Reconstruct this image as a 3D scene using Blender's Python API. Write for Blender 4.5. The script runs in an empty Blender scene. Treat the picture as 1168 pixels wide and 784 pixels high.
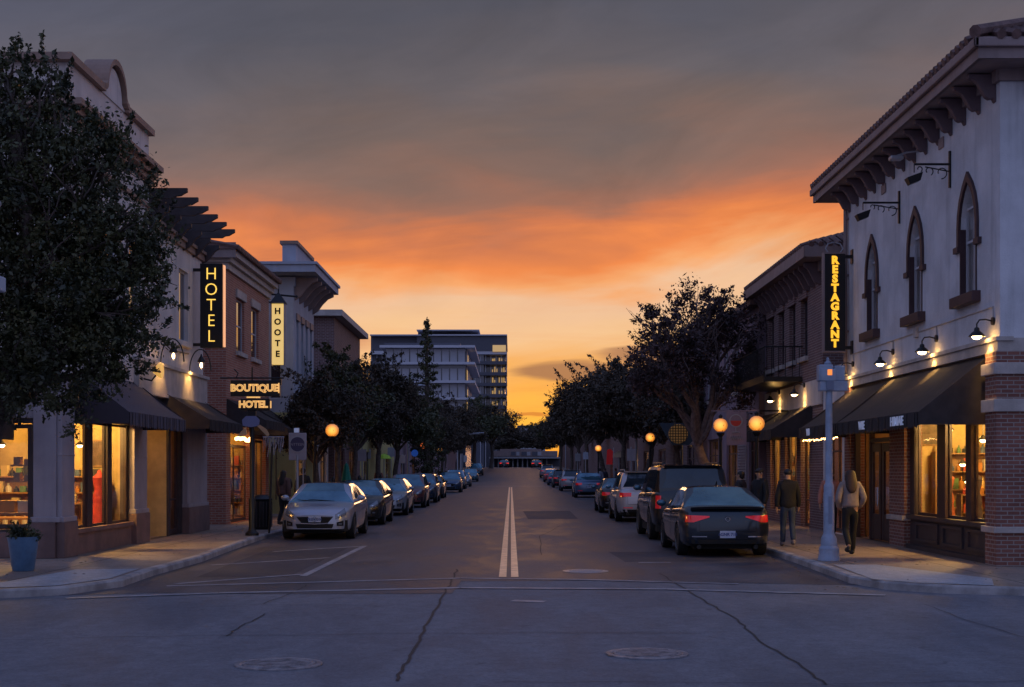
import bpy, bmesh, math, random
import numpy as np
from mathutils import Vector, Matrix
from mathutils.bvhtree import BVHTree

R = math.radians
SC = bpy.context.scene
COL = SC.collection
F, CX, HY, CAMZ = 1600.0, 583.0, 535.0, 1.8      # photo focal length (px), vanishing point, eye height

def lin(r, g, b, a=1.0):
    f = lambda c: (c/255/12.92) if c/255 <= 0.04045 else ((c/255+0.055)/1.055)**2.4
    return (f(r), f(g), f(b), a)

# ------------------------------------------------------------------ camera
cam_d = bpy.data.cameras.new('camera'); cam = bpy.data.objects.new('camera', cam_d); COL.objects.link(cam)
cam.location = (0, 0, CAMZ); cam.rotation_euler = (R(90), 0, 0)
cam_d.sensor_width = 36; cam_d.lens = 36*F/1168; cam_d.shift_x = (584-CX)/1168; cam_d.shift_y = (HY-392)/1168
cam_d.clip_end = 6000; SC.camera = cam
SC.view_settings.view_transform = 'Standard'; SC.view_settings.look = 'None'
SC.view_settings.exposure = 0.12; SC.view_settings.gamma = 1.0
SC.render.engine = 'CYCLES'; SC.cycles.use_denoising = True
SC.cycles.max_bounces = 6; SC.cycles.diffuse_bounces = 3; SC.cycles.glossy_bounces = 3
SC.cycles.transparent_max_bounces = 12; SC.cycles.caustics_reflective = False; SC.cycles.caustics_refractive = False
SC.cycles.sample_clamp_indirect = 4.0

# ------------------------------------------------------------------ node helpers
class N:
    def __init__(s, nt): s.nt = nt; s.n = nt.nodes; s.l = nt.links
    def new(s, t, **kw):
        n = s.n.new(t)
        for k, v in kw.items(): setattr(n, k, v)
        return n
    def put(s, sock, v):
        if isinstance(v, bpy.types.NodeSocket): s.l.new(v, sock)
        elif v is not None: sock.default_value = v
    def m(s, op, a, b=None, c=None, clamp=False):
        n = s.new('ShaderNodeMath', operation=op); n.use_clamp = clamp
        for i, v in enumerate((a, b, c)): s.put(n.inputs[i], v)
        return n.outputs[0]
    def ss(s, x, lo, hi, a=0.0, b=1.0):
        n = s.new('ShaderNodeMapRange', interpolation_type='SMOOTHSTEP')
        for i, v in enumerate((x, lo, hi, a, b)): s.put(n.inputs[i], v)
        return n.outputs[0]
    def mix(s, f, a, b, mode='MIX'):
        n = s.new('ShaderNodeMix', data_type='RGBA', blend_type=mode)
        s.put(n.inputs[0], f); s.put(n.inputs[6], a); s.put(n.inputs[7], b)
        return n.outputs[2]
    def ramp(s, x, stops, interp='LINEAR'):
        n = s.new('ShaderNodeValToRGB'); cr = n.color_ramp; cr.interpolation = interp
        while len(cr.elements) < len(stops): cr.elements.new(0.5)
        for e, (p, c) in zip(cr.elements, stops): e.position = p; e.color = c
        s.put(n.inputs[0], x); return n.outputs[0]
    def xyz(s, x, y, z):
        n = s.new('ShaderNodeCombineXYZ')
        for i, v in enumerate((x, y, z)): s.put(n.inputs[i], v)
        return n.outputs[0]
    def sep(s, v):
        n = s.new('ShaderNodeSeparateXYZ'); s.put(n.inputs[0], v); return n.outputs
    def noise(s, v, scale, detail=3, rough=0.5, dist=0.0):
        n = s.new('ShaderNodeTexNoise'); s.put(n.inputs['Vector'], v)
        n.inputs['Scale'].default_value = scale; n.inputs['Detail'].default_value = detail
        n.inputs['Roughness'].default_value = rough; n.inputs['Distortion'].default_value = dist
        return n.outputs[0]

# ------------------------------------------------------------------ sky
def make_world():
    w = bpy.data.worlds.new('World'); SC.world = w; w.use_nodes = True
    nt = w.node_tree; nt.nodes.clear(); h = N(nt)
    out = h.new('ShaderNodeOutputWorld')
    gen = h.new('ShaderNodeTexCoord').outputs['Generated']
    x, y, z = h.sep(gen)
    hor = h.m('SQRT', h.m('ADD', h.m('MULTIPLY', x, x), h.m('MULTIPLY', y, y)))
    e = h.m('DIVIDE', z, h.m('MAXIMUM', hor, 0.001))
    az = h.m('ARCTAN2', x, y)
    n1 = h.noise(h.xyz(h.m('MULTIPLY', az, 5.0), h.m('MULTIPLY', h.m('ADD', e, h.m('MULTIPLY', az, -.10)), 22.0), 1.7), 1.0, 5, .55, .4)
    n2 = h.noise(h.xyz(h.m('MULTIPLY', az, 3.2), h.m('MULTIPLY', h.m('ADD', e, h.m('MULTIPLY', az, .12)), 9.0), 7.1), 1.0, 4, .5, .3)
    n4 = h.noise(h.xyz(h.m('MULTIPLY', az, 7.0), h.m('MULTIPLY', h.m('ADD', e, h.m('MULTIPLY', az, -.2)), 15.0), 2.2), 1.0, 6, .6, .8)
    n3 = h.noise(h.xyz(h.m('MULTIPLY', az, 9.0), h.m('MULTIPLY', e, 110.0), 3.3), 1.0, 4, .6, .5)
    ew = h.m('ADD', e, h.m('MULTIPLY', h.m('SUBTRACT', n1, .5), .078))
    ew = h.m('ADD', ew, h.m('MULTIPLY', h.m('SUBTRACT', n2, .5), .115))
    ew = h.m('ADD', ew, h.m('MULTIPLY', az, -.055))
    S = lambda yy: max(0, (HY-yy)/F)/0.6
    stops = [(0.0, lin(252, 150, 40)), (S(500), lin(255, 184, 62)), (S(455), lin(244, 172, 76)), (S(420), lin(236, 170, 98)),
             (S(385), lin(236, 188, 138)), (S(345), lin(230, 184, 146)), (S(316), lin(236, 158, 98)), (S(290), lin(230, 128, 64)),
             (S(262), lin(196, 110, 68)), (S(232), lin(152, 100, 80)), (S(196), lin(126, 95, 84)), (S(150), lin(109, 90, 85)),
             (S(90), lin(92, 84, 88)), (S(0), lin(76, 74, 84)), (0.75, lin(62, 66, 84)), (1.0, lin(64, 74, 104))]
    front = h.ramp(h.m('DIVIDE', ew, 0.6), stops)
    # cool the sides of the glow
    side = h.ss(h.m('ABSOLUTE', h.m('ADD', az, -.02)), .12, .75)
    up = h.ss(e, .10, .26)
    front = h.mix(h.m('MULTIPLY', side, h.m('ADD', h.m('MULTIPLY', up, .45), .35)), front, lin(92, 96, 124))
    # soft mottling high up, streaks lower down
    mott = h.m('ADD', .54, h.m('ADD', h.m('MULTIPLY', n2, .30), h.m('MULTIPLY', n4, .60)))
    mott = h.m('ADD', 1.0, h.m('MULTIPLY', h.m('SUBTRACT', mott, 1.0), h.ss(e, .08, .22, .35, 1.0)))
    front = h.mix(1.0, front, h.xyz(mott, mott, mott), 'MULTIPLY')
    st = h.m('MULTIPLY', h.ss(n3, .42, .70), h.m('SUBTRACT', 1.0, h.ss(e, .02, .16)))
    front = h.mix(h.m('MULTIPLY', st, .25), front, lin(214, 120, 62))
    # low dark cloud banks
    def bank(px, py, rx, ry, col, k):
        a0, e0 = math.atan((px-CX)/F), (HY-py)/F
        dx = h.m('DIVIDE', h.m('SUBTRACT', az, a0), rx/F)
        dy = h.m('DIVIDE', h.m('ADD', h.m('SUBTRACT', e, e0), h.m('MULTIPLY', h.m('SUBTRACT', n1, .5), .02)), ry/F)
        d = h.m('ADD', h.m('MULTIPLY', dx, dx), h.m('MULTIPLY', dy, dy))
        d = h.m('ADD', d, h.m('MULTIPLY', h.m('SUBTRACT', n3, .5), 1.3))
        return h.m('MULTIPLY', h.ss(d, 1.25, .35), k), col
    for args in ((662, 424, 78, 13, lin(158, 108, 76), .9), (770, 405, 90, 12, lin(150, 100, 78), .75),
                 (604, 476, 26, 3.2, lin(205, 122, 52), .8), (330, 392, 110, 10, lin(196, 118, 84), .6)):
        f, c = bank(*args); front = h.mix(f, front, c)
    back = h.ramp(h.m('DIVIDE', e, 2.0), [(0, lin(134, 132, 160)), (.1, lin(136, 146, 184)), (.4, lin(121, 139, 188)), (1, lin(104, 123, 177))])
    f = h.ss(h.m('ABSOLUTE', az), .55, 1.7)
    f = h.m('MAXIMUM', f, h.ss(e, .55, 2.2))
    colr = h.mix(f, front, back)
    bg = h.new('ShaderNodeBackground'); h.put(bg.inputs[0], colr); bg.inputs[1].default_value = 1.0
    sky = h.new('ShaderNodeTexSky', sky_type='NISHITA'); sky.sun_disc = False
    sky.sun_elevation = R(-2.0); sky.sun_rotation = R(2)
    bg2 = h.new('ShaderNodeBackground'); h.put(bg2.inputs[0], sky.outputs[0]); bg2.inputs[1].default_value = .05
    add = h.new('ShaderNodeAddShader'); h.l.new(bg.outputs[0], add.inputs[0]); h.l.new(bg2.outputs[0], add.inputs[1])
    h.l.new(add.outputs[0], out.inputs[0])
    w.cycles.sampling_method = 'MANUAL'; w.cycles.sample_map_resolution = 1024
make_world()
sd = bpy.data.lights.new('sun', 'SUN'); sun = bpy.data.objects.new('sun', sd); COL.objects.link(sun)
sd.energy = 0.14; sd.angle = R(12); sd.color = (1.0, .50, .24)
sun.rotation_euler = (R(86), 0, R(178))     # the afterglow just above the end of the street

# ------------------------------------------------------------------ materials
def wall_vec(h):
    """metric coordinates on upright faces: (along, up)"""
    g = h.new('ShaderNodeNewGeometry'); x, y, z = h.sep(g.outputs['Position']); nx, ny, nz = h.sep(g.outputs['Normal'])
    f = h.m('GREATER_THAN', h.m('ABSOLUTE', nx), .6)
    u = h.m('ADD', h.m('MULTIPLY', y, f), h.m('MULTIPLY', x, h.m('SUBTRACT', 1.0, f)))
    return h.xyz(u, z, 0.0), g.outputs['Position']

MATS = {}
def mat(name, col=(.5, .5, .5, 1), rough=.6, metal=0.0, var=.0, vs=3.0, bump=0.0, bs=30.0, emit=None, es=0.0, ior=None, coat=0.0, streak=0.0, spec=None, col2=None):
    if name in MATS: return MATS[name]
    m = bpy.data.materials.new(name); MATS[name] = m; m.use_nodes = True
    h = N(m.node_tree); b = m.node_tree.nodes['Principled BSDF']
    b.inputs['Roughness'].default_value = rough; b.inputs['Metallic'].default_value = metal
    if ior: b.inputs['IOR'].default_value = ior
    if spec is not None: b.inputs['Specular IOR Level'].default_value = spec
    b.inputs['Coat Weight'].default_value = coat; b.inputs['Coat Roughness'].default_value = .06
    c = col
    if var or bump or streak or col2:
        pos = h.new('ShaderNodeNewGeometry').outputs['Position']
    if var or col2:
        n = h.noise(pos, vs, 5, .6)
        n = h.ss(n, .3, .7)
        lo = tuple(v*(1-var) for v in col[:3])+(1,); hi = (tuple(min(1, v*(1+var)) for v in col[:3])+(1,)) if not col2 else col2
        c = h.mix(n, lo, hi)
    if streak:
        x, y, z = h.sep(pos)
        n = h.noise(h.xyz(h.m('MULTIPLY', x, 3.0), h.m('MULTIPLY', y, 3.0), h.m('MULTIPLY', z, .35)), 1.3, 5, .65)
        c = h.mix(h.m('MULTIPLY', h.ss(n, .48, .75), streak), c, tuple(v*.45 for v in col[:3])+(1,))
    h.put(b.inputs['Base Color'], c)
    if bump:
        bn = h.new('ShaderNodeBump'); bn.inputs['Strength'].default_value = bump; bn.inputs['Distance'].default_value = .02
        h.put(bn.inputs['Height'], h.noise(pos, bs, 4, .6)); h.l.new(bn.outputs[0], b.inputs['Normal'])
    if emit: b.inputs['Emission Color'].default_value = emit; b.inputs['Emission Strength'].default_value = es
    return m

def brick_mat(name, c1, c2, mortar, bw=.215, bh=.072, ms=.010, bump=.8):
    m = bpy.data.materials.new(name); m.use_nodes = True; h = N(m.node_tree); b = m.node_tree.nodes['Principled BSDF']
    v, pos = wall_vec(h)
    t = h.new('ShaderNodeTexBrick'); h.put(t.inputs['Vector'], v); t.inputs['Scale'].default_value = 1.0
    t.inputs['Brick Width'].default_value = bw; t.inputs['Row Height'].default_value = bh; t.inputs['Mortar Size'].default_value = ms
    t.inputs['Mortar Smooth'].default_value = .2; t.inputs['Bias'].default_value = -.1
    t.inputs['Color1'].default_value = c1; t.inputs['Color2'].default_value = c2; t.inputs['Mortar'].default_value = mortar
    n = h.noise(pos, 1.2, 5, .65); k = h.m('ADD', .65, h.m('MULTIPLY', n, .7))
    c = h.mix(1.0, t.outputs[0], h.xyz(k, k, k), 'MULTIPLY')
    h.put(b.inputs['Base Color'], c); b.inputs['Roughness'].default_value = .85
    bn = h.new('ShaderNodeBump'); bn.inputs['Strength'].default_value = bump; bn.inputs['Distance'].default_value = .012
    hgt = h.m('ADD', h.m('MULTIPLY', h.m('SUBTRACT', 1.0, t.outputs['Fac']), 1.0), h.m('MULTIPLY', h.noise(pos, 60, 3), .3))
    h.put(bn.inputs['Height'], hgt); h.l.new(bn.outputs[0], b.inputs['Normal'])
    return m

def glass_mat(name, tint=(1, 1, 1, 1), refl=(1, 1, 1, 1), k=1.5):
    m = bpy.data.materials.new(name); m.use_nodes = True; nt = m.node_tree; nt.nodes.clear(); h = N(nt)
    out = h.new('ShaderNodeOutputMaterial'); tr = h.new('ShaderNodeBsdfTransparent'); tr.inputs[0].default_value = tint
    gl = h.new('ShaderNodeBsdfGlossy'); gl.inputs['Roughness'].default_value = .02; gl.inputs['Color'].default_value = refl
    lw = h.new('ShaderNodeLayerWeight'); lw.inputs[0].default_value = .5
    fac = h.m('ADD', .03, h.m('MULTIPLY', h.m('POWER', lw.outputs['Facing'], 5.0), .5))
    mx = h.new('ShaderNodeMixShader'); h.l.new(fac, mx.inputs[0]); h.l.new(tr.outputs[0], mx.inputs[1]); h.l.new(gl.outputs[0], mx.inputs[2])
    h.l.new(mx.outputs[0], out.inputs[0]); return m

def ground_mat(name, c, c2, rough, joints=None, jc=None, spots=.0):
    m = bpy.data.materials.new(name); m.use_nodes = True; h = N(m.node_tree); b = m.node_tree.nodes['Principled BSDF']
    pos = h.new('ShaderNodeNewGeometry').outputs['Position']; x, y, z = h.sep(pos)
    big = h.ss(h.noise(h.xyz(h.m('MULTIPLY', x, 1.0), h.m('MULTIPLY', y, .35), 0.0), .9, 6, .65, .6), .3, .7)
    fine = h.m('ADD', h.m('MULTIPLY', h.noise(pos, 24, 4, .85), .55), h.m('MULTIPLY', h.noise(pos, 5, 6, .8), .45))
    col = h.mix(big, c, c2)
    k = h.m('MAXIMUM', .2, h.m('ADD', -.15, h.m('MULTIPLY', fine, 2.3))); col = h.mix(1.0, col, h.xyz(k, k, k), 'MULTIPLY')
    st = h.ss(h.noise(pos, 2.7, 4, .7, .8), .60, .72)
    col = h.mix(h.m('MULTIPLY', st, spots), col, tuple(v*.45 for v in c[:3])+(1,))
    hgt = fine
    if joints:
        t = h.new('ShaderNodeTexBrick'); t.offset = 0; h.put(t.inputs['Vector'], h.xyz(x, y, 0.0)); t.inputs['Scale'].default_value = 1
        t.inputs['Brick Width'].default_value = joints; t.inputs['Row Height'].default_value = joints
        t.inputs['Mortar Size'].default_value = .018; t.inputs['Color1'].default_value = (1, 1, 1, 1)
        t.inputs['Color2'].default_value = (.82, .82, .82, 1); t.inputs['Mortar'].default_value = jc or (.35, .35, .35, 1)
        col = h.mix(1.0, col, t.outputs[0], 'MULTIPLY'); hgt = h.m('SUBTRACT', fine, h.m('MULTIPLY', t.outputs['Fac'], 2.0))
    h.put(b.inputs['Base Color'], col)
    rr = h.m('ADD', rough-.08, h.m('MULTIPLY', big, .16)); h.put(b.inputs['Roughness'], rr); b.inputs['Specular IOR Level'].default_value = .35
    bn = h.new('ShaderNodeBump'); bn.inputs['Strength'].default_value = .5; bn.inputs['Distance'].default_value = .012
    h.put(bn.inputs['Height'], hgt); h.l.new(bn.outputs[0], b.inputs['Normal'])
    return m

def stripe_mat(name, c1, c2, period):
    m = bpy.data.materials.new(name); m.use_nodes = True; h = N(m.node_tree); b = m.node_tree.nodes['Principled BSDF']
    x, y, z = h.sep(h.new('ShaderNodeNewGeometry').outputs['Position'])
    f = h.m('GREATER_THAN', h.m('FRACT', h.m('DIVIDE', y, period)), .5)
    h.put(b.inputs['Base Color'], h.mix(f, c1, c2)); b.inputs['Roughness'].default_value = .8
    return m

asphalt = ground_mat('asphalt', (.062, .054, .064, 1), (.135, .120, .130, 1), .56, spots=.45)
crossing = ground_mat('old_asphalt', (.135, .134, .155, 1), (.215, .208, .228, 1), .78, spots=.5)
concrete = ground_mat('pavement_concrete', (.26, .20, .175, 1), (.38, .30, .25, 1), .72, joints=1.5, spots=.3)
pale_conc = ground_mat('pale_concrete', (.34, .35, .38, 1), (.44, .44, .46, 1), .75, spots=.2)
kerb_m = mat('kerb_concrete', (.36, .33, .33, 1), .75, var=.35, vs=2.0, bump=.3, bs=20)
earth = mat('ground_soil', (.08, .07, .065, 1), .9, var=.3, vs=.2)
paint_w = mat('road_paint_white', (.20, .20, .23, 1), .6, col2=(.42, .41, .44, 1), vs=3)
paint_y = mat('road_paint_yellow', (.85, .56, .36, 1), .45, var=.25, vs=4)
iron = mat('cast_iron', (.30, .28, .30, 1), .5, metal=.4, var=.4, vs=8, bump=.6, bs=60)
crack_m = mat('crack_tar', (.025, .025, .028, 1), .7)
stucco = mat('stucco_grey', (.66, .65, .68, 1), .88, var=.13, vs=1.1, bump=.5, bs=30, streak=.35)
stucco_w = mat('stucco_cream', (.70, .62, .58, 1), .88, var=.13, vs=1.1, bump=.5, bs=30, streak=.35)
stucco_b = mat('stucco_bluegrey', (.42, .44, .52, 1), .88, var=.08, vs=1.1, bump=.3, bs=45, streak=.3)
stucco_y = mat('stucco_ochre', (.52, .46, .20, 1), .88, var=.12, vs=1.2, bump=.3, bs=45, streak=.3)
stucco_p = mat('stucco_plum', (.30, .22, .27, 1), .88, var=.15, vs=1.2, bump=.3, bs=45, streak=.3)
pilaster_m = mat('pilaster_render', (.40, .34, .36, 1), .8, var=.10, vs=1.5, bump=.25, bs=40, streak=.25)
plinth_m = mat('plinth_brown', (.20, .12, .11, 1), .75, var=.2, vs=2, bump=.2)
stone = mat('stone_trim', (.50, .44, .41, 1), .8, var=.15, vs=3, bump=.3, bs=35, streak=.25)
cornice_m = mat('cornice_brown', (.30, .22, .21, 1), .7, var=.12, vs=2, streak=.3)
trim_m = mat('trim_terracotta', (.34, .22, .17, 1), .75, var=.15, vs=2, streak=.3)
bracket_m = mat('bracket_mauve', (.15, .10, .11, 1), .7, var=.12, vs=3)
wood_dk = mat('dark_timber', (.055, .042, .045, 1), .6, var=.25, vs=5)
frame_dk = mat('dark_window_frame', (.06, .035, .035, 1), .45, var=.2, vs=5)
surround_m = mat('window_surround', (.065, .032, .036, 1), .6, var=.15, vs=4)
frame_lt = mat('white_window_frame', (.55, .53, .56, 1), .5)
brick_r = brick_mat('red_brick', (.21, .080, .062, 1), (.30, .12, .09, 1), (.36, .29, .26, 1))
brick_l = brick_mat('warm_brick', (.40, .13, .085, 1), (.50, .20, .13, 1), (.48, .36, .30, 1))
brick_d = brick_mat('dark_brick', (.17, .09, .085, 1), (.23, .12, .11, 1), (.33, .27, .27, 1))
tile_m = mat('roof_tile', (.16, .09, .08, 1), .75, var=.35, vs=6, bump=.3)
black_m = mat('black_metal', (.018, .018, .02, 1), .4, metal=.3)
awn_dark = mat('awning_charcoal', (.040, .032, .034, 1), .85, var=.2, vs=4, bump=.1)
awn_st = stripe_mat('awning_stripes', (.05, .038, .048, 1), (.13, .11, .14, 1), .13)
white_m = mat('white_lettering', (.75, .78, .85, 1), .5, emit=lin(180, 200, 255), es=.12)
glass_shop = glass_mat('shop_glass')
glass_up = mat('upper_glass', (.020, .026, .04, 1), .04, ior=1.9, coat=.3)
curtain_m = mat('curtain', (.62, .60, .64, 1), .8, var=.3, vs=4)
room_m = mat('room_ochre', (.54, .39, .17, 1), .8, var=.22, vs=1.5)
room_d = mat('room_brown', (.28, .16, .07, 1), .7, var=.2, vs=2)
bulb_m = mat('lit_bulb', (1, .8, .5, 1), .4, emit=(1, .55, .18, 1), es=9)
bulb_w = mat('lit_bulb_white', (1, .9, .7, 1), .4, emit=(1, .66, .32, 1), es=14)
wood_m = mat('shop_wood', (.35, .18, .07, 1), .5, var=.2, vs=6)
plum_dk = mat('dark_plum_paint', (.06, .045, .05, 1), .5, var=.15, vs=4)
pole_m = mat('pole_grey_paint', (.30, .36, .48, 1), .5, var=.15, vs=4, streak=.3)
galv = mat('galvanised', (.38, .38, .42, 1), .45, metal=.5)
bark = mat('bark', (.10, .075, .065, 1), .9, var=.35, vs=8, bump=.6, bs=25)
leaf_dk = mat('leaves_dark', (.018, .026, .013, 1), .5, col2=(.095, .095, .034, 1), var=.3, vs=2.4)
leaf_md = mat('leaves_brown_green', (.028, .022, .016, 1), .6, col2=(.095, .066, .042, 1), var=.3, vs=1.5)
leaf_rd = mat('leaves_reddish', (.050, .030, .030, 1), .65, col2=(.11, .06, .06, 1), var=.3, vs=1.2)
rubber = mat('tyre_rubber', (.012, .012, .013, 1), .75)
rim_m = mat('alloy_rim', (.42, .42, .46, 1), .3, metal=.9)
under_m = mat('car_underbody', (.008, .008, .009, 1), .8)
car_glass = mat('car_glass', (.045, .13, .19, 1), .035, ior=1.9, metal=.45, col2=(.14, .30, .38, 1), vs=1.1)  # mottled teal in the base colour imitates uneven reflections and dust
privacy = mat('privacy_glass', (.015, .028, .045, 1), .04, ior=1.7, metal=.15, col2=(.03, .05, .075, 1), vs=1.1)
head_m = mat('headlamp_glass', (.20, .22, .26, 1), .08, ior=1.9, metal=.3)
tail_m = mat('tail_lamp_red', (.75, .012, .018, 1), .12, coat=1.0, emit=(1, .02, .03, 1), es=.10)
tail_on = mat('tail_lamp_lit', (.5, .01, .01, 1), .2, emit=(1, .03, .03, 1), es=.9)
plate_m = mat('number_plate', (.55, .60, .75, 1), .5)
plate_t = mat('plate_text', (.05, .08, .25, 1), .5)
chrome = mat('chrome', (.6, .6, .64, 1), .12, metal=1.0)
skin_m = mat('skin', (.42, .25, .18, 1), .55)

# ------------------------------------------------------------------ mesh builder
class MB:
    def __init__(s): s.v = []; s.f = []
    def add(s, vs, fs):
        o = len(s.v); s.v += [tuple(v) for v in vs]; s.f += [tuple(i+o for i in f) for f in fs]; return s
    def box(s, x0, x1, y0, y1, z0, z1):
        x0, x1 = min(x0, x1), max(x0, x1); y0, y1 = min(y0, y1), max(y0, y1); z0, z1 = min(z0, z1), max(z0, z1)
        return s.add([(x0,y0,z0),(x1,y0,z0),(x1,y1,z0),(x0,y1,z0),(x0,y0,z1),(x1,y0,z1),(x1,y1,z1),(x0,y1,z1)],
                     [(0,3,2,1),(4,5,6,7),(0,1,5,4),(1,2,6,5),(2,3,7,6),(3,0,4,7)])
    def frame(s, O, U, Nn, us, zs, d0, d1):
        """box in wall coordinates: along U from us[0]..us[1], up zs, outwards d0..d1"""
        O, U, Nn = Vector(O), Vector(U), Vector(Nn); vs = []
        for z in zs:
            for u, d in ((us[0], d0), (us[1], d0), (us[1], d1), (us[0], d1)):
                p = O+U*u+Nn*d; vs.append((p.x, p.y, z))
        fs = [(0,1,2,3),(7,6,5,4),(4,5,1,0),(5,6,2,1),(6,7,3,2),(7,4,0,3)]
        if U.cross(Nn).z > 0: fs = [f[::-1] for f in fs]
        return s.add(vs, fs)
    def prism(s, poly, a0, a1, axis='y'):
        """extrude a 2D polygon; axis y: poly is (x,z); axis x: poly is (y,z); axis z: poly is (x,y)"""
        n = len(poly); vs = []
        for a in (a0, a1):
            for p, q in poly:
                vs.append((p, a, q) if axis == 'y' else ((a, p, q) if axis == 'x' else (p, q, a)))
        fs = [tuple(range(n)), tuple(range(2*n-1, n-1, -1))]+[(i, i+n, (i+1) % n+n, (i+1) % n) for i in range(n)]
        return s.add(vs, fs)
    def tube(s, path, r, seg=8, caps=True):
        path = [Vector(p) for p in path]; n = len(path); rr = r if isinstance(r, (list, tuple)) else [r]*n
        base = len(s.v); ref = None
        for i, p in enumerate(path):
            t = (path[min(i+1, n-1)]-path[max(i-1, 0)]); t = t.normalized() if t.length > 1e-9 else Vector((0, 0, 1))
            if ref is None: ref = t.orthogonal().normalized()
            a = (ref-t*ref.dot(t)); a = a.normalized() if a.length > 1e-6 else t.orthogonal().normalized(); ref = a; b = t.cross(a)
            for k in range(seg):
                an = 2*math.pi*k/seg; q = p+(a*math.cos(an)+b*math.sin(an))*rr[i]; s.v.append(tuple(q))
        for i in range(n-1):
            for k in range(seg):
                k2 = (k+1) % seg; s.f.append((base+i*seg+k, base+i*seg+k2, base+(i+1)*seg+k2, base+(i+1)*seg+k))
        if caps: s.f.append(tuple(base+k for k in range(seg-1, -1, -1))); s.f.append(tuple(base+(n-1)*seg+k for k in range(seg)))
        return s
    def lathe(s, prof, c=(0, 0, 0), seg=20, axis='z'):
        base = len(s.v); m = len(prof)
        for k in range(seg):
            an = 2*math.pi*k/seg; ca, sa = math.cos(an), math.sin(an)
            for r, z in prof:
                s.v.append((c[0]+r*ca, c[1]+r*sa, c[2]+z) if axis == 'z' else
                           ((c[0]+z, c[1]+r*ca, c[2]+r*sa) if axis == 'x' else (c[0]+r*sa, c[1]+z, c[2]+r*ca)))
        for k in range(seg):
            k2 = (k+1) % seg
            for i in range(m-1): s.f.append((base+k*m+i, base+k2*m+i, base+k2*m+i+1, base+k*m+i+1))
        if tuple(prof[0]) == tuple(prof[-1]): return s
        if prof[0][0] > 1e-5: s.f.append(tuple(base+k*m for k in range(seg-1, -1, -1)))
        if prof[-1][0] > 1e-5: s.f.append(tuple(base+k*m+m-1 for k in range(seg)))
        return s
    def ball(s, c, r, seg=12, rings=8):
        r3 = r if isinstance(r, (tuple, list)) else (r, r, r)
        base = len(s.v)
        for i in range(rings+1):
            t = math.pi*i/rings
            for k in range(seg):
                a = 2*math.pi*k/seg; s.v.append((c[0]+r3[0]*math.sin(t)*math.cos(a), c[1]+r3[1]*math.sin(t)*math.sin(a), c[2]+r3[2]*math.cos(t)))
        for i in range(rings):
            for k in range(seg):
                k2 = (k+1) % seg; s.f.append((base+i*seg+k, base+(i+1)*seg+k, base+(i+1)*seg+k2, base+i*seg+k2))
        return s
    def build(s, name, m, parent=None, smooth=False, bevel=0.0, local=False, angle=40):
        if not s.v: return None
        off = Vector((0, 0, 0))
        if parent and not local:
            p = parent
            while p: off += p.location; p = p.parent
        loc = Vector((0, 0, 0))
        if parent is None and not local:
            a = np.array(s.v); loc = Vector(((a[:, 0].min()+a[:, 0].max())/2, (a[:, 1].min()+a[:, 1].max())/2, a[:, 2].min()))
            off = loc
        me = bpy.data.meshes.new(name); me.from_pydata([(x-off.x, y-off.y, z-off.z) for x, y, z in s.v], [], s.f)
        me.validate()
        if m: me.materials.append(m)
        if smooth:
            me.polygons.foreach_set('use_smooth', [True]*len(me.polygons))
            try: me.set_sharp_from_angle(angle=R(angle))
            except Exception: pass
        o = bpy.data.objects.new(name, me); COL.objects.link(o); o.location = loc
        if parent: o.parent = parent
        if bevel:
            b = o.modifiers.new('bevel', 'BEVEL'); b.width = bevel; b.segments = 2; b.limit_method = 'ANGLE'
        return o

def tag(o, label=None, cat=None, group=None, kind=None):
    if label: o['label'] = label
    if cat: o['category'] = cat
    if group: o['group'] = group
    if kind: o['kind'] = kind
    return o
def thing(name, label, cat, loc=(0, 0, 0), group=None, rz=0):
    o = bpy.data.objects.new(name, None); COL.objects.link(o); o.location = loc; o.rotation_euler = (0, 0, rz); o.empty_display_size = .2
    return tag(o, label, cat, group)
def copy_tree(o, parent=None):
    c = o.copy(); COL.objects.link(c)
    if parent: c.parent = parent
    for ch in list(o.children): copy_tree(ch, c)
    return c
def light(kind, loc, energy, color=(1, .58, .22), size=.05, parent=None, rot=None, spot=None, blend=.5, name='lamp_light'):
    d = bpy.data.lights.new(name, kind); d.energy = energy; d.color = color
    if kind == 'AREA': d.shape = 'RECTANGLE'; d.size, d.size_y = size
    else: d.shadow_soft_size = size
    if kind == 'SPOT': d.spot_size = spot; d.spot_blend = blend
    o = bpy.data.objects.new(name, d); COL.objects.link(o); o.location = loc
    if rot: o.rotation_euler = rot
    if parent:
        off = Vector((0, 0, 0)); p = parent
        while p: off += p.location; p = p.parent
        o.location = Vector(loc)-off; o.parent = parent
    return o
def text_mb(txt, size, depth, O, U, up=(0, 0, 1), bold=0.0, align='CENTER', spacing=1.0):
    cu = bpy.data.curves.new('t', 'FONT'); cu.body = txt; cu.size = size; cu.extrude = depth/2; cu.offset = bold
    cu.align_x = align; cu.align_y = 'CENTER'; cu.space_character = spacing; cu.resolution_u = 3
    o = bpy.data.objects.new('t', cu); COL.objects.link(o)
    dg = bpy.context.evaluated_depsgraph_get(); dg.update()
    me = bpy.data.meshes.new_from_object(o.evaluated_get(dg))
    U, up, O = Vector(U), Vector(up), Vector(O); W = U.cross(up)
    mb = MB(); mb.add([O+U*v.co.x+up*v.co.y+W*v.co.z for v in me.vertices], [tuple(p.vertices) for p in me.polygons])
    bpy.data.objects.remove(o); bpy.data.curves.remove(cu); bpy.data.meshes.remove(me)
    return mb
def P(px, py, d): return Vector(((px-CX)*d/F, d, CAMZ+(HY-py)*d/F))

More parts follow.
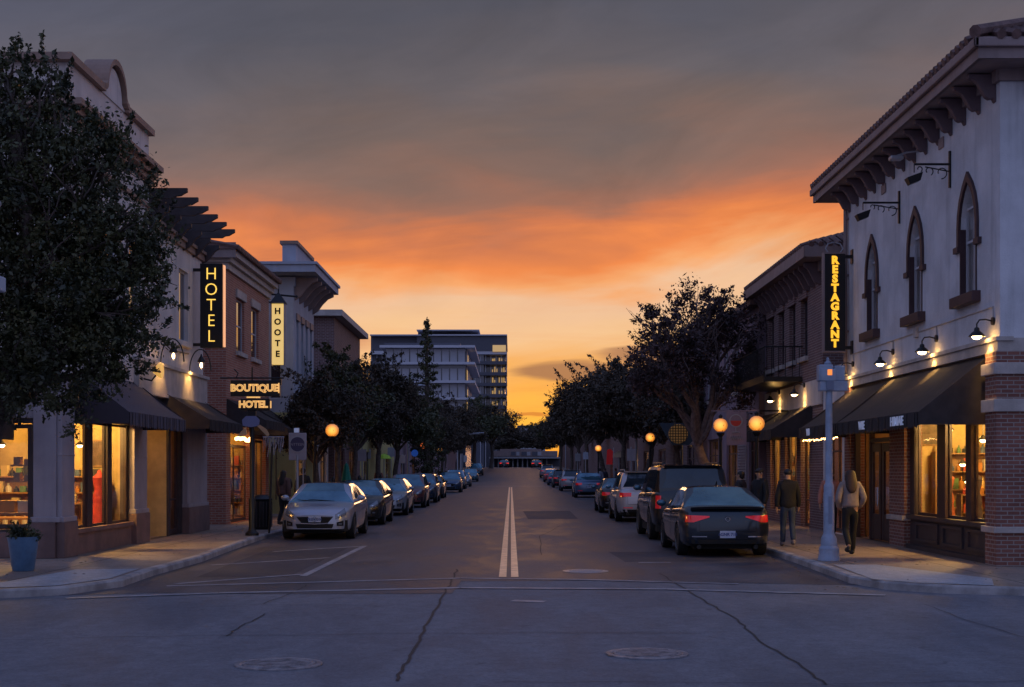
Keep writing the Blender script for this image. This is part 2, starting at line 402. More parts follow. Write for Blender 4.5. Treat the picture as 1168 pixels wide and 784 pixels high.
def facade(mb, O, U, Nn, u0, u1, z0, z1, ops, reveal=.22):
    """wall face with real openings and reveals; ops = [(u0,u1,z0,z1)]"""
    O, U, Nn = Vector(O), Vector(U), Vector(Nn)
    us = sorted({u0, u1, *[v for o in ops for v in o[:2]]}); zs = sorted({z0, z1, *[v for o in ops for v in o[2:]]})
    us = [u for u in us if u0 <= u <= u1]; zs = [z for z in zs if z0 <= z <= z1]
    pt = lambda u, d, z: (O+U*u+Nn*d)[:2]+(z,)
    flip = U.cross(Vector((0, 0, 1))).dot(Nn) < 0
    def q(a, b, c, d):
        mb.add([a, b, c, d], [(0, 3, 2, 1) if flip else (0, 1, 2, 3)])
    for i in range(len(us)-1):
        for j in range(len(zs)-1):
            cu, cz = (us[i]+us[i+1])/2, (zs[j]+zs[j+1])/2
            if any(o[0] < cu < o[1] and o[2] < cz < o[3] for o in ops): continue
            q(pt(us[i], 0, zs[j]), pt(us[i+1], 0, zs[j]), pt(us[i+1], 0, zs[j+1]), pt(us[i], 0, zs[j+1]))
    for a, b, c, d in ops:
        q(pt(a, 0, c), pt(a, -reveal, c), pt(a, -reveal, d)[:3], pt(a, 0, d))
        q(pt(b, -reveal, c), pt(b, 0, c), pt(b, 0, d), pt(b, -reveal, d))
        q(pt(a, -reveal, d), pt(b, -reveal, d), pt(b, 0, d), pt(a, 0, d))
        q(pt(a, 0, c), pt(b, 0, c), pt(b, -reveal, c), pt(a, -reveal, c))

def window(par, O, U, Nn, a, b, c, d, fm=None, pm=None, rails=(.5,), stiles=(), sill=None, lintel=None, inset=.08, ft=.055, curtain=False, name='window'):
    fm = fm or frame_dk; pm = pm or glass_up
    mb = MB(); i0, i1 = -inset-.05, -inset
    mb.frame(O, U, Nn, (a, a+ft), (c, d), i0, i1); mb.frame(O, U, Nn, (b-ft, b), (c, d), i0, i1)
    mb.frame(O, U, Nn, (a+ft, b-ft), (c, c+ft), i0, i1); mb.frame(O, U, Nn, (a+ft, b-ft), (d-ft, d), i0, i1)
    for r in rails:
        z = c+(d-c)*r; mb.frame(O, U, Nn, (a+ft, b-ft), (z-.022, z+.022), i0+.004, i1-.004)
    for r in stiles:
        u = a+(b-a)*r; mb.frame(O, U, Nn, (u-.02, u+.02), (c+ft, d-ft), i0+.008, i1-.008)
    w = mb.build(name, fm, par)
    g = MB(); g.frame(O, U, Nn, (a+ft*.5, b-ft*.5), (c+ft*.5, d-ft*.5), -inset-.032, -inset-.024); g.build('pane', pm, w)
    if curtain:
        k = MB(); n = 14; u_a, u_b = a+ft, a+ft+(b-a-2*ft)*.42
        for i in range(n):
            x0 = u_a+(u_b-u_a)*i/n; k.frame(O, U, Nn, (x0, x0+(u_b-u_a)/n*.98), (c+ft, d-ft), -inset-.16-.03*(i % 2), -inset-.14-.03*(i % 2))
        k.build('curtain', curtain_m, w)
    if sill:
        s_ = MB(); s_.frame(O, U, Nn, (a-.10, b+.10), (c-.14, c), -.02, .10); s_.build('sill', sill, w, bevel=.01)
    if lintel:
        s_ = MB(); s_.frame(O, U, Nn, (a-.12, b+.12), (d+.002, d+.26), -.02, .06); s_.build('lintel', lintel, w, bevel=.01)
    return w

def awning(par, O, U, Nn, a, b, ztop, zbot, out, m, val=.28, name='awning', scallop=True, text=None):
    """sloping canvas with closed sides and a hanging valance"""
    O, U, Nn = Vector(O), Vector(U), Vector(Nn)
    pt = lambda u, d, z: tuple((O+U*u+Nn*d)[:2])+(z,)
    mb = MB(); n = max(2, int((b-a)/.5)); th = .02
    for i in range(n):
        u0, u1 = a+(b-a)*i/n, a+(b-a)*(i+1)/n
        for k in range(6):
            t0, t1 = k/6, (k+1)/6
            f = lambda t: (t*out, ztop+(zbot+val-ztop)*t-.05*math.sin(math.pi*t))
            (d0, z0), (d1, z1) = f(t0), f(t1)
            mb.add([pt(u0, d0, z0), pt(u1, d0, z0), pt(u1, d1, z1), pt(u0, d1, z1)], [(0, 1, 2, 3)])
            mb.add([pt(u0, d0, z0-th), pt(u1, d0, z0-th), pt(u1, d1, z1-th), pt(u0, d1, z1-th)], [(3, 2, 1, 0)])
    for u in (a, b):
        mb.add([pt(u, 0, ztop), pt(u, out, zbot+val), pt(u, 0, zbot+val)], [(0, 1, 2)])
        mb.add([pt(u, 0, zbot+val), pt(u, out, zbot+val), pt(u, out, zbot+.06), pt(u, 0, zbot+.06)], [(0, 1, 2, 3)])
    aw = mb.build(name, m, par)
    v = MB(); k = max(4, int((b-a)/.16)); d0, d1 = out, out+.012
    for i in range(k):
        u0, u1 = a+(b-a)*i/k, a+(b-a)*(i+1)/k; um = (u0+u1)/2; zb = zbot if not scallop else zbot+.05
        wv = .012*math.sin(i*2.1)
        v.add([pt(u0, d1+wv, zbot+val+.01), pt(u1, d1-wv, zbot+val+.01), pt(u1, d1-wv, zb), pt(um, d1, zbot), pt(u0, d1+wv, zb),
               pt(u0, d0+wv, zbot+val+.01), pt(u1, d0-wv, zbot+val+.01), pt(u1, d0-wv, zb), pt(um, d0, zbot), pt(u0, d0+wv, zb)],
              [(0, 1, 2, 3, 4), (9, 8, 7, 6, 5), (2, 7, 8, 3), (3, 8, 9, 4)])
    v.build('valance', m, aw)
    fr = MB()
    for u in (a+.03, b-.03): fr.tube([pt(u, .02, zbot+val-.03), pt(u, out-.03, zbot+val-.03)], .015, 6)
    fr.tube([pt(a+.03, out-.03, zbot+val-.03), pt(b-.03, out-.03, zbot+val-.03)], .015, 6); fr.build('awning_frame', black_m, aw)
    if text:
        for t, u in text:
            p = pt(u, out+.05, zbot+val*.55); tm = text_mb(t, .24, .012, p, tuple(U) if U.cross(Vector((0,0,1))).dot(Nn) > 0 else tuple(-U), bold=.004)
            tm.build('lettering', white_m, aw)
    return aw

def room(par, x0, x1, y0, y1, z0, z1, m, open_x, floor=None, front=True):
    """inside of a shop: box of thin slabs, open towards the street (open_x = x of the open side)"""
    mb = MB(); t = .05; back = x0 if abs(open_x-x1) < abs(open_x-x0) else x1
    s = -1 if back == x0 else 1
    mb.box(back, back+s*t, y0-t, y1+t, z0, z1); 
    if front: mb.box(x0, x1, y0-t, y0, z0, z1)
    mb.box(x0, x1, y1, y1+t, z0, z1); mb.box(x0, x1, y0-t, y1+t, z1, z1+t)
    mb.build('shop_interior', m, par)
    f = MB(); f.box(x0, x1, y0-t, y1+t, z0-t, z0-.002); f.build('shop_floor', floor or wood_m, par)

def polyframe(mb, O, U, Nn, poly, d0, d1):
    O, U, Nn = Vector(O), Vector(U), Vector(Nn); n = len(poly); vs = []
    for d in (d0, d1):
        for u, z in poly: p = O+U*u+Nn*d; vs.append((p.x, p.y, z))
    fs = [tuple(range(n)), tuple(range(2*n-1, n-1, -1))]+[(i, i+n, (i+1) % n+n, (i+1) % n) for i in range(n)]
    return mb.add(vs, fs)

# ================================================================== THE GROUND
def zp(y):
    t = min(1, max(0, (y-140)/135)); return 2.1*t*t*(3-2*t)
YS = [-60, 0, 10, 19, 24, 40, 60, 90, 120, 140]+[140+i*9 for i in range(1, 16)]+[300, 600, 1500, 5000]
def strip(name, m, x0, x1, y0, y1, dz, kind='structure'):
    ys = [y0]+[y for y in YS if y0 < y < y1]+[y1]; mb = MB()
    for a, b in zip(ys, ys[1:]):
        mb.add([(x0, a, zp(a)+dz), (x1, a, zp(a)+dz), (x1, b, zp(b)+dz), (x0, b, zp(b)+dz)], [(0, 1, 2, 3)])
    o = mb.build(name, m); tag(o, kind=kind); return o
strip('ground', earth, -3000, 3000, -60, 5000, 0.0)
strip('crossing_road', crossing, -80, 80, -40, 22.6, .004)
mb = MB()   # street surface starts on a slightly ragged seam with the crossing
seam = [(-6.4, 19.9), (-5.2, 20.3), (-3, 20.1), (-.85, 20.2), (-.80, 22.4), (1.6, 22.6), (3.8, 22.0), (5.6, 21.6)]
ys = [24, 40, 60, 90, 120, 140]+[140+i*9 for i in range(1, 16)]+[285]
xs = [p[0] for p in seam]
for (xa, ya), (xb, yb) in zip(seam, seam[1:]):
    rows = [None]+ys
    for k in range(len(ys)):
        a0 = (xa, ya, .008) if k == 0 else (xa, ys[k-1], zp(ys[k-1])+.008); b0 = (xb, yb, .008) if k == 0 else (xb, ys[k-1], zp(ys[k-1])+.008)
        mb.add([a0, b0, (xb, ys[k], zp(ys[k])+.008), (xa, ys[k], zp(ys[k])+.008)], [(0, 1, 2, 3)])
tag(mb.build('road', asphalt), kind='structure')

def pavement(name, side, stations, xout):
    """raised slab + kerb following stations (y, x of the kerb face)"""
    H = .13; mb, kb = MB(), MB()
    st = [(y, x) for y, x in stations]
    last = st[-1]; st += [(y, last[1]) for y in YS if last[0] < y < 290]
    kw = .16*side
    for (ya, xa), (yb, xb) in zip(st, st[1:]):
        za, zb = zp(ya), zp(yb)
        mb.add([(xa+kw, ya, za+H-.002), (xout, ya, za+H-.002), (xout, yb, zb+H-.002), (xb+kw, yb, zb+H-.002)], [(0, 1, 2, 3) if side > 0 else (3, 2, 1, 0)])
        kb.add([(xa+.03*side, ya, za+H), (xa+kw, ya, za+H), (xb+kw, yb, zb+H), (xb+.03*side, yb, zb+H), (xa, ya, za), (xb, yb, zb), (xa, ya, za+H-.03), (xb, yb, zb+H-.03)],
               [(0, 1, 2, 3), (4, 6, 7, 5), (6, 0, 3, 7)] if side > 0 else [(3, 2, 1, 0), (5, 7, 6, 4), (7, 3, 0, 6)])
    ya, xa = st[0]
    mb.add([(xa+kw, ya, H-.002), (xout, ya, H-.002), (xout, ya, 0), (xa+kw, ya, 0)], [(0, 1, 2, 3)]); kb.add([(xa, ya, 0), (xa+kw, ya, 0), (xa+kw, ya, H), (xa, ya, H)], [(0, 1, 2, 3)])
    tag(mb.build(name, concrete), kind='structure'); tag(kb.build(name+'_kerb', kerb_m), kind='structure')
pavement('pavement', 1, [(19.62, 9.5), (19.8, 7.4), (20.2, 6.2), (20.9, 5.55), (22, 5.3), (24, 5.35), (27, 5.42), (40, 5.45)], 40)
pavement('pavement', -1, [(18.9, -9.5), (19.2, -7.4), (20.0, -6.3), (21.3, -5.9), (23.5, -6.0), (27, -5.95), (31, -6.15), (35, -6.3)], -40)
# pale kerb ramp on the right-hand corner and small one on the left
mb = MB(); mb.add([(5.46, 21.2, .136), (5.9, 20.55, .136), (6.9, 20.05, .136), (7.3, 21.3, .136), (6.35, 24.4, .136), (5.6, 24.4, .136)], [(0, 1, 2, 3, 4, 5)])
tag(mb.build('kerb_ramp', pale_conc), kind='structure')
mb = MB(); mb.add([(-7.6, 19.5, .136), (-6.5, 20.0, .136), (-6.1, 21.3, .136), (-6.2, 23.4, .136), (-7.2, 23.2, .136)], [(0, 1, 2, 3, 4)])
tag(mb.build('kerb_ramp', pale_conc), kind='structure')

def line(pts, w, m, dz=.014, along=None, name='road_marking'):
    """painted line along a ground polyline; width measured across y when along='x'"""
    mb = MB()
    for (x0, y0), (x1, y1) in zip(pts, pts[1:]):
        d = Vector((x1-x0, y1-y0, 0)); n = max(1, int(d.length/8)); q = Vector((-d.y, d.x, 0)).normalized()*w/2
        for i in range(n):
            a = Vector((x0, y0, 0))+d*i/n; b = Vector((x0, y0, 0))+d*(i+1)/n
            mb.add([(a.x+q.x, a.y+q.y, zp(a.y)+dz), (a.x-q.x, a.y-q.y, zp(a.y)+dz), (b.x-q.x, b.y-q.y, zp(b.y)+dz), (b.x+q.x, b.y+q.y, zp(b.y)+dz)], [(0, 1, 2, 3)])
    return tag(mb.build(name, m), kind='structure')
G = lambda px, py: ((px-CX)*F*CAMZ/(py-HY)/F, F*CAMZ/(py-HY))
line([(-.14, 23.2), (-.15, 80), (-.16, 137)], .125, paint_y); line([(.06, 23.2), (.05, 80), (.04, 137)], .125, paint_y)
line([G(190, 669.5), G(345, 665.5), G(525, 660.5), G(660, 662), G(842, 667)], .16, paint_w)
line([G(75, 683.5), G(250, 677.5), G(525, 671.5), G(760, 673), G(1010, 680)], .20, paint_w)
line([(-3.40, 32.6), (-3.47, 23.4)], .13, paint_w)
line([G(312, 630), G(412, 624)], .14, paint_w); line([G(240, 645.5), G(377, 637)], .14, paint_w); line([G(200, 667), G(345, 656)], .14, paint_w)
line([G(728, 642.5), G(765, 642.5)], .25, paint_w); line([G(584, 686), G(622, 687)], .25, paint_w, .010)
for y in (46, 52, 58.5, 65, 71.5): line([(3.15, y), (3.55, y)], .1, paint_w); line([(-3.6, y+3), (-3.2, y+3)], .1, paint_w)
line([(-5.9, 142), (5.2, 142)], .5, paint_w); line([(-5.9, 147), (5.2, 147)], .4, paint_w); line([(.6, 205), (5.0, 205)], 1.2, paint_y)
line([(-5.9, 178), (5.2, 178)], .5, paint_w)
for pl, w in (([(522, 650), (516, 662), (510, 672), (497, 694), (484, 716), (472, 742), (462, 760), (453, 778)], .05),
              ([(752, 655), (783, 673), (815, 693), (845, 711), (862, 729), (893, 747), (917, 763), (942, 782)], .035),
              ([(0, 731), (120, 728), (260, 726), (483, 724), (620, 723), (800, 724)], .022), ([(258, 726), (280, 713), (302, 701)], .03),
              ([(300, 690), (345, 672), (350, 668)], .02), ([(584, 779), (740, 780), (960, 781), (1168, 778)], .02), ([(210, 694), (300, 690), (430, 692)], .02),
              ([(1055, 690), (1100, 708), (1168, 728)], .02), ([(586, 722), (700, 722), (850, 722)], .015), ([(640, 600), (616, 612), (618, 634)], .03)):
    rng = random.Random(int(pl[0][0])); pts = []
    for a, b in zip(pl, pl[1:]):
        for i in range(5):
            t = i/5; p = G(a[0]+(b[0]-a[0])*t, a[1]+(b[1]-a[1])*t); pts.append((p[0]+rng.uniform(-.025, .025), p[1]+rng.uniform(-.05, .05)))
    pts.append(G(*pl[-1])); line(pts, w*.6, crack_m, .012, name='road_crack')
for i, (px, py, lab) in enumerate(((668, 652.5, 'pale round manhole cover beside the end of the double yellow line'), (738, 747, 'round iron manhole cover at the front right of the centre line'),
                     (318, 759, 'round iron manhole cover in the crossing at the front left'))):
    x, y = G(px, py); r = .35; mb = MB(); mb.lathe([(r+.05, 0), (r+.05, .012), (r, .014), (r-.015, .006), (r-.02, .016), (.0, .016)], (x, y, .006), 36)
    for a in range(-4, 5):
        L = math.sqrt(max(0, .3**2-(a*.066)**2))
        if L > .05: mb.box(x-L, x+L, y+a*.066-.014, y+a*.066+.014, .02, .028)
    tag(mb.build('manhole_cover', iron if i else galv), lab, 'manhole cover', 'manhole covers in the road')

patch_d = ground_mat('patch_asphalt', (.055, .050, .060, 1), (.090, .080, .092, 1), .7, spots=.4)
for q in (((2.2, 27), (4.6, 27.4), (4.5, 30.5), (2.1, 30.2)), ((.6, 50), (2.4, 50.3), (2.5, 60), (.5, 59.5)), ((-5.2, 23.2), (-3.7, 23.3), (-3.7, 31.8), (-5.4, 31.0))):
    m = MB(); m.add([(a, b, .0105 if b > 20.5 else .0075) for a, b in q], [tuple(range(len(q)))]); tag(m.build('road_patch', patch_d), kind='structure')

# ================================================================== RIGHT-HAND BUILDINGS
RO, UY, NR, NL = (8.4, 0, 0), (0, 1, 0), (-1, 0, 0), (1, 0, 0)
LO = (-8.5, 0, 0); UX, NF = (1, 0, 0), (0, -1, 0)
H0 = .13

def right_corner():
    t = thing('corner_building', 'grey stucco corner building on the right with arched windows and brick shopfront', 'building', (12, 30, 0))
    Y0, Y1, ZT = 24.1, 35.1, 8.66; wx = 25.75, 29.1, 32.6; hw = .46
    ops = [(y-hw, y+hw, 5.0, 7.08) for y in wx]
    w = MB(); facade(w, RO, UY, NR, Y0, Y1, 4.05, ZT, ops, .3)
    facade(w, (0, Y0, 0), UX, NF, 8.4, 20, 4.05, ZT, [], .2)
    w.box(8.42, 20, Y1-.02, Y1, .1, ZT)
    arch = [(-hw, 6.25), (-hw+.03, 6.48), (-hw+.12, 6.72), (-hw+.26, 6.92), (0, 7.08)]
    for y in wx:
        for s in (-1, 1):
            polyframe(w, RO, UY, NR, [(y+s*u, z) for u, z in arch]+[(y-s*hw, 7.08)], -.3, -.001)
    w.build('wall', stucco, t)
    for y in wx:
        fr = window(t, RO, UY, NR, y-hw, y+hw, 5.0, 7.08, fm=frame_lt, rails=(.48, .78), stiles=(.5,), inset=.09, curtain=True, pm=glass_shop)
        bk = MB(); bk.frame(RO, UY, NR, (y-hw-.2, y+hw+.6), (4.9, 7.2), -.42, -.38); bk.build('dark_backing', room_d, t)  # dark sheet standing in for the unlit room behind the panes
        s_ = MB()
        outer = [(-hw-.11, 5.95), (-hw-.11, 6.28), (-hw-.075, 6.55), (-hw+.03, 6.81), (-hw+.20, 7.03), (0, 7.26)]
        inner = [(-hw, 5.95)]+arch
        for s in (-1, 1):
            for i in range(5):
                polyframe(s_, RO, UY, NR, [(y+s*outer[i][0], outer[i][1]), (y+s*outer[i+1][0], outer[i+1][1]), (y+s*inner[i+1][0], inner[i+1][1]), (y+s*inner[i][0], inner[i][1])], 0, .05)
            s_.frame(RO, UY, NR, sorted((y+s*(hw+.25), y+s*(hw-.01))), (5.84, 5.95), 0, .07)
            s_.frame(RO, UY, NR, sorted((y+s*hw, y+s*(hw-.035))), (5.0, 6.26), -.088, .02)
        s_.build('surround', surround_m, fr)
        sl = MB(); sl.frame(RO, UY, NR, (y-hw-.2, y+hw+.2), (4.80, 5.0), -.02, .16); sl.build('sill', surround_m, fr, bevel=.015)
    # stone band, brick piers
    b = MB(); b.frame(RO, UY, NR, (Y0-.06, Y1), (3.82, 4.05), -.2, .06); b.frame(RO, UY, NR, (Y0-.1, Y1), (4.0, 4.07), -.2, .10)
    b.box(8.6, 20, Y0-.063, Y0+.2, 3.825, 4.048); b.build('stone_band', stone, t)
    cap = MB()
    for z0, z1 in ((3.42, 3.62), (2.78, 3.0), (.70, .81)):
        cap = MB(); cap.box(8.24, 9.3, Y0-.16, 24.62, z0, z1); cap.build('stone_course', stone, t, bevel=.012)
    cap = MB(); cap.box(8.26, 8.6, 29.66, 30.9, .70, .81); cap.build('stone_course', stone, t, bevel=.012)
    for bb in ((8.30, 9.24, Y0-.10, 24.56, H0, 3.82), (8.32, 8.7, 29.7, 30.86, H0, 3.7), (8.34, 8.7, 34.5, 35.1, H0, 3.82)): p = MB(); p.box(*bb); p.build('brick_pier', brick_r, t)
    p = MB(); p.box(9.2, 20, Y0, Y0+.3, H0, 3.82); p.build('side_wall', brick_r, t)
    # shop fascia wall behind awnings
    f = MB(); facade(f, (8.45, 0, 0), UY, NR, 24.5, 35.1, H0, 3.83, [(24.62, 29.4, .82, 3.1), (31.3, 34.4, H0, 3.05)], .12); f.build('shopfront_wall', plum_dk, t)
    bl = MB()
    for a, c in ((24.6, 26.0), (26.08, 27.5), (27.58, 29.3)):
        bl.frame((8.45, 0, 0), UY, NR, (a+.12, c-.1), (.30, .36), 0, .04); bl.frame((8.45, 0, 0), UY, NR, (a+.12, c-.1), (.64, .70), 0, .04)
        bl.frame((8.45, 0, 0), UY, NR, (a+.12, a+.18), (.36, .64), 0, .04); bl.frame((8.45, 0, 0), UY, NR, (c-.16, c-.1), (.36, .64), 0, .04)
    bl.frame((8.45, 0, 0), UY, NR, (24.56, 29.7), (H0, .22), 0, .09); bl.frame((8.45, 0, 0), UY, NR, (24.56, 29.7), (.76, .84), -.1, .10)
    bl.build('bulkhead_panel', plum_dk, t)
    for a, c in ((24.64, 25.72), (25.98, 27.25), (27.72, 29.3)):
        window(t, (8.45, 0, 0), UY, NR, a, c, .84, 3.08, pm=glass_shop, rails=(), inset=.05, ft=.06, name='shop_window')
    mu = MB()
    for a, c in ((25.70, 26.0), (27.23, 27.74)): mu = MB(); mu.frame((8.45, 0, 0), UY, NR, (a, c), (.84, 3.1), -.1, .03); mu.build('mullion', frame_dk, t, bevel=.01)
    room(t, 8.62, 12.5, 24.7, 30.2, H0+.02, 3.2, room_m, 8.62)
    room(t, 8.75, 11.5, 31.0, 34.6, H0+.02, 3.1, room_d, 8.75)
    # doors in the entrance bay
    for a, c in ((31.35, 32.35), (32.45, 33.3)):
        d = MB(); O = (8.6, 0, 0)
        d.frame(O, UY, NR, (a, a+.16), (H0+.02, 2.4), 0, .05); d.frame(O, UY, NR, (c-.16, c), (H0+.02, 2.4), 0, .05)
        d.frame(O, UY, NR, (a+.16, c-.16), (H0+.02, .75), 0, .045); d.frame(O, UY, NR, (a+.16, c-.16), (2.2, 2.4), 0, .045); dr = d.build('door', frame_dk, t)
        g = MB(); g.frame(O, UY, NR, (a+.15, c-.15), (.74, 2.21), .018, .026); g.build('pane', glass_shop, dr)
        k = MB(); k.tube([(8.5, a+.1, .95), (8.5, a+.1, 1.35)], .015, 6); k.build('handle', chrome, dr)
    tr = MB(); tr.frame((8.6, 0, 0), UY, NR, (31.3, 33.4), (2.42, 2.52), -.04, .06); tr.frame((8.6, 0, 0), UY, NR, (33.3, 33.42), (H0, 3.0), -.04, .07); tr.build('door_frame', frame_dk, t)
    # eaves: soffit, fascia, gutter, roof, corbels
    e = MB(); e.box(7.84, 20, 23.46, 36.2, 8.66, 8.72); e.box(7.80, 7.86, 23.42, 36.24, 8.66, 8.90); e.box(7.86, 20, 23.42, 23.48, 8.66, 8.90); e.build('soffit', cornice_m, t)
    gu = MB(); gu.box(7.72, 7.80, 23.34, 36.3, 8.84, 9.0); gu.box(7.72, 20, 23.34, 23.42, 8.84, 9.0); gu.build('gutter', cornice_m, t, bevel=.02)
    gm = MB(); gm.frame(RO, UY, NR, (Y0-.04, Y1), (8.46, 8.66), 0, .08); gm.box(8.36, 20, Y0-.08, Y0, 8.46, 8.66); gm.build('frieze', cornice_m, t)
    rf = MB(); zr = 9.0; k = .42
    A, B, C_, D = (7.76, 23.38, zr), (20, 23.38, zr), (20, 36.26, zr), (7.76, 36.26, zr); E_, F_ = (14.2, 29.8, zr+6.4*k), (20, 29.8, zr+6.4*k)
    rf.add([A, B, C_, D, E_, F_], [(0, 1, 5, 4), (0, 4, 3), (3, 4, 5, 2), (0, 3, 2, 1)]); roof = rf.build('roof', tile_m, t)
    tl = MB()
    for i in range(51):
        y = 23.5+i*.25; L = min(y-23.38, 36.26-y, 6.4)
        if L > .2: tl.tube([(7.70, y, zr+.03), (7.76+L, y, zr+.03+L*k)], .085, 6)
    for i in range(48):
        x = 7.9+i*.25; L = min(x-7.76, 6.4)
        if L > .15: tl.tube([(x, 23.30, zr+.03), (x, 23.38+L, zr+.03+L*k)], .085, 6)
    tl.tube([(7.72, 23.34, zr+.08), (14.2, 29.8, zr+6.4*k+.1)], .11, 8); tl.build('tile_rows', tile_m, roof, smooth=True)
    prof = [(0, 0), (-.52, 0), (-.52, -.10), (-.44, -.13), (-.36, -.20), (-.30, -.32), (-.24, -.46), (-.20, -.56), (-.13, -.62), (-.06, -.60), (-.03, -.68), (0, -.70)]
    for i in range(14):
        y = 24.35+i*.80; m = MB(); m.prism([(8.4+a*.92, 8.64+b*.70) for a, b in prof], y-.065, y+.065, 'y'); m.build('corbel', bracket_m, t, bevel=.012)
    for i in range(6):
        x = 8.9+i*.95; m = MB(); m.prism([(24.1+a*.92, 8.64+b*.70) for a, b in prof], x-.065, x+.065, 'x'); m.build('corbel', bracket_m, t, bevel=.012)
    awning(t, RO, UY, NR, 24.75, 30.95, 3.78, 2.52, 1.22, awn_dark, text=[('HIIMIAIE', 25.95), ('WIIE', 28.55)])
    awning(t, RO, UY, NR, 31.05, 34.9, 3.74, 2.52, 1.22, awn_dark, text=[('WB', 33.7)])
    # fairy lights under the far awning
    fl = MB(); rng = random.Random(5)
    for i in range(44): fl.ball((7.25+rng.uniform(-.02, .02), 31.2+i*.084, 2.49+rng.uniform(-.02, .02)), .013, 6, 4)
    fl.build('fairy_lights', bulb_m, t)
    # low parapet wall joining the next building
    a = MB(); facade(a, RO, UY, NR, 35.1, 37.75, H0, 4.35, [(35.6, 37.3, H0, 2.9)], .2); a.box(8.42, 9.5, 35.1, 37.75, 4.3, 4.35); a.build('link_wall', stucco, t)
    cp = MB(); cp.frame(RO, UY, NR, (35.1, 37.7), (4.35, 4.45), -.3, .06); cp.build('coping', stone, t)
    window(t, RO, UY, NR, 35.65, 37.25, H0+.05, 2.85, pm=glass_shop, rails=(.78,), stiles=(.5,), inset=.12, ft=.08, name='glazed_door')
    room(t, 8.65, 11, 35.3, 37.6, H0+.02, 3.0, room_d, 8.65)
    light('POINT', (9.25, 25.9, 2.75), 215, (1, .62, .19), .12, t); light('POINT', (9.3, 28.3, 2.75), 215, (1, .60, .17), .12, t)
    light('POINT', (9.8, 33.0, 2.6), 26, (1, .50, .14), .1, t); light('POINT', (9.8, 36.4, 2.5), 26, (1, .50, .14), .1, t)
right_corner()
m = MB(); m.tube([(8.33, 34.95, 8.7), (8.33, 34.95, 4.1), (8.28, 34.95, 4.0), (8.28, 34.95, 3.9)], .05, 8)
for z in (8.0, 6.6, 5.2): m.box(8.30, 8.40, 34.88, 35.02, z, z+.05)
cbp = bpy.data.objects['corner_building']; m.build('downspout', cornice_m, cbp)
m = MB(); m.tube([(8.385, 24.4, 4.37), (8.385, 24.4, 4.62), (8.385, 34.4, 4.62), (8.385, 34.4, 4.37)], .012, 5)
for y in (27.65, 30.8): m.tube([(8.385, y, 4.62), (8.385, y, 4.37)], .012, 5)
m.box(8.34, 8.4, 28.9, 29.1, 4.52, 4.72); m.build('conduit', stone, cbp)
m = MB(); m.box(8.37, 8.4, 31.4, 31.75, 8.0, 8.2); m.box(8.37, 8.4, 27.2, 27.5, 8.05, 8.25); m.build('wall_vent', cornice_m, cbp)

def gooseneck(x, y, z, side, label, energy=16, group='gooseneck lamps along the right-hand walls', drop=.26, arm=.30):
    """side -1: fixed to a wall on the right and reaching towards the street"""
    t = thing('wall_lamp', label, 'lamp', (x, y, z), group)
    s = side; a = MB()
    a.lathe([(0, -.02), (.07, -.02), (.07, .02), (0, .02)], (x+s*.02, y, z), 12, 'x')
    pts = [(x+s*.03, y, z), (x+s*arm*.5, y, z+.03), (x+s*arm*.85, y, z+.02), (x+s*arm, y, z-.05), (x+s*arm, y, z-.12)]
    a.tube(pts, .014, 8); a.build('arm', black_m, t, smooth=True)
    sh = MB(); c = (x+s*arm, y, z-drop)
    sh.lathe([(.03, .15), (.045, .13), (.05, .09), (.09, .06), (.135, .01), (.14, -.01), (.13, -.01), (.085, .045), (.03, .08)], c, 18); sh.build('lamp_shade', black_m, t, smooth=True)
    b = MB(); b.ball((c[0], c[1], c[2]-.01), (.085, .085, .05)); b.build('bulb', bulb_w, t, smooth=True)
    light('POINT', (x+s*.17, y, z-.30), energy*.13, (1, .56, .15), .05, t)  # extra point beside the wall, added to paint the glow round the lamp
    light('SPOT', (x+s*.24, y, z-.32), energy, (1, .56, .14), .03, t, (0, R(-24 if s < 0 else 24), 0), R(80), .6)
    return t
for y, lab in ((24.4, 'black gooseneck lamp nearest the brick corner of the grey stucco building'), (27.65, 'black gooseneck lamp above the lettered part of the long dark awning'),
               (30.8, 'black gooseneck lamp over the gap between the two dark awnings of the grey building'), (34.4, 'black gooseneck lamp beside the restaurant sign bracket')):
    gooseneck(8.4, y, 4.37, -1, lab, 34)

def scroll_bracket(y, z, L, label):
    t = thing('sign_bracket', label, 'bracket', (8.4, y, z), 'wrought-iron brackets on the upper grey wall')
    m = MB(); m.box(8.36, 8.4, y-.03, y+.03, z-.45, z+.25); m.tube([(8.38, y, z), (8.4-L, y, z)], .022, 6); m.tube([(8.38, y, z-.14), (8.4-L*.7, y, z-.05)], .012, 6)
    for cx, cz, r, a0, a1 in ((8.4-.18, z-.16, .12, -90, 200), (8.4-.42, z-.13, .09, -60, 220), (8.4-.60, z-.09, .06, -60, 200)):
        if 8.4-cx > L: continue
        m.tube([(cx+r*(1-.5*i/14)*math.cos(R(a0+(a1-a0)*i/14)), y, cz+r*(1-.5*i/14)*math.sin(R(a0+(a1-a0)*i/14))) for i in range(15)], .011, 5)
    m.build('arm', black_m, t, smooth=True)
    f = MB(); X = 8.4-L; f.tube([(X, y, z), (X, y, z-.16)], .012, 6)
    f.add([(X-.16, y-.12, z-.27), (X+.14, y-.12, z-.16), (X+.14, y+.12, z-.16), (X-.16, y+.12, z-.27), (X-.10, y-.09, z-.40), (X+.10, y-.09, z-.32), (X+.10, y+.09, z-.32), (X-.10, y+.09, z-.40)],
          [(0, 1, 2, 3), (7, 6, 5, 4), (0, 4, 5, 1), (1, 5, 6, 2), (2, 6, 7, 3), (3, 7, 4, 0)]); f.build('floodlight', black_m, t, bevel=.01)
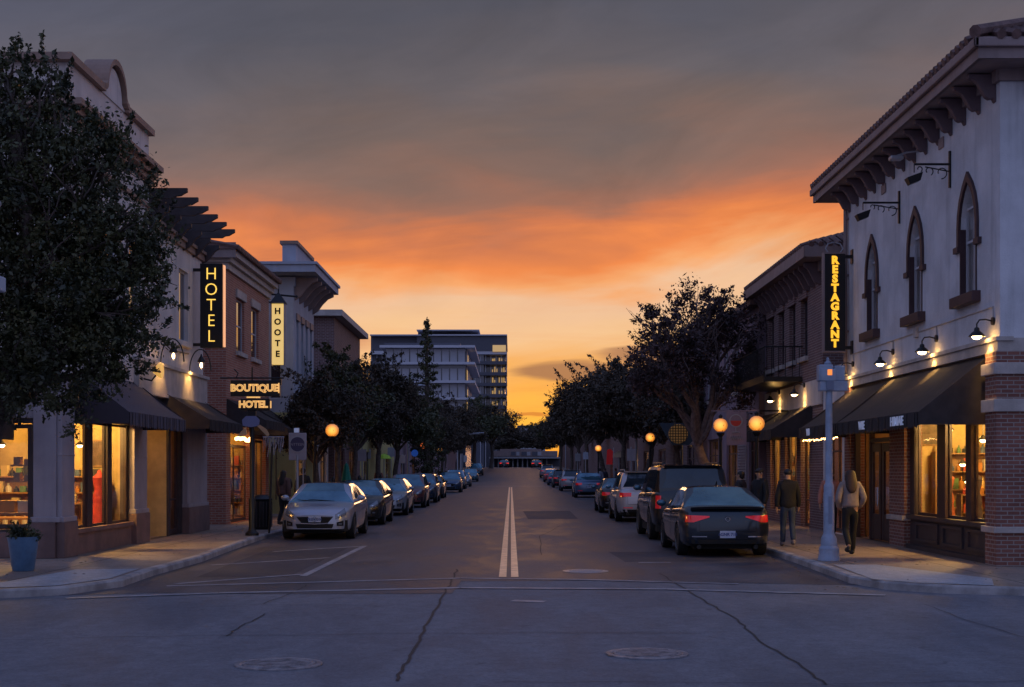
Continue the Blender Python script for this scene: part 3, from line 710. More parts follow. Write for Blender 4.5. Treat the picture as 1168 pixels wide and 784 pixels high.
scroll_bracket(26.8, 7.62, .70, 'wrought-iron scroll bracket with unlit floodlight, nearer of the two on the grey wall')
scroll_bracket(30.3, 7.55, .80, 'wrought-iron scroll bracket with unlit floodlight, farther of the two on the grey wall')
t = thing('floodlight', 'small pale floodlight tucked under the corbels of the grey building', 'floodlight', (8.3, 28.9, 8.2))
m = MB(); m.tube([(8.4, 28.9, 8.35), (8.15, 28.9, 8.32), (7.95, 28.9, 8.25)], .02, 6); m.build('arm', galv, t)
m = MB(); m.box(7.80, 8.06, 28.78, 29.02, 8.16, 8.24); m.build('lamp_head', galv, t, bevel=.02)

# ---- restaurant blade sign
def letters_on(par, txt, x, y, z_top, z_bot, size, m, bold=.01, sx=1.0):
    n = len(txt)
    for i, ch in enumerate(txt):
        z = z_top+(z_bot-z_top)*(i+.5)/n
        text_mb(ch, size, .02, (x, y, z), (sx, 0, 0), bold=bold).build('letter', m, par)
neon_y = mat('lit_letter_amber', (1, .6, .1, 1), .5, emit=lin(255, 186, 40), es=1.05)
neon_w = mat('lit_letter_pale', (1, .7, .3, 1), .5, emit=lin(255, 190, 105), es=.72)
t = thing('restaurant_sign', 'tall black blade sign with amber letters reading down, on the grey stucco wall', 'sign', (8.0, 34.5, 4.7))
m = MB(); m.box(7.70, 8.21, 34.44, 34.62, 4.70, 7.08); pn = m.build('sign_panel', black_m, t, bevel=.01)
m = MB(); m.box(7.665, 7.70, 34.43, 34.63, 4.66, 7.12); m.box(7.70, 8.21, 34.43, 34.63, 4.66, 4.698); m.box(7.70, 8.21, 34.43, 34.63, 7.082, 7.12); m.build('sign_frame', cornice_m, t)
letters_on(t, 'RESTAGRANT', 7.95, 34.43, 7.03, 4.76, .26, neon_y, .014, 1.05)
m = MB(); m.tube([(7.80, 34.53, 7.12), (7.74, 34.53, 7.22), (7.80, 34.53, 7.34), (7.95, 34.53, 7.38), (8.10, 34.53, 7.34), (8.17, 34.53, 7.22), (8.10, 34.53, 7.12)], .018, 6)
m.build('hoop', galv, t, smooth=True)
m = MB(); m.box(8.21, 8.4, 34.48, 34.56, 6.98, 7.06); m.box(8.21, 8.4, 34.48, 34.56, 4.74, 4.82); m.box(8.37, 8.40, 34.42, 34.62, 6.85, 7.19); m.box(8.37, 8.40, 34.42, 34.62, 4.62, 4.95); m.build('bracket', black_m, t)

def shop_light(x, y, z, e, par, c=(1, .55, .15)): light('POINT', (x, y, z), e, c, .12, par)

def right_brick():
    t = thing('brick_building', 'dark red brick building with bracketed eaves, next beyond the grey corner building', 'building', (12, 42, 0))
    Y0, Y1, ZT = 37.8, 46.2, 7.4
    wins = [(39.75, 40.65), (41.45, 42.35), (43.15, 44.05), (44.85, 45.75)]
    w = MB(); facade(w, RO, UY, NR, Y0, Y1, H0, ZT, [(a, b, 5.0, 6.65) for a, b in wins]+[(39.5, 40.7, H0, 2.9), (41.3, 43.0, .5, 2.9), (43.8, 45.4, .5, 2.9)], .22)
    facade(w, (0, Y0, 0), UX, NF, 8.4, 20, H0, ZT, []); w.box(8.4, 20, Y1-.05, Y1, 0, ZT); w.build('wall', brick_d, t)
    for a, b in wins: window(t, RO, UY, NR, a, b, 5.0, 6.65, fm=frame_dk, sill=stone, lintel=brick_d, inset=.12)
    e = MB(); e.box(7.82, 20, 37.2, 46.8, 7.42, 7.48); e.box(7.76, 7.84, 37.14, 46.86, 7.42, 7.72); e.box(7.76, 20, 37.12, 37.2, 7.42, 7.72); e.frame(RO, UY, NR, (Y0, Y1), (7.15, 7.42), 0, .09); e.build('eaves', cornice_m, t)
    for i in range(12):
        y = 38.1+i*.71; m = MB(); m.prism([(8.4, 7.40), (7.95, 7.40), (7.95, 7.30), (8.06, 7.2), (8.16, 7.02), (8.24, 6.86), (8.4, 6.80)], y-.07, y+.07, 'y'); m.build('corbel', bracket_m, t)
    rf = MB(); z = 7.72; k = .36
    rf.add([(7.78, 37.14, z), (20, 37.14, z), (20, 46.86, z), (7.78, 46.86, z), (12.6, 42, z+4.8*k), (20, 42, z+4.8*k)], [(0, 1, 5, 4), (0, 4, 3), (3, 4, 5, 2), (0, 3, 2, 1)]); roof = rf.build('roof', tile_m, t)
    tl = MB()
    for i in range(38):
        y = 37.3+i*.25; L = min(y-37.14, 46.86-y, 4.8)
        if L > .2: tl.tube([(7.74, y, z+.03), (7.78+L, y, z+.03+L*k)], .08, 6)
    for i in range(48):
        x = 7.95+i*.25; L = min(x-7.78, 4.8); tl.tube([(x, 37.10, z+.03), (x, 37.14+L, z+.03+L*k)], .08, 6)
    tl.build('tile_rows', tile_m, roof, smooth=True)
    b = MB(); b.box(7.3, 8.38, 40.4, 45.8, 4.32, 4.46); b.box(7.26, 7.30, 40.36, 45.84, 4.30, 4.50)
    for i in range(28): b.tube([(7.30, 40.42+i*.2, 4.46), (7.30, 40.42+i*.2, 5.3)], .012, 5)
    b.tube([(7.30, 40.4, 5.32), (7.30, 45.8, 5.32)], .022, 6); b.tube([(7.30, 40.4, 5.32), (8.4, 40.4, 5.32)], .022, 6)
    for i in range(6): b.tube([(7.30+i*.2, 40.4, 4.46), (7.30+i*.2, 40.4, 5.3)], .012, 5)
    b.build('balcony', black_m, t)
    band = MB(); band.frame(RO, UY, NR, (37.85, 46.2), (3.55, 4.25), 0, .05); band.build('fascia', stucco_w, t)
    awning(t, RO, UY, NR, 39.1, 43.2, 3.6, 2.62, 1.15, awn_dark, scallop=False); awning(t, RO, UY, NR, 43.5, 46.1, 3.6, 2.62, 1.15, awn_dark, scallop=False)
    for a, b_, c in ((39.55, 40.65, H0+.02), (41.35, 42.95, .52), (43.85, 45.35, .52)):
        window(t, RO, UY, NR, a, b_, c, 2.88, pm=glass_shop, rails=() if c > .3 else (.28,), stiles=(.5,) if c > .3 else (), inset=.12, ft=.09, name='shop_window')
    room(t, 8.66, 11.5, 38.6, 45.8, H0+.02, 3.2, room_m, 8.66)
    shop_light(9.4, 40.5, 2.7, 90, t); shop_light(9.4, 44.0, 2.7, 90, t)
right_brick()
gooseneck(8.35, 39.9, 4.18, -1, 'black gooseneck lamp near the edge of the dark brick building', 34)
gooseneck(8.35, 43.6, 4.18, -1, 'black gooseneck lamp under the balcony of the dark brick building', 34)

def plain_block(name, label, side, X, Y0, Y1, ZT, wm, wins, shops, depth=12, roof='flat', cat='building', rm=None, eave=None, zeave=None, lit=True, fm=None):
    """ordinary two-storey street building; wins/shops are openings on the street face"""
    s = 1 if side > 0 else -1; O = (X, 0, 0); Nn = (-s, 0, 0); back = X+s*depth
    t = thing(name, label, cat, ((X+back)/2, (Y0+Y1)/2, 0))
    w = MB(); facade(w, O, UY, Nn, Y0, Y1, 0, ZT, wins+shops, .2)
    facade(w, (0, Y0, 0), UX, NF, min(X, back), max(X, back), 0, ZT, []); facade(w, (0, Y1, 0), UX, (0, 1, 0), min(X, back), max(X, back), 0, ZT, [])
    w.build('wall', wm, t)
    for a, b, c, d in wins: window(t, O, UY, Nn, a, b, c, d, sill=stone, fm=fm)
    for a, b, c, d in shops: window(t, O, UY, Nn, a+.02, b-.02, c+.02, d-.02, pm=glass_shop, rails=(.75,), stiles=(.5,), ft=.08, name='shop_window')
    ev = eave if eave is not None else .35; rm = rm or tile_m
    r = MB(); x0, x1 = min(X-s*ev, back), max(X-s*ev, back)
    if roof == 'flat':
        r.box(x0, x1, Y0-ev, Y1+ev, ZT, ZT+.28); r.build('roof', rm, t)
    else:
        r.box(x0, x1, Y0-ev, Y1+ev, ZT, ZT+.22)
        z = ZT+.22; hd = min((Y1-Y0)/2, depth/2)*.98+ev; k = .38; xs = X-s*ev; ym0, ym1 = Y0-ev+hd, Y1+ev-hd; xr = xs+s*hd
        if ym1 < ym0: ym0 = ym1 = (Y0+Y1)/2
        q = [(xs, Y0-ev, z), (back, Y0-ev, z), (back, Y1+ev, z), (xs, Y1+ev, z), (xr, ym0, z+hd*k), (xr, ym1, z+hd*k)]
        r.add(q, [(0, 1, 4), (1, 2, 5, 4), (2, 3, 5), (3, 0, 4, 5), (0, 3, 2, 1)]); r.build('roof', rm, t)
    if shops:
        ya, yb = min(a for a, *_ in shops)-.3, max(b for _, b, *_ in shops)+.3
        rx = sorted((X+s*.24, X+s*3.2)); room(t, rx[0], rx[1], ya, yb, min(c for _, _, c, _ in shops)-.3 if side else 0, max(d for *_, d in shops)+.2, room_m, X+s*.24)
        if lit: shop_light(X+s*1.7, (ya+yb)/2, 2.4, 40 if lit is True else lit, t)
    return t
B3 = plain_block('shop_building', 'plum-coloured shop building with a fanlight, behind the near tree on the right', 1, 8.2, 46.4, 60, 7.2, stucco_p,
            [(y, y+1, 4.6, 6.3) for y in (48, 50.5, 53, 55.5, 58)], [(47.0, 48.4, H0, 3.2), (50.6, 53.4, .5, 3.0), (55.5, 58.5, .4, 3.0)], roof='hip', fm=frame_lt)
m = MB(); cy, cz = 49.6, 3.45
for i in range(12):
    a0, a1 = math.pi*i/12, math.pi*(i+1)/12
    polyframe(m, (8.2, 0, 0), UY, NR, [(cy+1.3*math.cos(a0), cz+.85*math.sin(a0)), (cy+1.3*math.cos(a1), cz+.85*math.sin(a1)), (cy+1.1*math.cos(a1), cz+.7*math.sin(a1)), (cy+1.1*math.cos(a0), cz+.7*math.sin(a0))], 0, .1)
for i in range(1, 6):
    a = math.pi*i/6; m.tube([(8.12, cy, cz), (8.12, cy+1.1*math.cos(a), cz+.7*math.sin(a))], .025, 5)
m.frame((8.2, 0, 0), UY, NR, (cy-1.3, cy+1.3), (cz-.08, cz+.04), 0, .1); m.build('fanlight', pilaster_m, B3)
m = MB()
for i in range(26): m.frame((8.2, 0, 0), UY, NR, (48.75, 50.35), (.3+i*.10, .36+i*.10), .02, .05)
m.frame((8.2, 0, 0), UY, NR, (48.65, 48.75), (.2, 2.95), 0, .06); m.frame((8.2, 0, 0), UY, NR, (50.35, 50.45), (.2, 2.95), 0, .06); m.build('louvre_shutter', pilaster_m, B3)
plain_block('shop_building', 'long low-lit building with a hipped tile roof behind the street trees on the right', 1, 8.4, 62, 100, 7.3, brick_d,
            [(y, y+1.1, 4.6, 6.2) for y in range(64, 98, 4)], [(64, 67, .5, 2.9), (70, 72.5, H0, 2.9), (76, 80, .5, 2.9), (86, 89, .5, 2.9), (93, 97, .5, 2.9)], roof='hip', eave=.7)
plain_block('shop_building', 'low dark shop far along the right side beneath the tall trees', 1, 8.6, 104, 150, 5.2, brick_d, [], [(108, 112, .5, 2.8), (118, 122, .5, 2.8), (130, 134, .5, 2.8)])

# ================================================================== LEFT-HAND BUILDINGS
def left_corner():
    t = thing('corner_building', 'cream mission-style corner building on the left with a curved parapet gable', 'building', (-13, 32, 0))
    Y0, Y1, YB, ZT = 26.3, 32.9, 38.7, 8.6; YU = 26.98
    w = MB()
    ups = [(27.4, 28.4, 5.0, 6.9), (29.3, 30.3, 5.0, 6.9), (31.2, 32.2, 5.0, 6.9), (35.9, 36.9, 5.1, 6.95)]
    facade(w, LO, UY, NL, YU, Y1, 3.6, ZT, ups[:3], .25); w.box(-24, -8.5, Y0, YU+.02, 3.58, 3.66); facade(w, LO, UY, NL, Y1, YB, 3.6, 7.7, ups[3:], .25)
    facade(w, (0, YU, 0), UX, NF, -24, -8.5, 3.6, ZT, [(-11.2, -10.0, 5.0, 6.9)], .25)
    w.box(-24, -8.52, YB-.03, YB, 0, 7.7); w.box(-24, -8.52, Y1, Y1+.03, 7.7, 9.6); w.build('wall', stucco_w, t)
    for a, b, c, d in ups: window(t, LO, UY, NL, a, b, c, d, fm=frame_lt, sill=stucco_w, curtain=True)
    window(t, (0, YU, 0), UX, NF, -11.2, -10.0, 5.0, 6.9, fm=frame_lt, sill=stucco_w)
    # cornices and parapet with a bell gable
    c = MB()
    for z0, z1, d in ((8.50, 8.62, .12), (8.62, 8.74, .22), (8.74, 8.86, .34)):
        c.frame(LO, UY, NL, (YU-d, Y1+.05), (z0, z1), -.1, d); c.box(-24, -8.6, YU-d, YU+.1, z0, z1)
    c.frame(LO, UY, NL, (28.0, Y1+.02), (7.9, 7.98), 0, .07); c.build('cornice', trim_m, t)
    p = MB(); p.frame(LO, UY, NL, (YU, Y1), (8.86, 9.62), -.3, 0); p.box(-24, -8.8, YU, YU+.3, 8.86, 9.62)
    poly = [(28.9, 9.62)]+[(29.9+.64*math.cos(a), 9.72+.60*math.sin(a)) for a in np.linspace(math.pi, 0, 17)]+[(30.9, 9.62)]
    polyframe(p, LO, UY, NL, poly[::-1], -.36, .03); p.build('parapet', stucco_w, t)
    k = MB(); k.frame(LO, UY, NL, (YU-.22, 29.05), (9.62, 9.76), -.42, .12); k.frame(LO, UY, NL, (30.75, Y1+.1), (9.62, 9.76), -.42, .12); k.box(-24, -8.9, YU-.22, YU+.42, 9.62, 9.76)
    arc = [(29.00, 9.70), (29.12, 9.72), (29.20, 9.80)]+[(29.9+.70*math.cos(a), 9.77+.64*math.sin(a)) for a in np.linspace(math.pi*.96, math.pi*.04, 17)]+[(30.60, 9.80), (30.68, 9.72), (30.80, 9.70)]
    for (a0, z0), (a1, z1) in zip(arc, arc[1:]): polyframe(k, LO, UY, NL, [(a0, z0-.03), (a1, z1-.03), (a1, z1+.09), (a0, z0+.09)], -.46, .13)
    k.build('coping', trim_m, t)
    # pergola beams over the lower part
    tr = MB(); tr.frame(LO, UY, NL, (Y1+.05, YB), (7.50, 7.66), 0, .08); tr.frame(LO, UY, NL, (Y1+.05, YB), (7.66, 7.74), -.3, .14); tr.build('cornice', trim_m, t)
    bm = MB(); bm.box(-8.75, -8.57, Y1, YB+.3, 7.95, 8.15); bm.box(-11, -10.8, Y1, YB+.3, 7.95, 8.15); bm.build('pergola_beam', wood_dk, t)
    for i in range(6):
        y = 32.95+i*1.13
        r = MB(); r.prism([(-11.6, 8.15), (-7.95, 8.15), (-7.86, 8.20), (-7.76, 8.21), (-7.66, 8.27), (-7.60, 8.30), (-7.60, 8.39), (-11.6, 8.39)], y-.05, y+.05, 'y'); r.build('rafter', wood_dk, t)
        b = MB(); b.prism([(-8.5, 7.95), (-8.02, 7.95), (-8.02, 7.86), (-8.14, 7.78), (-8.26, 7.62), (-8.38, 7.50), (-8.5, 7.45)], y-.05, y+.05, 'y'); b.build('corbel', wood_dk, t)
    # stone band
    b = MB(); b.frame(LO, UY, NL, (31.6, YB), (3.60, 4.25), 0, .12); b.frame(LO, UY, NL, (31.5, YB+.02), (4.25, 4.33), 0, .18); b.frame(LO, UY, NL, (31.5, YB+.02), (3.52, 3.60), 0, .16); b.build('fascia', stone, t)
    cb = MB()   # carved cables on the wall
    cb.tube([(-8.46, 33.6, 5.0), (-8.44, 34.8, 4.75), (-8.46, 36.8, 4.82)], .02, 5); cb.build('cable', black_m, t)
    # ground floor
    g = MB(); facade(g, LO, UY, NL, Y0, YB, H0, 3.62, [(27.0, 31.2, .62, 2.78), (32.35, 34.8, H0, 3.1), (35.0, 36.2, H0, 2.9)], .2)
    facade(g, (0, Y0, 0), UX, NF, -24, -8.5, H0, 3.62, [(-13.2, -8.98, .66, 2.66)], .2)
    g.build('ground_floor_wall', plum_dk, t)
    for y0, y1, d in ((Y0-.06, 27.0, .10), (31.22, 32.3, .12), (36.25, 38.6, .14)):
        pl = MB(); ba = MB(); pl.frame(LO, UY, NL, (y0, y1), (.80, 3.58), 0, d); pl.frame(LO, UY, NL, (y0-.03, y1+.03), (.80, .90), 0, d+.04); pl.frame(LO, UY, NL, (y0-.01, y1+.01), (2.05, 2.08), 0, d+.01)
        ba.frame(LO, UY, NL, (y0-.04, y1+.04), (H0, .80), 0, d+.06); pl.build('pilaster', pilaster_m, t, bevel=.012); ba.build('plinth', plinth_m, t, bevel=.012)
    pl = MB(); ba = MB(); pl.box(-8.93, -8.5, Y0-.10, Y0, .8, 3.58); ba.box(-8.98, -8.5, Y0-.17, Y0, H0, .80); ba.box(-24, -8.98, Y0-.05, Y0, H0, .62); pl.box(-8.97, -8.42, Y0-.14, Y0, .80, .90)
    pl.box(-24, -8.5, Y0-.06, Y0, 2.75, 3.58)
    pl.build('pilaster', pilaster_m, t, bevel=.012); ba.build('plinth', plinth_m, t, bevel=.012)
    bk = MB(); bk.frame(LO, UY, NL, (27.04, 31.18), (H0, .55), 0, .06); bk.frame(LO, UY, NL, (27.04, 31.18), (.55, .63), -.1, .12); bk.build('bulkhead', plinth_m, t)
    for a, b_ in ((27.02, 28.15), (28.42, 29.5), (29.78, 31.15)): window(t, LO, UY, NL, a, b_, .63, 2.76, pm=glass_shop, rails=(), inset=.04, ft=.05, name='shop_window')
    mu = MB(); mu.frame(LO, UY, NL, (28.13, 28.44), (.63, 2.78), -.1, .02); mu.build('mullion', frame_dk, t, bevel=.01); mu = MB(); mu.frame(LO, UY, NL, (29.48, 29.80), (.63, 2.78), -.1, .02); mu.build('mullion', frame_dk, t)
    window(t, (0, Y0, 0), UX, NF, -13.18, -9.0, .68, 2.64, pm=glass_shop, rails=(), stiles=(.5,), inset=.05, ft=.08, name='shop_window')
    room(t, -13.4, -8.72, 26.55, 31.6, H0+.02, 3.3, room_m, -8.72, front=False)
    # recessed entrance
    en = MB(); en.box(-9.7, -9.65, 32.3, 33.9, H0, 3.1); en.box(-9.7, -8.55, 32.28, 32.33, H0, 3.1); en.box(-9.7, -8.55, 34.78, 34.83, H0, 3.1); en.box(-9.7, -8.5, 32.3, 34.8, 3.08, 3.13); en.build('entrance_wall', room_m, t)
    d = MB(); d.box(-9.66, -9.60, 33.9, 34.78, H0, 2.5); d.build('door', frame_dk, t)
    window(t, LO, UY, NL, 35.05, 36.15, H0+.02, 2.88, pm=glass_shop, rails=(.32,), inset=.1, ft=.12, name='glazed_door')
    room(t, -11, -8.75, 34.95, 36.4, H0+.02, 3.1, room_d, -8.75)
    m = MB(); m.box(-9.64, -9.60, 32.7, 33.25, 1.3, 1.85); m.build('lit_menu_case', mat('lit_menu', (1, .7, .4, 1), .6, emit=lin(255, 190, 100), es=.9), t)
    awning(t, LO, UY, NL, 27.2, 31.9, 3.75, 2.62, 1.1, awn_st); awning(t, LO, UY, NL, 34.2, 38.4, 3.7, 2.72, 1.15, awn_dark)
    awning(t, (0, Y0, 0), UX, NF, -13.6, -9.32, 3.5, 2.28, .8, awn_dark)
    light('POINT', (-9.6, 27.9, 2.9), 250, (1, .60, .17), .12, t); light('POINT', (-9.35, 30.2, 2.9), 220, (1, .58, .16), .12, t)
    light('POINT', (-9.1, 33.3, 2.8), 14, (1, .52, .14), .08, t); light('POINT', (-10, 35.6, 2.6), 12, (1, .50, .14), .08, t)
left_corner()
for y, z, lab in ((33.4, 4.55, 'black hooped jar lamp over the cream band, the one nearer the tree'), (36.4, 4.55, 'black hooped jar lamp over the cream band, the one beside the brick building')):
    t = thing('wall_lamp', lab, 'lamp', (-8.4, y, z), 'hooped jar lamps on the cream band')
    m = MB(); m.tube([(-8.34+.62*0+.55*(1-math.cos(a))*.5, y-.0+0*a, z-.2+.55*math.sin(a)) for a in np.linspace(0, math.pi, 15)], .016, 6)
    m.tube([(-8.34, y, z-.3), (-8.34, y, z-.2)], .016, 6); m.build('arm', black_m, t, smooth=True)
    xx = -8.34+.30; s_ = MB(); s_.lathe([(.015, .28), (.03, .22), (.06, .18), (.10, .10), (.10, .07), (0, .10)], (xx, y, z-.05), 14); s_.build('lamp_cap', black_m, t, smooth=True)
    s_ = MB(); s_.lathe([(.07, .10), (.085, .0), (.08, -.14), (.05, -.2)], (xx, y, z-.05), 14); s_.build('glass_jar', glass_shop, t, smooth=True)
    s_ = MB(); s_.ball((xx, y, z-.06), (.035, .035, .07)); s_.build('bulb', bulb_w, t, smooth=True)
    light('POINT', (-8.18, y, z-.36), 5, (1, .54, .13), .05, t)  # added point close to the wall for the glow patch, apart from the bulb
    light('SPOT', (xx-.06, y, z-.12), 34, (1, .56, .16), .04, t, (0, R(30), 0), R(100), .5)
t = thing('floodlight', 'round amber-lit floodlight at the near end of the cream band', 'floodlight', (-8.2, 31.9, 4.1))
m = MB(); m.tube([(-8.35, 31.9, 3.85), (-8.15, 31.8, 3.8), (-8.0, 31.7, 3.95)], .02, 6); m.build('arm', black_m, t)
m = MB(); m.lathe([(.05, -.10), (.16, .02), (.17, .10), (0, .10)], (-7.98, 31.68, 4.02), 16, 'x'); m.build('lamp_head', mat('lamp_glass_amber', (.9, .6, .25, 1), .4, emit=lin(255, 190, 90), es=.55), t, smooth=True)

t = thing('hotel_sign', 'tall black blade sign with yellow neon capitals on the cream wall', 'sign', (-8.0, 37.5, 5.0))
m = MB(); m.box(-8.30, -7.70, 37.42, 37.62, 5.03, 7.28); m.build('sign_panel', black_m, t, bevel=.01)
m = MB(); m.box(-7.685, -7.655, 37.43, 37.61, 5.06, 7.24); m.build('neon_edge', mat('neon_edge', (1, .6, .4, 1), .5, emit=lin(255, 178, 120), es=.75), t)
letters_on(t, 'HOTEL', -8.0, 37.41, 7.20, 5.12, .46, mat('neon_yellow', (1, .7, .2, 1), .5, emit=lin(255, 206, 84), es=1.05), -.006, .95)
m = MB(); m.box(-8.5, -8.30, 37.48, 37.56, 7.08, 7.16); m.box(-8.5, -8.30, 37.48, 37.56, 5.08, 5.16); m.build('bracket', black_m, t)

def left_brick():
    t = thing('brick_building', 'red brick building with pale cornice and two sash windows, beside the yellow hotel blade sign', 'building', (-13, 45, 0))
    Y0, Y1, ZT = 41.8, 49.2, 8.1; wins = [(43.4, 44.7, 5.45, 7.1), (45.9, 47.2, 5.45, 7.1)]
    w = MB(); facade(w, LO, UY, NL, Y0, Y1, H0, ZT, wins+[(42.5, 45.6, H0, 2.9), (46.6, 48.6, .5, 2.8)], .22)
    facade(w, (0, Y0, 0), UX, NF, -24, -8.5, H0, ZT, []); w.box(-24, -8.52, Y1-.05, Y1, 0, ZT); w.build('wall', brick_l, t)
    for a, b, c, d in wins: window(t, LO, UY, NL, a, b, c, d, fm=frame_lt, sill=stone, lintel=stone, curtain=True)
    c = MB()
    for z0, z1, d in ((7.75, 7.95, .08), (7.95, 8.12, .18), (8.12, 8.30, .32)):
        c.frame(LO, UY, NL, (Y0-d, Y1+.1), (z0, z1), -.1, d); c.box(-10.2, -8.6, Y0-d, Y0+.1, z0, z1)
    c.build('cornice', stone, t)
    r = MB(); r.add([(-8.1, Y0-.4, 8.3), (-8.1, Y1+.2, 8.3), (-10.5, Y1+.2, 8.75), (-10.5, Y0-.4, 8.75), (-10.5, Y0-.4, 8.3), (-10.5, Y1+.2, 8.3)], [(0, 1, 2, 3), (0, 3, 4), (1, 5, 2), (3, 2, 5, 4)]); roof = r.build('roof', tile_m, t)
    tl = MB()
    for i in range(33): tl.tube([(-8.05, Y0-.3+i*.24, 8.35), (-10.5, Y0-.3+i*.24, 8.80)], .085, 6)
    tl.build('tile_rows', tile_m, roof, smooth=True)
    m = MB(); m.box(-10.3, -8.14, Y0-.36, Y0-.30, 8.05, 8.5); m.build('gutter_end', cornice_m, t)
    window(t, LO, UY, NL, 42.55, 45.55, H0+.02, 2.55, pm=glass_shop, rails=(), stiles=(.36,), inset=.12, ft=.09, name='glazed_door')
    window(t, LO, UY, NL, 46.65, 48.55, .52, 2.78, pm=glass_shop, rails=(), stiles=(.5,), inset=.12, ft=.09, name='shop_window')
    b = MB(); rng = random.Random(3)
    for i in range(9): b.ball((-8.38, 42.8+i*.32, 2.74+rng.uniform(-.04, .04)), .06, 8, 6)
    b.build('string_lights', bulb_m, t, smooth=True)
    room(t, -12, -8.76, 42.3, 48.9, H0+.02, 3.1, room_m, -8.76)
    awning(t, LO, UY, NL, 41.9, 45.4, 3.9, 2.98, 1.15, awn_dark); awning(t, LO, UY, NL, 46.2, 49.1, 3.9, 2.85, 1.15, awn_dark)
    light('POINT', (-10.2, 44.0, 2.6), 75, (1, .54, .14), .12, t); light('POINT', (-10.2, 47.6, 2.6), 35, (1, .52, .14), .12, t)
    light('POINT', (-8.05, 44.0, 2.55), 8, (1, .5, .14), .05, t)
left_brick()

def left_gabled():
    X = -8.1; O = (X, 0, 0)
    t = thing('stucco_building', 'blue-grey stucco building with a wide flat bracketed roof and square roof turret', 'building', (-13, 55, 0))
    Y0, Y1, ZT = 52.2, 57.6, 8.95; wins = [(y, y+.55, 5.3, 7.4) for y in (52.9, 54.1, 55.3, 56.5)]
    w = MB(); facade(w, O, UY, NL, Y0, Y1, H0, ZT, wins+[(53.2, 55.2, H0, 2.9)], .2); facade(w, (0, Y0, 0), UX, NF, -24, X, H0, ZT, [(-9.0, -8.55, 4.4, 7.2)], .2)
    w.box(-24, X, Y1-.05, Y1, 0, ZT); w.build('wall', stucco_b, t)
    for a in wins: window(t, O, UY, NL, *a, fm=frame_lt, sill=stone, lintel=cornice_m, rails=(.5,))
    window(t, (0, Y0, 0), UX, NF, -9.0, -8.55, 4.4, 7.2, fm=frame_lt)
    window(t, O, UY, NL, 53.22, 55.18, H0+.02, 2.88, pm=glass_shop, rails=(.7,), stiles=(.5,), name='glazed_door')
    g = MB(); g.frame(O, UY, NL, (Y0-.02, 53.1), (H0, 3.9), 0, .05); g.box(-9.9, X, Y0-.05, Y0, H0, 3.9); g.build('painted_base', stucco_y, t); g = MB(); g.frame(O, UY, NL, (55.3, Y1), (H0, 3.9), 0, .05); g.build('painted_base', stucco_y, t)
    r = MB(); r.box(-24, X+.95, Y0-1.0, Y1+.5, ZT+.05, ZT+.32); r.box(-24, X+1.02, Y0-1.07, Y1+.57, ZT+.32, ZT+.42); r.frame(O, UY, NL, (Y0, Y1), (8.6, 8.95), 0, .06); r.build('roof', stucco_b, t)
    r = MB(); r.box(-8.45, -7.95, 51.8, 56.0, 9.37, 10.10); r.build('turret', stucco_b, t); r = MB(); r.box(-8.53, -7.87, 51.72, 56.08, 10.10, 10.22); r.build('turret_cap', trim_m, t)
    for i in range(5):
        y = 52.5+i*1.2; m = MB(); m.prism([(X, 8.95), (X+.85, 8.95), (X+.85, 8.82), (X+.62, 8.72), (X+.40, 8.5), (X+.22, 8.25), (X, 8.1)], y-.08, y+.08, 'y'); m.build('corbel', cornice_m, t)
    room(t, -11, X-.24, 52.8, 55.6, H0+.02, 3.1, room_m, X-.24); shop_light(-9.6, 54.2, 2.5, 40, t)
    awning(t, O, UY, NL, 52.5, 57.4, 3.6, 2.75, 1.0, awn_dark)
left_gabled()
t = thing('lantern_sign', 'glowing pale yellow lantern-box sign with dark letters hanging above the left trees', 'sign', (-8.3, 50.4, 5.5))
m = MB(); m.box(-8.58, -8.16, 50.3, 50.62, 5.55, 7.72); m.build('light_box', mat('lit_sign_cream', (1, .8, .4, 1), .5, emit=lin(246, 206, 120), es=.68), t, bevel=.01)
m = MB(); m.add([(-8.66, 50.22, 7.74), (-8.08, 50.22, 7.74), (-8.08, 50.7, 7.74), (-8.66, 50.7, 7.74), (-8.37, 50.46, 8.18)], [(0, 1, 4), (1, 2, 4), (2, 3, 4), (3, 0, 4), (3, 2, 1, 0)]); m.tube([(-8.37, 50.46, 8.1), (-8.37, 50.46, 8.4)], .03, 6); m.build('lamp_cap', black_m, t)
m = MB(); m.box(-8.155, -8.12, 50.28, 50.64, 5.5, 7.75); m.box(-8.62, -8.585, 50.28, 50.64, 5.5, 7.75); m.build('sign_frame', stone, t)
m = MB(); m.tube([(-9.0, 50.46, 8.12), (-7.75, 50.46, 8.0)], .035, 6); m.tube([(-9.0, 50.46, 7.8), (-8.5, 50.46, 7.8)], .025, 6); m.ball((-7.72, 50.46, 8.0), .05, 8, 6); m.build('bracket', black_m, t)
letters_on(t, 'HOOTE', -8.37, 50.28, 7.64, 5.72, .30, black_m, .012)
def left_block(*a, **k): return plain_block(a[0], a[1], -1, *a[2:], **k)
left_block('brick_shop_building', 'low brick building with a pale flat overhanging roof, left of the far office blocks', -8.3, 65.8, 77, 8.95, brick_d, [(y, y+1, 5.5, 7.2) for y in (67, 70, 73)], [(67, 70, .5, 2.8), (72, 75, .5, 2.8)], rm=stone, eave=.42)
left_block('shop_building', 'single-storey tan shop with lit windows behind the left row of trees', -8.5, 58.0, 65.2, 5.0, stucco_w, [], [(59, 61.5, .5, 2.8), (62.5, 64.5, H0, 2.8)])
left_block('shop_building', 'long single-storey shop row farther along the left pavement', -8.5, 79, 102, 5.0, stucco_y, [], [(81, 84, .5, 2.8), (88, 91, .5, 2.8), (95, 99, .5, 2.8)])
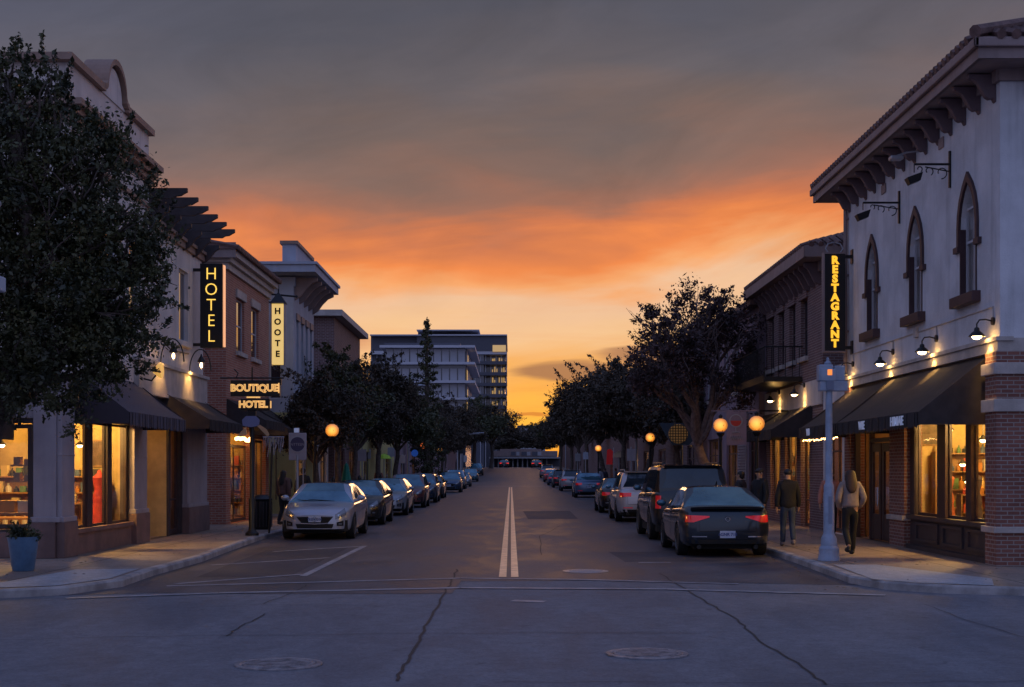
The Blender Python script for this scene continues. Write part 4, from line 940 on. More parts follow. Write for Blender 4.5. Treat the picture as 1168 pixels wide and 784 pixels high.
left_block('shop_building', 'low plum-coloured building at the far left end of the street', -8.5, 105, 150, 4.8, stucco_p, [], [(108, 112, .5, 2.8), (120, 124, .5, 2.8), (135, 139, .5, 2.8)])

left_block('warehouse_building', 'plain dark building past the far crossing on the left', -9.5, 172, 262, 7.5, stucco_p, [], [(180, 184, 2.0, 4.0)], lit=False)
plain_block('warehouse_building', 'plain dark building past the far crossing on the right', 1, 9.5, 158, 268, 7.5, brick_d, [], [(190, 194, 2.2, 4.2), (215, 219, 2.8, 4.8)], lit=False)
# ---------------------------------------------------------------- far buildings
off_wall = mat('office_panel', (.42, .42, .47, 1), .7, var=.1, vs=.2)
off_glass = mat('office_glass', (.10, .11, .15, 1), .12, ior=1.8)
off_slab = mat('office_slab', (.58, .58, .66, 1), .7)
off_dark = mat('office_dark', (.10, .10, .13, 1), .6)
off_lit = mat('office_lit_window', (.8, .6, .3, 1), .5, emit=lin(200, 158, 92), es=.6)
def office_near():
    D = 250.0; x0, x1 = (440-CX)*D/F, (531-CX)*D/F; xe = x1
    t = thing('office_building', 'five-storey pale office block with projecting floor slabs beyond the conifer', 'building', ((x0+x1)/2, D+15, zp(D)))
    zs = [CAMZ+(HY-p)*D/F for p in (500, 475, 455, 436, 415, 396)]
    body = MB(); body.box(x0, x1, D, D+34, zp(D), zs[-1]); body.build('wall', off_glass, t)
    for z in zs[1:]:
        s_ = MB(); s_.box(x0-1, x1+1.7, D-1.4, D+36, z-.22, z+.22); s_.build('floor_slab', off_slab, t)
    for i, (a, b) in enumerate(zip(zs, zs[1:])):
        n = 10; pn = MB()
        for k in range(n):
            u0 = x0+(x1-x0)*k/n; pn.box(u0+.12, u0+(x1-x0)/n-.12, D-.25, D-.05, a+.3, b-.9 if i % 2 else b-.35)
        pn.build('cladding', off_wall, t); pn = MB()
        for k in range(7): pn.box(x1+.05, x1+.22, D+1.5+k*4.6, D+4.6+k*4.6, a+.3, b-.5)
        pn.build('cladding', off_wall, t)
    lt = MB()
    for i, k, w_ in ((3, 0, 1.2), (2, 1, .8), (1, 0, 1.6), (4, 2, .9)): lt.box(x1+.23, x1+.30, D+.6+k*2, D+2.6+k*2, zs[i]+.4, zs[i]+1.0+w_)
    lt.build('lit_window', off_lit, t)
    r = MB(); r.box(x0-.5, x1-1, D+2, D+30, zs[-1]+.22, zs[-1]+.9); r.build('roof', off_dark, t)
office_near()
def office_far():
    D = 430.0; X = lambda p: (p-CX)*D/F; Z = lambda p: CAMZ+(HY-p)*D/F
    t = thing('office_tower', 'dark eight-storey office tower with glazed corner, tallest building at the street end', 'building', (X(528), D+20, 2))
    m = MB(); m.box(X(476), X(552), D, D+60, 2, Z(384)); m.box(X(476), X(545), D+3, D+50, Z(384), Z(377)); m.box(X(500), X(513), D+5, D+20, Z(377), Z(375.5))
    m.box(X(423), X(476), D, D+50, 2, Z(384)); m.build('wall', off_dark, t)
    fs = [384, 403, 414.5, 427, 439, 452, 465, 477]
    for p in fs[1:]:
        s_ = MB(); s_.box(X(423), X(578), D-2, D+55, Z(p)-.5, Z(p)+.5); s_.build('floor_slab', off_slab if p < 404 else off_dark, t)
    s_ = MB(); s_.box(X(476), X(578), D-2.2, D+56, Z(403)+.5, Z(384)); s_.build('penthouse_wall', off_dark, t)
    s_ = MB(); s_.box(X(423), X(578.5), D-3, D+57, Z(384), Z(382.6)); s_.box(X(476), X(547), D-3.2, D+50, Z(378.4), Z(377.2)); s_.build('roof', off_slab, t)
    g = MB(); g.box(X(552), X(576), D+4, D+52, 2, Z(384)); g.build('corner_glazing', off_glass, t)
    g = MB(); g.box(X(540), X(552), D-.8, D-.2, 2, Z(403)); g.build('window_band', off_glass, t)
    l = MB(); rng = random.Random(8)
    for a, b in zip(fs[1:], fs[2:]+[490]):
        for k in range(6):
            u = 561+k*2.6
            if rng.random() < .75: l = MB(); l.box(X(u), X(u+rng.uniform(.9, 2.0)), D+3.5, D+3.9, Z(b)+.9, Z(b)+.9+(Z(a)-Z(b)-1.6)*rng.uniform(.45, 1)); l.build('lit_window', off_lit, t)
    l = MB(); l.box(X(562), X(577), D-2.4, D-2.25, Z(402), Z(402)+2); l.build('lit_window', off_lit, t)
    p = MB()
    for u in (576.8,): p.box(X(u), X(u+1.2), D+2, D+4, 2, Z(384))
    for k in range(26): p.box(X(424+k*5.9), X(424.5+k*5.9), D-.9, D-.3, 2, Z(404))
    p.build('column', off_slab, t)
office_far()
D = 600; t = thing('distant_building', 'small flat grey building on the skyline at the end of the street', 'building', (16, 640, 2))
m = MB(); m.box((592-CX)*D/F, (622-CX)*D/F, D, D+40, 2, CAMZ+(HY-487)*D/F); m.box((560-CX)*D/F, (592-CX)*D/F, D+5, D+40, 2, CAMZ+(HY-500)*D/F); m.build('wall', off_wall, t)
m = MB(); m.box((590-CX)*D/F, (624-CX)*D/F, D-1, D+41, CAMZ+(HY-487)*D/F, CAMZ+(HY-485.5)*D/F); m.build('roof', off_dark, t)
# low station across the end of the street
D = 285; X = lambda p: (p-CX)*D/F; Z = lambda p: CAMZ+(HY-p)*D/F
t = thing('station_building', 'low flat-roofed station standing across the far end of the street', 'building', (X(590), D+6, 2.1))
m = MB(); m.box(X(560), X(636), D, D+10, Z(521), Z(514.5)); m.box(X(570), X(618), D+4, D+9, Z(514.5), Z(512)); m.build('parapet', cornice_m, t)
m = MB(); m.box(X(558), X(640), D-3, D+11, Z(523.2), Z(521.5)); m.build('roof', galv, t)
m = MB(); m.box(X(560), X(640), D+8, D+10, 2.1, Z(523)); m.build('wall', off_dark, t)
for k in range(12):
    m = MB(); u = X(563+k*5.5); m.box(u-.12, u+.12, D-1, D-.7, 2.1, Z(523)); m.build('column', galv, t)
for k, w_ in enumerate((6, 3, 7, 4, 8, 5)):
    m = MB(); u = X(583+k*6.0); m.box(u, u+w_*.1+.3, D-.1, D-.05, Z(519.8), Z(515.5)); m.build('parapet_panel', off_wall if k % 2 else off_dark, t)

# ================================================================== CARS
def smooth_interp(keys, xs, it=3, w=.06):
    kx, ky = zip(*keys); xs = np.asarray(xs)
    if it == 0: return np.interp(xs, kx, ky)
    return sum(np.interp(xs+o*w, kx, ky) for o in (-1.5, -1, -.5, 0, .5, 1, 1.5))/7

STYLES = {
 'sedan': dict(L=4.75, W=1.84, zr=1.44, wb=2.76, rr=.33, sill=.24,
    belt=[(-2.375, .74), (-2.33, .93), (-2.15, 1.00), (-1.75, 1.03), (-1.2, 1.0), (0, .95), (1.05, .93), (1.3, .92), (2.0, .80), (2.25, .72), (2.375, .60)],
    rw0=-1.95, rw1=-.95, ws1=.30, ws0=1.20, tum=.48, crown=.03),
 'hatch': dict(L=4.5, W=1.84, zr=1.56, wb=2.70, rr=.34, sill=.25,
    belt=[(-2.25, .78), (-2.2, 1.0), (-2.0, 1.06), (-1.2, 1.04), (0, 1.0), (1.0, .99), (1.2, .98), (1.9, .88), (2.12, .80), (2.25, .66)],
    rw0=-2.1, rw1=-1.55, ws1=.28, ws0=1.18, tum=.32, crown=.04),
 'suv': dict(L=4.75, W=1.90, zr=1.72, wb=2.78, rr=.37, sill=.30,
    belt=[(-2.375, .85), (-2.34, 1.06), (-2.2, 1.12), (0, 1.06), (1.1, 1.05), (1.3, 1.04), (2.0, .96), (2.28, .88), (2.375, .72)],
    rw0=-2.26, rw1=-1.88, ws1=.35, ws0=1.15, tum=.28, crown=.04),
 'big': dict(L=5.2, W=2.02, zr=1.90, wb=3.0, rr=.41, sill=.38,
    belt=[(-2.6, .95), (-2.58, 1.20), (-2.45, 1.25), (0, 1.20), (1.3, 1.18), (1.5, 1.17), (2.3, 1.10), (2.52, 1.02), (2.6, .85)],
    rw0=-2.50, rw1=-2.28, ws1=.55, ws0=1.25, tum=.22, crown=.03),
}
PAINTS = {}
def paint(rgb, rough=.28, metal=.35):
    k = (rgb, rough, metal)
    if k not in PAINTS:
        PAINTS[k] = mat('car_paint_%d' % len(PAINTS), rgb+(1,), rough, metal=metal, coat=1.0, var=.06, vs=1.3)
    return PAINTS[k]

def make_car(style, col, label, cat, x, yf, front, group, badge='ring', metal=.35, tails='wide', detail=2, name=None, spoiler=False, rail=False, lit=False):
    """front=True: nose towards the camera, yf = nose; else tail towards the camera, yf = tail"""
    S = STYLES[style]; L, W, zr, wbse, rr, sill = S['L'], S['W'], S['zr'], S['wb'], S['rr'], S['sill']; hw = W/2; belt = S['belt']
    wc = [-wbse/2-.02, wbse/2+.05]; yc = yf+L/2; pm = paint(col, .3, metal)
    root = thing(name or 'parked_'+{'sedan': 'car', 'hatch': 'car', 'suv': 'sport_utility_car', 'big': 'large_sport_utility_car'}[style], label, cat, (0, 0, 0), group)
    ys = np.unique(np.concatenate([np.linspace(-L/2, -L/2+.35, 7), np.linspace(-L/2+.35, L/2-.45, 62), np.linspace(L/2-.45, L/2, 9)]))
    zb = smooth_interp(belt, ys); zb[0] = belt[0][1]; zb[-1] = belt[-1][1]
    hwk = [(-L/2, hw*.68), (-L/2+.04, hw*.82), (-L/2+.14, hw*.91), (-L/2+.28, hw*.955), (-L/2+.6, hw*.99), (0, hw), (L/2-.8, hw*.985), (L/2-.35, hw*.93), (L/2-.12, hw*.80), (L/2, hw*.60)]
    w = np.interp(ys, *zip(*hwk))
    zl = np.full(len(ys), sill); ends = np.clip((np.abs(ys)-(L/2-.5))/.5, 0, 1); zl = zl+ends*.04
    ar = rr+.065
    for c in wc:
        d = np.abs(ys-c); a = np.where(d < ar, rr-.02+np.sqrt(np.maximum(0, ar**2-d**2)), 0); zl = np.maximum(zl, a)
    rows = []; cr = S['crown']
    for y, z, ww, lo in zip(ys, zb, w, zl):
        H = z-sill; endf = 1-min(1, abs(abs(y)-L/2)/.25); mid = sill+H*.50
        prof = [(.93, sill), (.975, sill+H*.10), (.995, sill+H*.30), (1.0, sill+H*.52), (.992, sill+H*.70), (.978, sill+H*.80), (.965, sill+H*.90), (.925, sill+H*.975), (.84, z+cr*.4), (.5, z+cr), (.0, z+cr*1.15)]
        pts = []
        for fx, pz in prof: pts.append((ww*fx, y, max(pz, lo) if fx > .9 and pz < z*.97 else pz))
        rows.append(pts)
    m = len(rows[0]); body = MB(); idx = {}
    for i, pts in enumerate(rows):
        for j, p in enumerate(pts): idx[i, j, 1] = len(body.v); body.v.append(p)
        for j, p in enumerate(pts):
            if j == m-1: idx[i, j, -1] = idx[i, j, 1]
            else: idx[i, j, -1] = len(body.v); body.v.append((-p[0], p[1], p[2]))
    for i in range(len(rows)-1):
        for j in range(m-1):
            a, b, c, d = idx[i, j, 1], idx[i+1, j, 1], idx[i+1, j+1, 1], idx[i, j+1, 1]; body.f.append((a, b, c, d))
            a, b, c, d = idx[i, j, -1], idx[i+1, j, -1], idx[i+1, j+1, -1], idx[i, j+1, -1]; body.f.append((d, c, b, a))
    for i, fl in ((0, False), (len(rows)-1, True)):
        loop = [idx[i, j, 1] for j in range(m)]+[idx[i, j, -1] for j in range(m-2, -1, -1)]; body.f.append(tuple(loop if not fl else loop[::-1]))
    # greenhouse
    rw0, rw1, ws1, ws0 = S['rw0'], S['rw1'], S['ws1'], S['ws0']
    gy = np.unique(np.round(np.concatenate([np.linspace(rw0, rw1, 8), np.linspace(rw1, ws1, 16), np.linspace(ws1, ws0, 9), [-.36, -.26, rw1-.02]]), 3))
    zk = [(rw0, 0), (rw0+(rw1-rw0)*.5, .55), (rw1, .955), (rw1+(ws1-rw1)*.3, 1.0), (rw1+(ws1-rw1)*.75, 1.0), (ws1, .965), (ws1+(ws0-ws1)*.5, .56), (ws0, 0)]
    gb = np.interp(gy, ys, zb); gw = np.interp(gy, ys, w)*.935; f = np.interp(gy, *zip(*zk)); f[0] = 0; f[-1] = 0
    G_ = []; k = S['tum']
    for y, b0, w0, ff in zip(gy, gb, gw, f):
        h = max(.004, (zr-b0)*ff); b0 -= .02; q = min(1, h/.3)
        G_.append([(w0, y, b0), (w0-.012*q, y, b0+.055*q), (w0-k*h*.80, y, b0+h*.84), (w0-k*h*.95-.02*q, y, b0+h*.95), (w0-k*h-.15*q, y, b0+h*1.0), ((w0-k*h)*.5, y, b0+h*1.015+.004), (0, y, b0+h*1.02+.006)])
    parts = {'roof': body, 'windscreen': MB(), 'rear_window': MB(), 'side_window': MB(), 'side_window2': MB()}
    def face(mb, pts): mb.add(pts, [(0, 1, 2, 3)])
    for i in range(len(gy)-1):
        ym = (gy[i]+gy[i+1])/2
        for j in range(6):
            kind = 'roof'
            if j == 1 and rw0+.30*(1 if style in ('sedan',) else .9) < ym < ws0-.32 and not (-.36 < ym < -.26): kind = 'side'
            if j == 1 and style in ('suv', 'big', 'hatch') and (rw1+.02 < ym < rw1+.12): kind = 'roof'
            if j == 1 and style in ('suv', 'big') and ym < rw1+.02: kind = 'roof'
            if j >= 4 and ym > ws1 and ym < ws0: kind = 'windscreen'
            if j >= 4 and ym < rw1 and ym > rw0+.04: kind = 'rear_window'
            a, b, c, d = G_[i][j], G_[i+1][j], G_[i+1][j+1], G_[i][j+1]; mr = lambda p: (-p[0], p[1], p[2])
            if kind == 'side': face(parts['side_window'], [a, b, c, d]); face(parts['side_window2'], [mr(d), mr(c), mr(b), mr(a)])
            else: face(parts[kind], [a, b, c, d]); face(parts[kind], [mr(d), mr(c), mr(b), mr(a)])
    bo = body.build('body', pm, root, smooth=True, local=True, angle=38)
    for nme in ('windscreen', 'rear_window', 'side_window', 'side_window2'):
        o = parts[nme].build('side_window' if nme == 'side_window2' else nme, privacy if (nme == 'rear_window' and style in ('big', 'suv')) or (nme.startswith('side') and style == 'big') else car_glass, root, smooth=True, local=True)
    bvh = BVHTree.FromPolygons([Vector(v) for v in body.v], body.f)
    def patch(nme, m_, top, bot, sgn, off=.008, rows_=4, axis='y', par=None, dirx=0.0, thick=.0):
        """curved panel lying on the body: top/bot are matching (x,z) lists (or (y,z) for the sides)"""
        mb = MB(); n = len(top); pts = []
        for r in range(rows_+1):
            t = r/rows_
            for (a0, z0), (a1, z1) in zip(top, bot):
                a, z = a0+(a1-a0)*t, z0+(z1-z0)*t
                if axis == 'y':
                    d = Vector((-dirx*(1 if a > 0 else -1), -sgn, 0)).normalized(); o = Vector((a, 0, z))-d*4; o = Vector((a, sgn*(L/2+1.2), z)); 
                    if dirx: o.x = a+dirx*1.2*(1 if a > 0 else -1)
                else: d = Vector((-sgn, 0, 0)); o = Vector((sgn*3, a, z))
                hit = bvh.ray_cast(o, d)
                if hit[0] is None: hit = bvh.find_nearest(Vector((a, sgn*L/2, z)) if axis == 'y' else Vector((sgn*hw, a, z)))
                nn = hit[1] if hit[1].dot(d) < 0 else -hit[1]; pts.append(hit[0]+nn*off*.5-d*off*.5)
        mb.v = [tuple(p) for p in pts]
        for r in range(rows_):
            for i in range(n-1): q = (r*n+i, r*n+i+1, (r+1)*n+i+1, (r+1)*n+i); mb.f.append(q)
        o_ = mb.build(nme, m_, par or root, smooth=True, local=True); return o_
    lnsp = lambda a, b, n: [a+(b-a)*i/(n-1) for i in range(n)]
    # wheels
    wx = hw-.115
    if detail > 0:
        tp = [(rr*.68, -.10), (rr*.93, -.11), (rr*.985, -.095), (rr, -.06), (rr, .06), (rr*.985, .095), (rr*.93, .11), (rr*.68, .10)]
        for c in wc:
            for s_ in (-1, 1):
                t_ = MB(); t_.lathe(tp, (0, 0, 0), 28, 'x'); wo = t_.build('wheel', rubber, root, smooth=True, local=True); wo.location = (s_*wx, c, rr)
                r_ = MB(); r_.lathe([(rr*.70, .07), (rr*.70, .098), (rr*.64, .103), (rr*.60, .06)], (0, 0, 0), 28, 'x'); r_.lathe([(0, .075), (.045, .075), (.05, .05), (.05, .03)], (0, 0, 0), 14, 'x')
                for kk in range(5):
                    a = 2*math.pi*kk/5+c
                    for da in (-.13, .13):
                        ca, sa = math.cos(a+da), math.sin(a+da); r_.add([(.085, .04*ca-.018*sa, .04*sa+.018*ca), (.085, .04*ca+.018*sa, .04*sa-.018*ca), (.095, rr*.64*ca+.020*sa, rr*.64*sa-.020*ca), (.095, rr*.64*ca-.020*sa, rr*.64*sa+.020*ca),
                                   (.04, .04*ca-.018*sa, .04*sa+.018*ca), (.04, .04*ca+.018*sa, .04*sa-.018*ca), (.05, rr*.64*ca+.020*sa, rr*.64*sa-.020*ca), (.05, rr*.64*ca-.020*sa, rr*.64*sa+.020*ca)],
                                  [(0, 1, 2, 3), (0, 4, 5, 1), (1, 5, 6, 2), (2, 6, 7, 3), (3, 7, 4, 0)])
                r_.lathe([(rr*.62, .02), (0, .02)], (0, 0, 0), 20, 'x')
                if s_ < 0: r_.v = [(-v[0], v[1], v[2]) for v in r_.v]; r_.f = [f_[::-1] for f_ in r_.f]
                r_.build('rim', rim_m, wo, smooth=True, local=True)
    un = MB(); un.box(-hw+.27, hw-.27, -L/2+.22, L/2-.25, .17, .62); un.box(-hw+.08, hw-.08, -wbse/2+ar, wbse/2-ar+.02, .20, .5)
    un.box(-hw+.12, hw-.12, -L/2+.12, -wbse/2-.02-ar, .24, .5); un.box(-hw+.12, hw-.12, wbse/2+.05+ar, L/2-.14, .22, .5); un.build('underbody', under_m, root, local=True)
    # front face
    B = belt[-1][1]; zf = B+.02
    if front or detail > 1:
        g0, g1 = zf-.03, zf-.20
        hx = hw*.60; nx = lnsp(-hw*.50, hw*.50, 9)
        grille = patch('grille', under_m, [(x_, g0-.02*abs(x_)) for x_ in nx], [(x_*.72, g1+.03*abs(x_)) for x_ in nx], 1, .010)
        patch('grille_bar', chrome, [(x_, zf-.005-.02*abs(x_)) for x_ in nx], [(x_, zf-.03-.02*abs(x_)) for x_ in nx], 1, .018, 1, par=grille)
        patch('grille_bar', chrome, [(x_*.74, g1+.04*abs(x_)) for x_ in nx], [(x_*.70, g1-.022+.03*abs(x_)) for x_ in nx], 1, .018, 1, par=grille)
        nx = lnsp(-hw*.52, hw*.52, 9); patch('air_intake', under_m, [(x_, sill+.17) for x_ in nx], [(x_*.92, sill+.06) for x_ in nx], 1, .010)
        for s_ in (-1, 1):
            xs_ = lnsp(s_*hw*.56, s_*hw*.90, 7)
            hl = patch('headlight', head_m, [(x_, zf+.02+.16*(i/6)) for i, x_ in enumerate(xs_)], [(x_, zf-.10+.11*(i/6)) for i, x_ in enumerate(xs_)], 1, .014, 4, dirx=.35)
            xs_ = lnsp(s_*hw*.63, s_*hw*.72, 5)
            patch('lamp_lens', chrome, [(x_, zf+.02) for x_ in xs_], [(x_, zf-.035) for x_ in xs_], 1, .022, 3, par=hl, dirx=.35)
            xs_ = lnsp(s_*hw*.60, s_*hw*.80, 6); fg = patch('fog_light_recess', under_m, [(x_, sill+.21+.04*(i/5)) for i, x_ in enumerate(xs_)], [(x_, sill+.12) for x_ in xs_], 1, .012, 3, dirx=.25)
            xs_ = lnsp(s_*hw*.65, s_*hw*.75, 5); patch('fog_light', head_m, [(x_, sill+.19) for x_ in xs_], [(x_, sill+.15) for x_ in xs_], 1, .022, 2, par=fg, dirx=.25)
        pl = MB(); pl.box(-.155, .155, L/2+.012, L/2+.024, sill+.215, sill+.36); po = pl.build('number_plate', plate_m, root, local=True)
        tx = text_mb('7KDV 204', .085, .004, (0, L/2+.027, sill+.283), (-1, 0, 0), bold=.002); tx.build('plate_number', plate_t, po, local=True)
        bd = MB(); bd.lathe([(.043, 0), (.055, -.01), (.062, 0), (.055, .012), (.043, .012), (.043, 0)], (0, L/2+.03, zf-.09), 20, 'y')
        bd.tube([(-.03, L/2+.035, zf-.065), (0, L/2+.035, zf-.12), (.03, L/2+.035, zf-.065)], .006, 5); bd.build('badge', chrome, root, local=True)
        # wipers
        wp = MB(); zz = float(np.interp(ws0-.03, gy, gb)); wp.tube([(-.35, ws0-.02, zz+.03), (.35, ws0-.14, zz+.075)], .010, 5); wp.tube([(.1, ws0-.02, zz+.03), (.62, ws0-.12, zz+.06)], .010, 5); wp.build('wiper', under_m, root, local=True)
    # rear face
    if (not front) or detail > 1:
        zt = belt[0][1]; s0 = sill
        tm = tail_on if lit else tail_m
        for s_ in (-1, 1):
            if style == 'sedan':
                xs_ = lnsp(s_*hw*.40, s_*hw*.955, 9)
                patch('tail_light', tm, [(x_, zt+.10+.02*(i/8)) for i, x_ in enumerate(xs_)], [(x_, zt+.09-.115*min(1, (i+1)/6)) for i, x_ in enumerate(xs_)], -1, .014, 4, dirx=.30)
            elif style in ('suv', 'hatch'):
                xs_ = lnsp(s_*hw*.50, s_*hw*.95, 8); patch('tail_light', tm, [(x_, zt+.14) for x_ in xs_], [(x_, zt+.02-.03*(i/7)) for i, x_ in enumerate(xs_)], -1, .014, 4, dirx=.30)
            else:
                xs_ = lnsp(s_*hw*.80, s_*hw*.955, 5); patch('tail_light', tm, [(x_, zt+.18) for x_ in xs_], [(x_, zt-.14) for x_ in xs_], -1, .014, 5, dirx=.30)
            xs_ = lnsp(s_*hw*.45, s_*hw*.78, 5); patch('reflector', tail_m if style != 'sedan' else chrome, [(x_, s0+.20) for x_ in xs_], [(x_, s0+.175) for x_ in xs_], -1, .010, 1, dirx=.2)
        nx = lnsp(-hw*.80, hw*.80, 9); patch('rear_bumper_trim', under_m, [(x_, s0+.13) for x_ in nx], [(x_*.96, s0+.005) for x_ in nx], -1, .012, 2)
        nx = lnsp(-hw*.62, hw*.62, 9); patch('boot_seam', under_m, [(x_, s0+.30) for x_ in nx], [(x_, s0+.29) for x_ in nx], -1, .005, 1)
        for s_ in (-1, 1): patch('boot_seam', under_m, [(s_*hw*.62, zt+.0), (s_*hw*.628, zt+.0)], [(s_*hw*.62, s0+.30), (s_*hw*.628, s0+.30)], -1, .005, 4)
        pz = s0+.16 if style == 'sedan' else s0+.36
        rc = MB(); pl = MB(); pl.box(-.155, .155, -L/2-.026, -L/2-.012, pz, pz+.145); po = pl.build('number_plate', plate_m, root, local=True)
        tx = text_mb('6GNR 718', .085, .004, (0, -L/2-.029, pz+.07), (1, 0, 0), bold=.002); tx.build('plate_number', plate_t, po, local=True)
        bd = MB(); bd.lathe([(.036, 0), (.050, .01), (.058, 0), (.050, -.012), (.036, -.012), (.036, 0)], (0, -L/2-.012, zt+.04), 20, 'y'); bd.build('badge', chrome, root, local=True)
        for s_ in (-1, 1):
            ex = MB(); ex.lathe([(.032, 0), (.045, 0), (.048, .02), (.045, .18), (.03, .18)], (s_*hw*.62, -L/2+.02, s0-.02), 14, 'y'); ex.build('exhaust_pipe', black_m, root, local=True, smooth=True)
    if spoiler:
        sp = MB()
        for i in range(8):
            xa, xb = -hw*.80+hw*1.6*i/8, -hw*.80+hw*1.6*(i+1)/8; za, zc = [belt[1][1]+.085+.02*(1-(v/(hw*.8))**2) for v in (xa, xb)]; cv = [.05*(v/(hw*.8))**2 for v in (xa, xb)]
            sp.add([(xa, -L/2-.0+cv[0], za), (xb, -L/2-.0+cv[1], zc), (xb, -L/2+.22+cv[1], zc-.015), (xa, -L/2+.22+cv[0], za-.015), (xa, -L/2+.03+cv[0], za-.05), (xb, -L/2+.03+cv[1], zc-.05)], [(0, 1, 2, 3), (5, 1, 0, 4), (4, 0, 3), (1, 5, 2)])
        sp.build('spoiler', pm, root, local=True, smooth=True)
    if style in ('suv', 'big') or rail:
        for s_ in (-1, 1):
            r_ = MB(); xr = s_*(hw*.935-k*(zr-1.1)-.07); r_.tube([(xr, rw1+.15, zr-.01), (xr, rw1+.25, zr+.04), (xr, ws1-.2, zr+.035), (xr, ws1-.05, zr-.02)], .018, 6); r_.build('roof_rail', black_m if style == 'big' else galv, root, local=True)
        if style in ('suv', 'big'):
            r_ = MB(); wv = hw*.935-k*(zr-1.1)-.06; r_.add([(-wv, rw1-.10, zr-.02), (wv, rw1-.10, zr-.02), (wv, rw1+.12, zr+.0), (-wv, rw1+.12, zr+.0), (-wv, rw1-.08, zr-.055), (wv, rw1-.08, zr-.055)], [(0, 1, 2, 3), (4, 5, 1, 0), (0, 3, 4), (1, 5, 2)]); r_.build('roof_spoiler', pm, root, local=True)
    # sides: door seams, handles, mirrors
    for s_ in (-1, 1):
        if detail > 0:
            zt2, zb2 = .90*float(np.interp(0, ys, zb))+.06, sill+.10
            for yy in (ws0-.30, -.31, -wbse/2+.36): patch('door_seam', under_m, [(yy, zt2), (yy+.012, zt2)], [(yy+.02, zb2), (yy+.032, zb2)], s_, .004, 6, axis='x')
            for yy in (-.05, -.95):
                hz = zt2-.06; hd = MB(); X_ = float(np.interp(yy, ys, w))*.985; hd.tube([(s_*(X_-.01), yy-.09, hz), (s_*(X_+.025), yy-.06, hz+.003), (s_*(X_+.025), yy+.06, hz+.003), (s_*(X_-.01), yy+.09, hz)], .012, 6); hd.build('door_handle', pm, root, local=True, smooth=True)
        zmb = float(np.interp(ws0-.42, ys, zb)); xm = float(np.interp(ws0-.42, ys, w))*.96
        mr_ = MB(); mr_.ball((s_*(xm+.12), ws0-.42, zmb+.10), (.11, .07, .075), 12, 8); mr_.box(s_*(xm-.06), s_*(xm+.06), ws0-.45, ws0-.39, zmb+.02, zmb+.07); mo = mr_.build('wing_mirror', pm, root, local=True, smooth=True)
        gl_ = MB(); gl_.ball((s_*(xm+.12), ws0-.46, zmb+.10), (.09, .035, .06), 12, 8); gl_.build('mirror_glass', car_glass, mo, local=True, smooth=True)
    if detail > 1:   # cabin seats and dash seen through nothing: a dark shelf under the rear window
        an = MB(); an.tube([(0, rw1+.18, zr+.0), (0, rw1+.08, zr+.09)], [.02, .008], 6); an.build('antenna', black_m, root, local=True)
    root.location = (x, yc, zp(yc)+.008); root.rotation_euler = (0, 0, math.pi if front else 0)
    return root

GL, GR_ = 'cars parked nose to camera along the left kerb', 'cars parked tail to camera along the right kerb'
make_car('sedan', (.40, .43, .52), 'silver car at the head of the left row, nose towards the crossing', 'car', -4.93, 35.2, True, GL, detail=2)
make_car('sedan', (.012, .012, .016), 'black car parked directly behind the silver one on the left', 'car', -4.97, 44.2, True, GL, detail=2)
make_car('sedan', (.30, .33, .38), 'pale blue-grey sedan, third in the left row behind the black car', 'car', -4.9, 53.4, True, GL, detail=1)
make_car('hatch', (.16, .05, .055), 'dark maroon hatchback, fourth in the left row', 'car', -4.85, 64.0, True, GL, detail=1)
make_car('hatch', (.02, .045, .10), 'dark blue hatchback, fifth in the left row', 'car', -4.85, 74.0, True, GL, detail=1)
make_car('sedan', (.03, .03, .035), 'charcoal sedan, sixth in the left row and half hidden by the blue hatchback', 'car', -5.0, 84.5, True, GL, detail=1)
make_car('hatch', (.03, .07, .14), 'blue car standing slightly out of line, seventh in the left row', 'car', -4.7, 106, True, GL, detail=1)
make_car('suv', (.45, .46, .50), 'white car with bright flank, eighth in the left row', 'car', -5.0, 124, True, GL, detail=1)
make_car('sedan', (.25, .26, .28), 'grey sedan, ninth in the left row', 'car', -4.95, 140, True, GL, detail=1)
make_car('hatch', (.05, .18, .24), 'teal car near the far end of the left row', 'car', -4.9, 168, True, GL, detail=1)
make_car('suv', (.03, .035, .05), 'dark sport utility car, farthest in the left row', 'car', -4.9, 198, True, GL, detail=1)
make_car('sedan', (.010, .019, .034), 'dark blue sedan with spoiler, nearest car on the right', 'car', 4.36, 28.25, False, GR_, detail=2, spoiler=True)
make_car('big', (.008, .008, .012), 'big black sport utility car just in front of the dark blue sedan', 'car', 4.50, 34.6, False, GR_, detail=2, metal=.2)
make_car('suv', (.50, .49, .53), 'silver-white sport utility car ahead of the big black one', 'car', 4.50, 47.0, False, GR_, detail=2)
make_car('sedan', (.020, .014, .016), 'black sedan with red tail lights ahead of the silver-white sport utility car', 'car', 4.50, 56.4, False, GR_, detail=1)
make_car('hatch', (.10, .16, .28), 'blue-grey hatchback, fifth in the right row', 'car', 4.85, 87.0, False, GR_, detail=1)
make_car('suv', (.42, .40, .42), 'white car with blue rear window, sixth in the right row', 'car', 4.9, 112, False, GR_, detail=1)
make_car('suv', (.03, .035, .045), 'dark sport utility car, seventh in the right row', 'car', 4.9, 133, False, GR_, detail=1)
make_car('sedan', (.03, .05, .12), 'navy sedan, eighth in the right row', 'car', 4.85, 150, False, GR_, detail=1)
make_car('hatch', (.25, .04, .05), 'red hatchback, ninth in the right row', 'car', 4.8, 166, False, GR_, detail=1)
make_car('suv', (.30, .30, .33), 'grey sport utility car, farthest in the right row', 'car', 4.8, 186, False, GR_, detail=1)
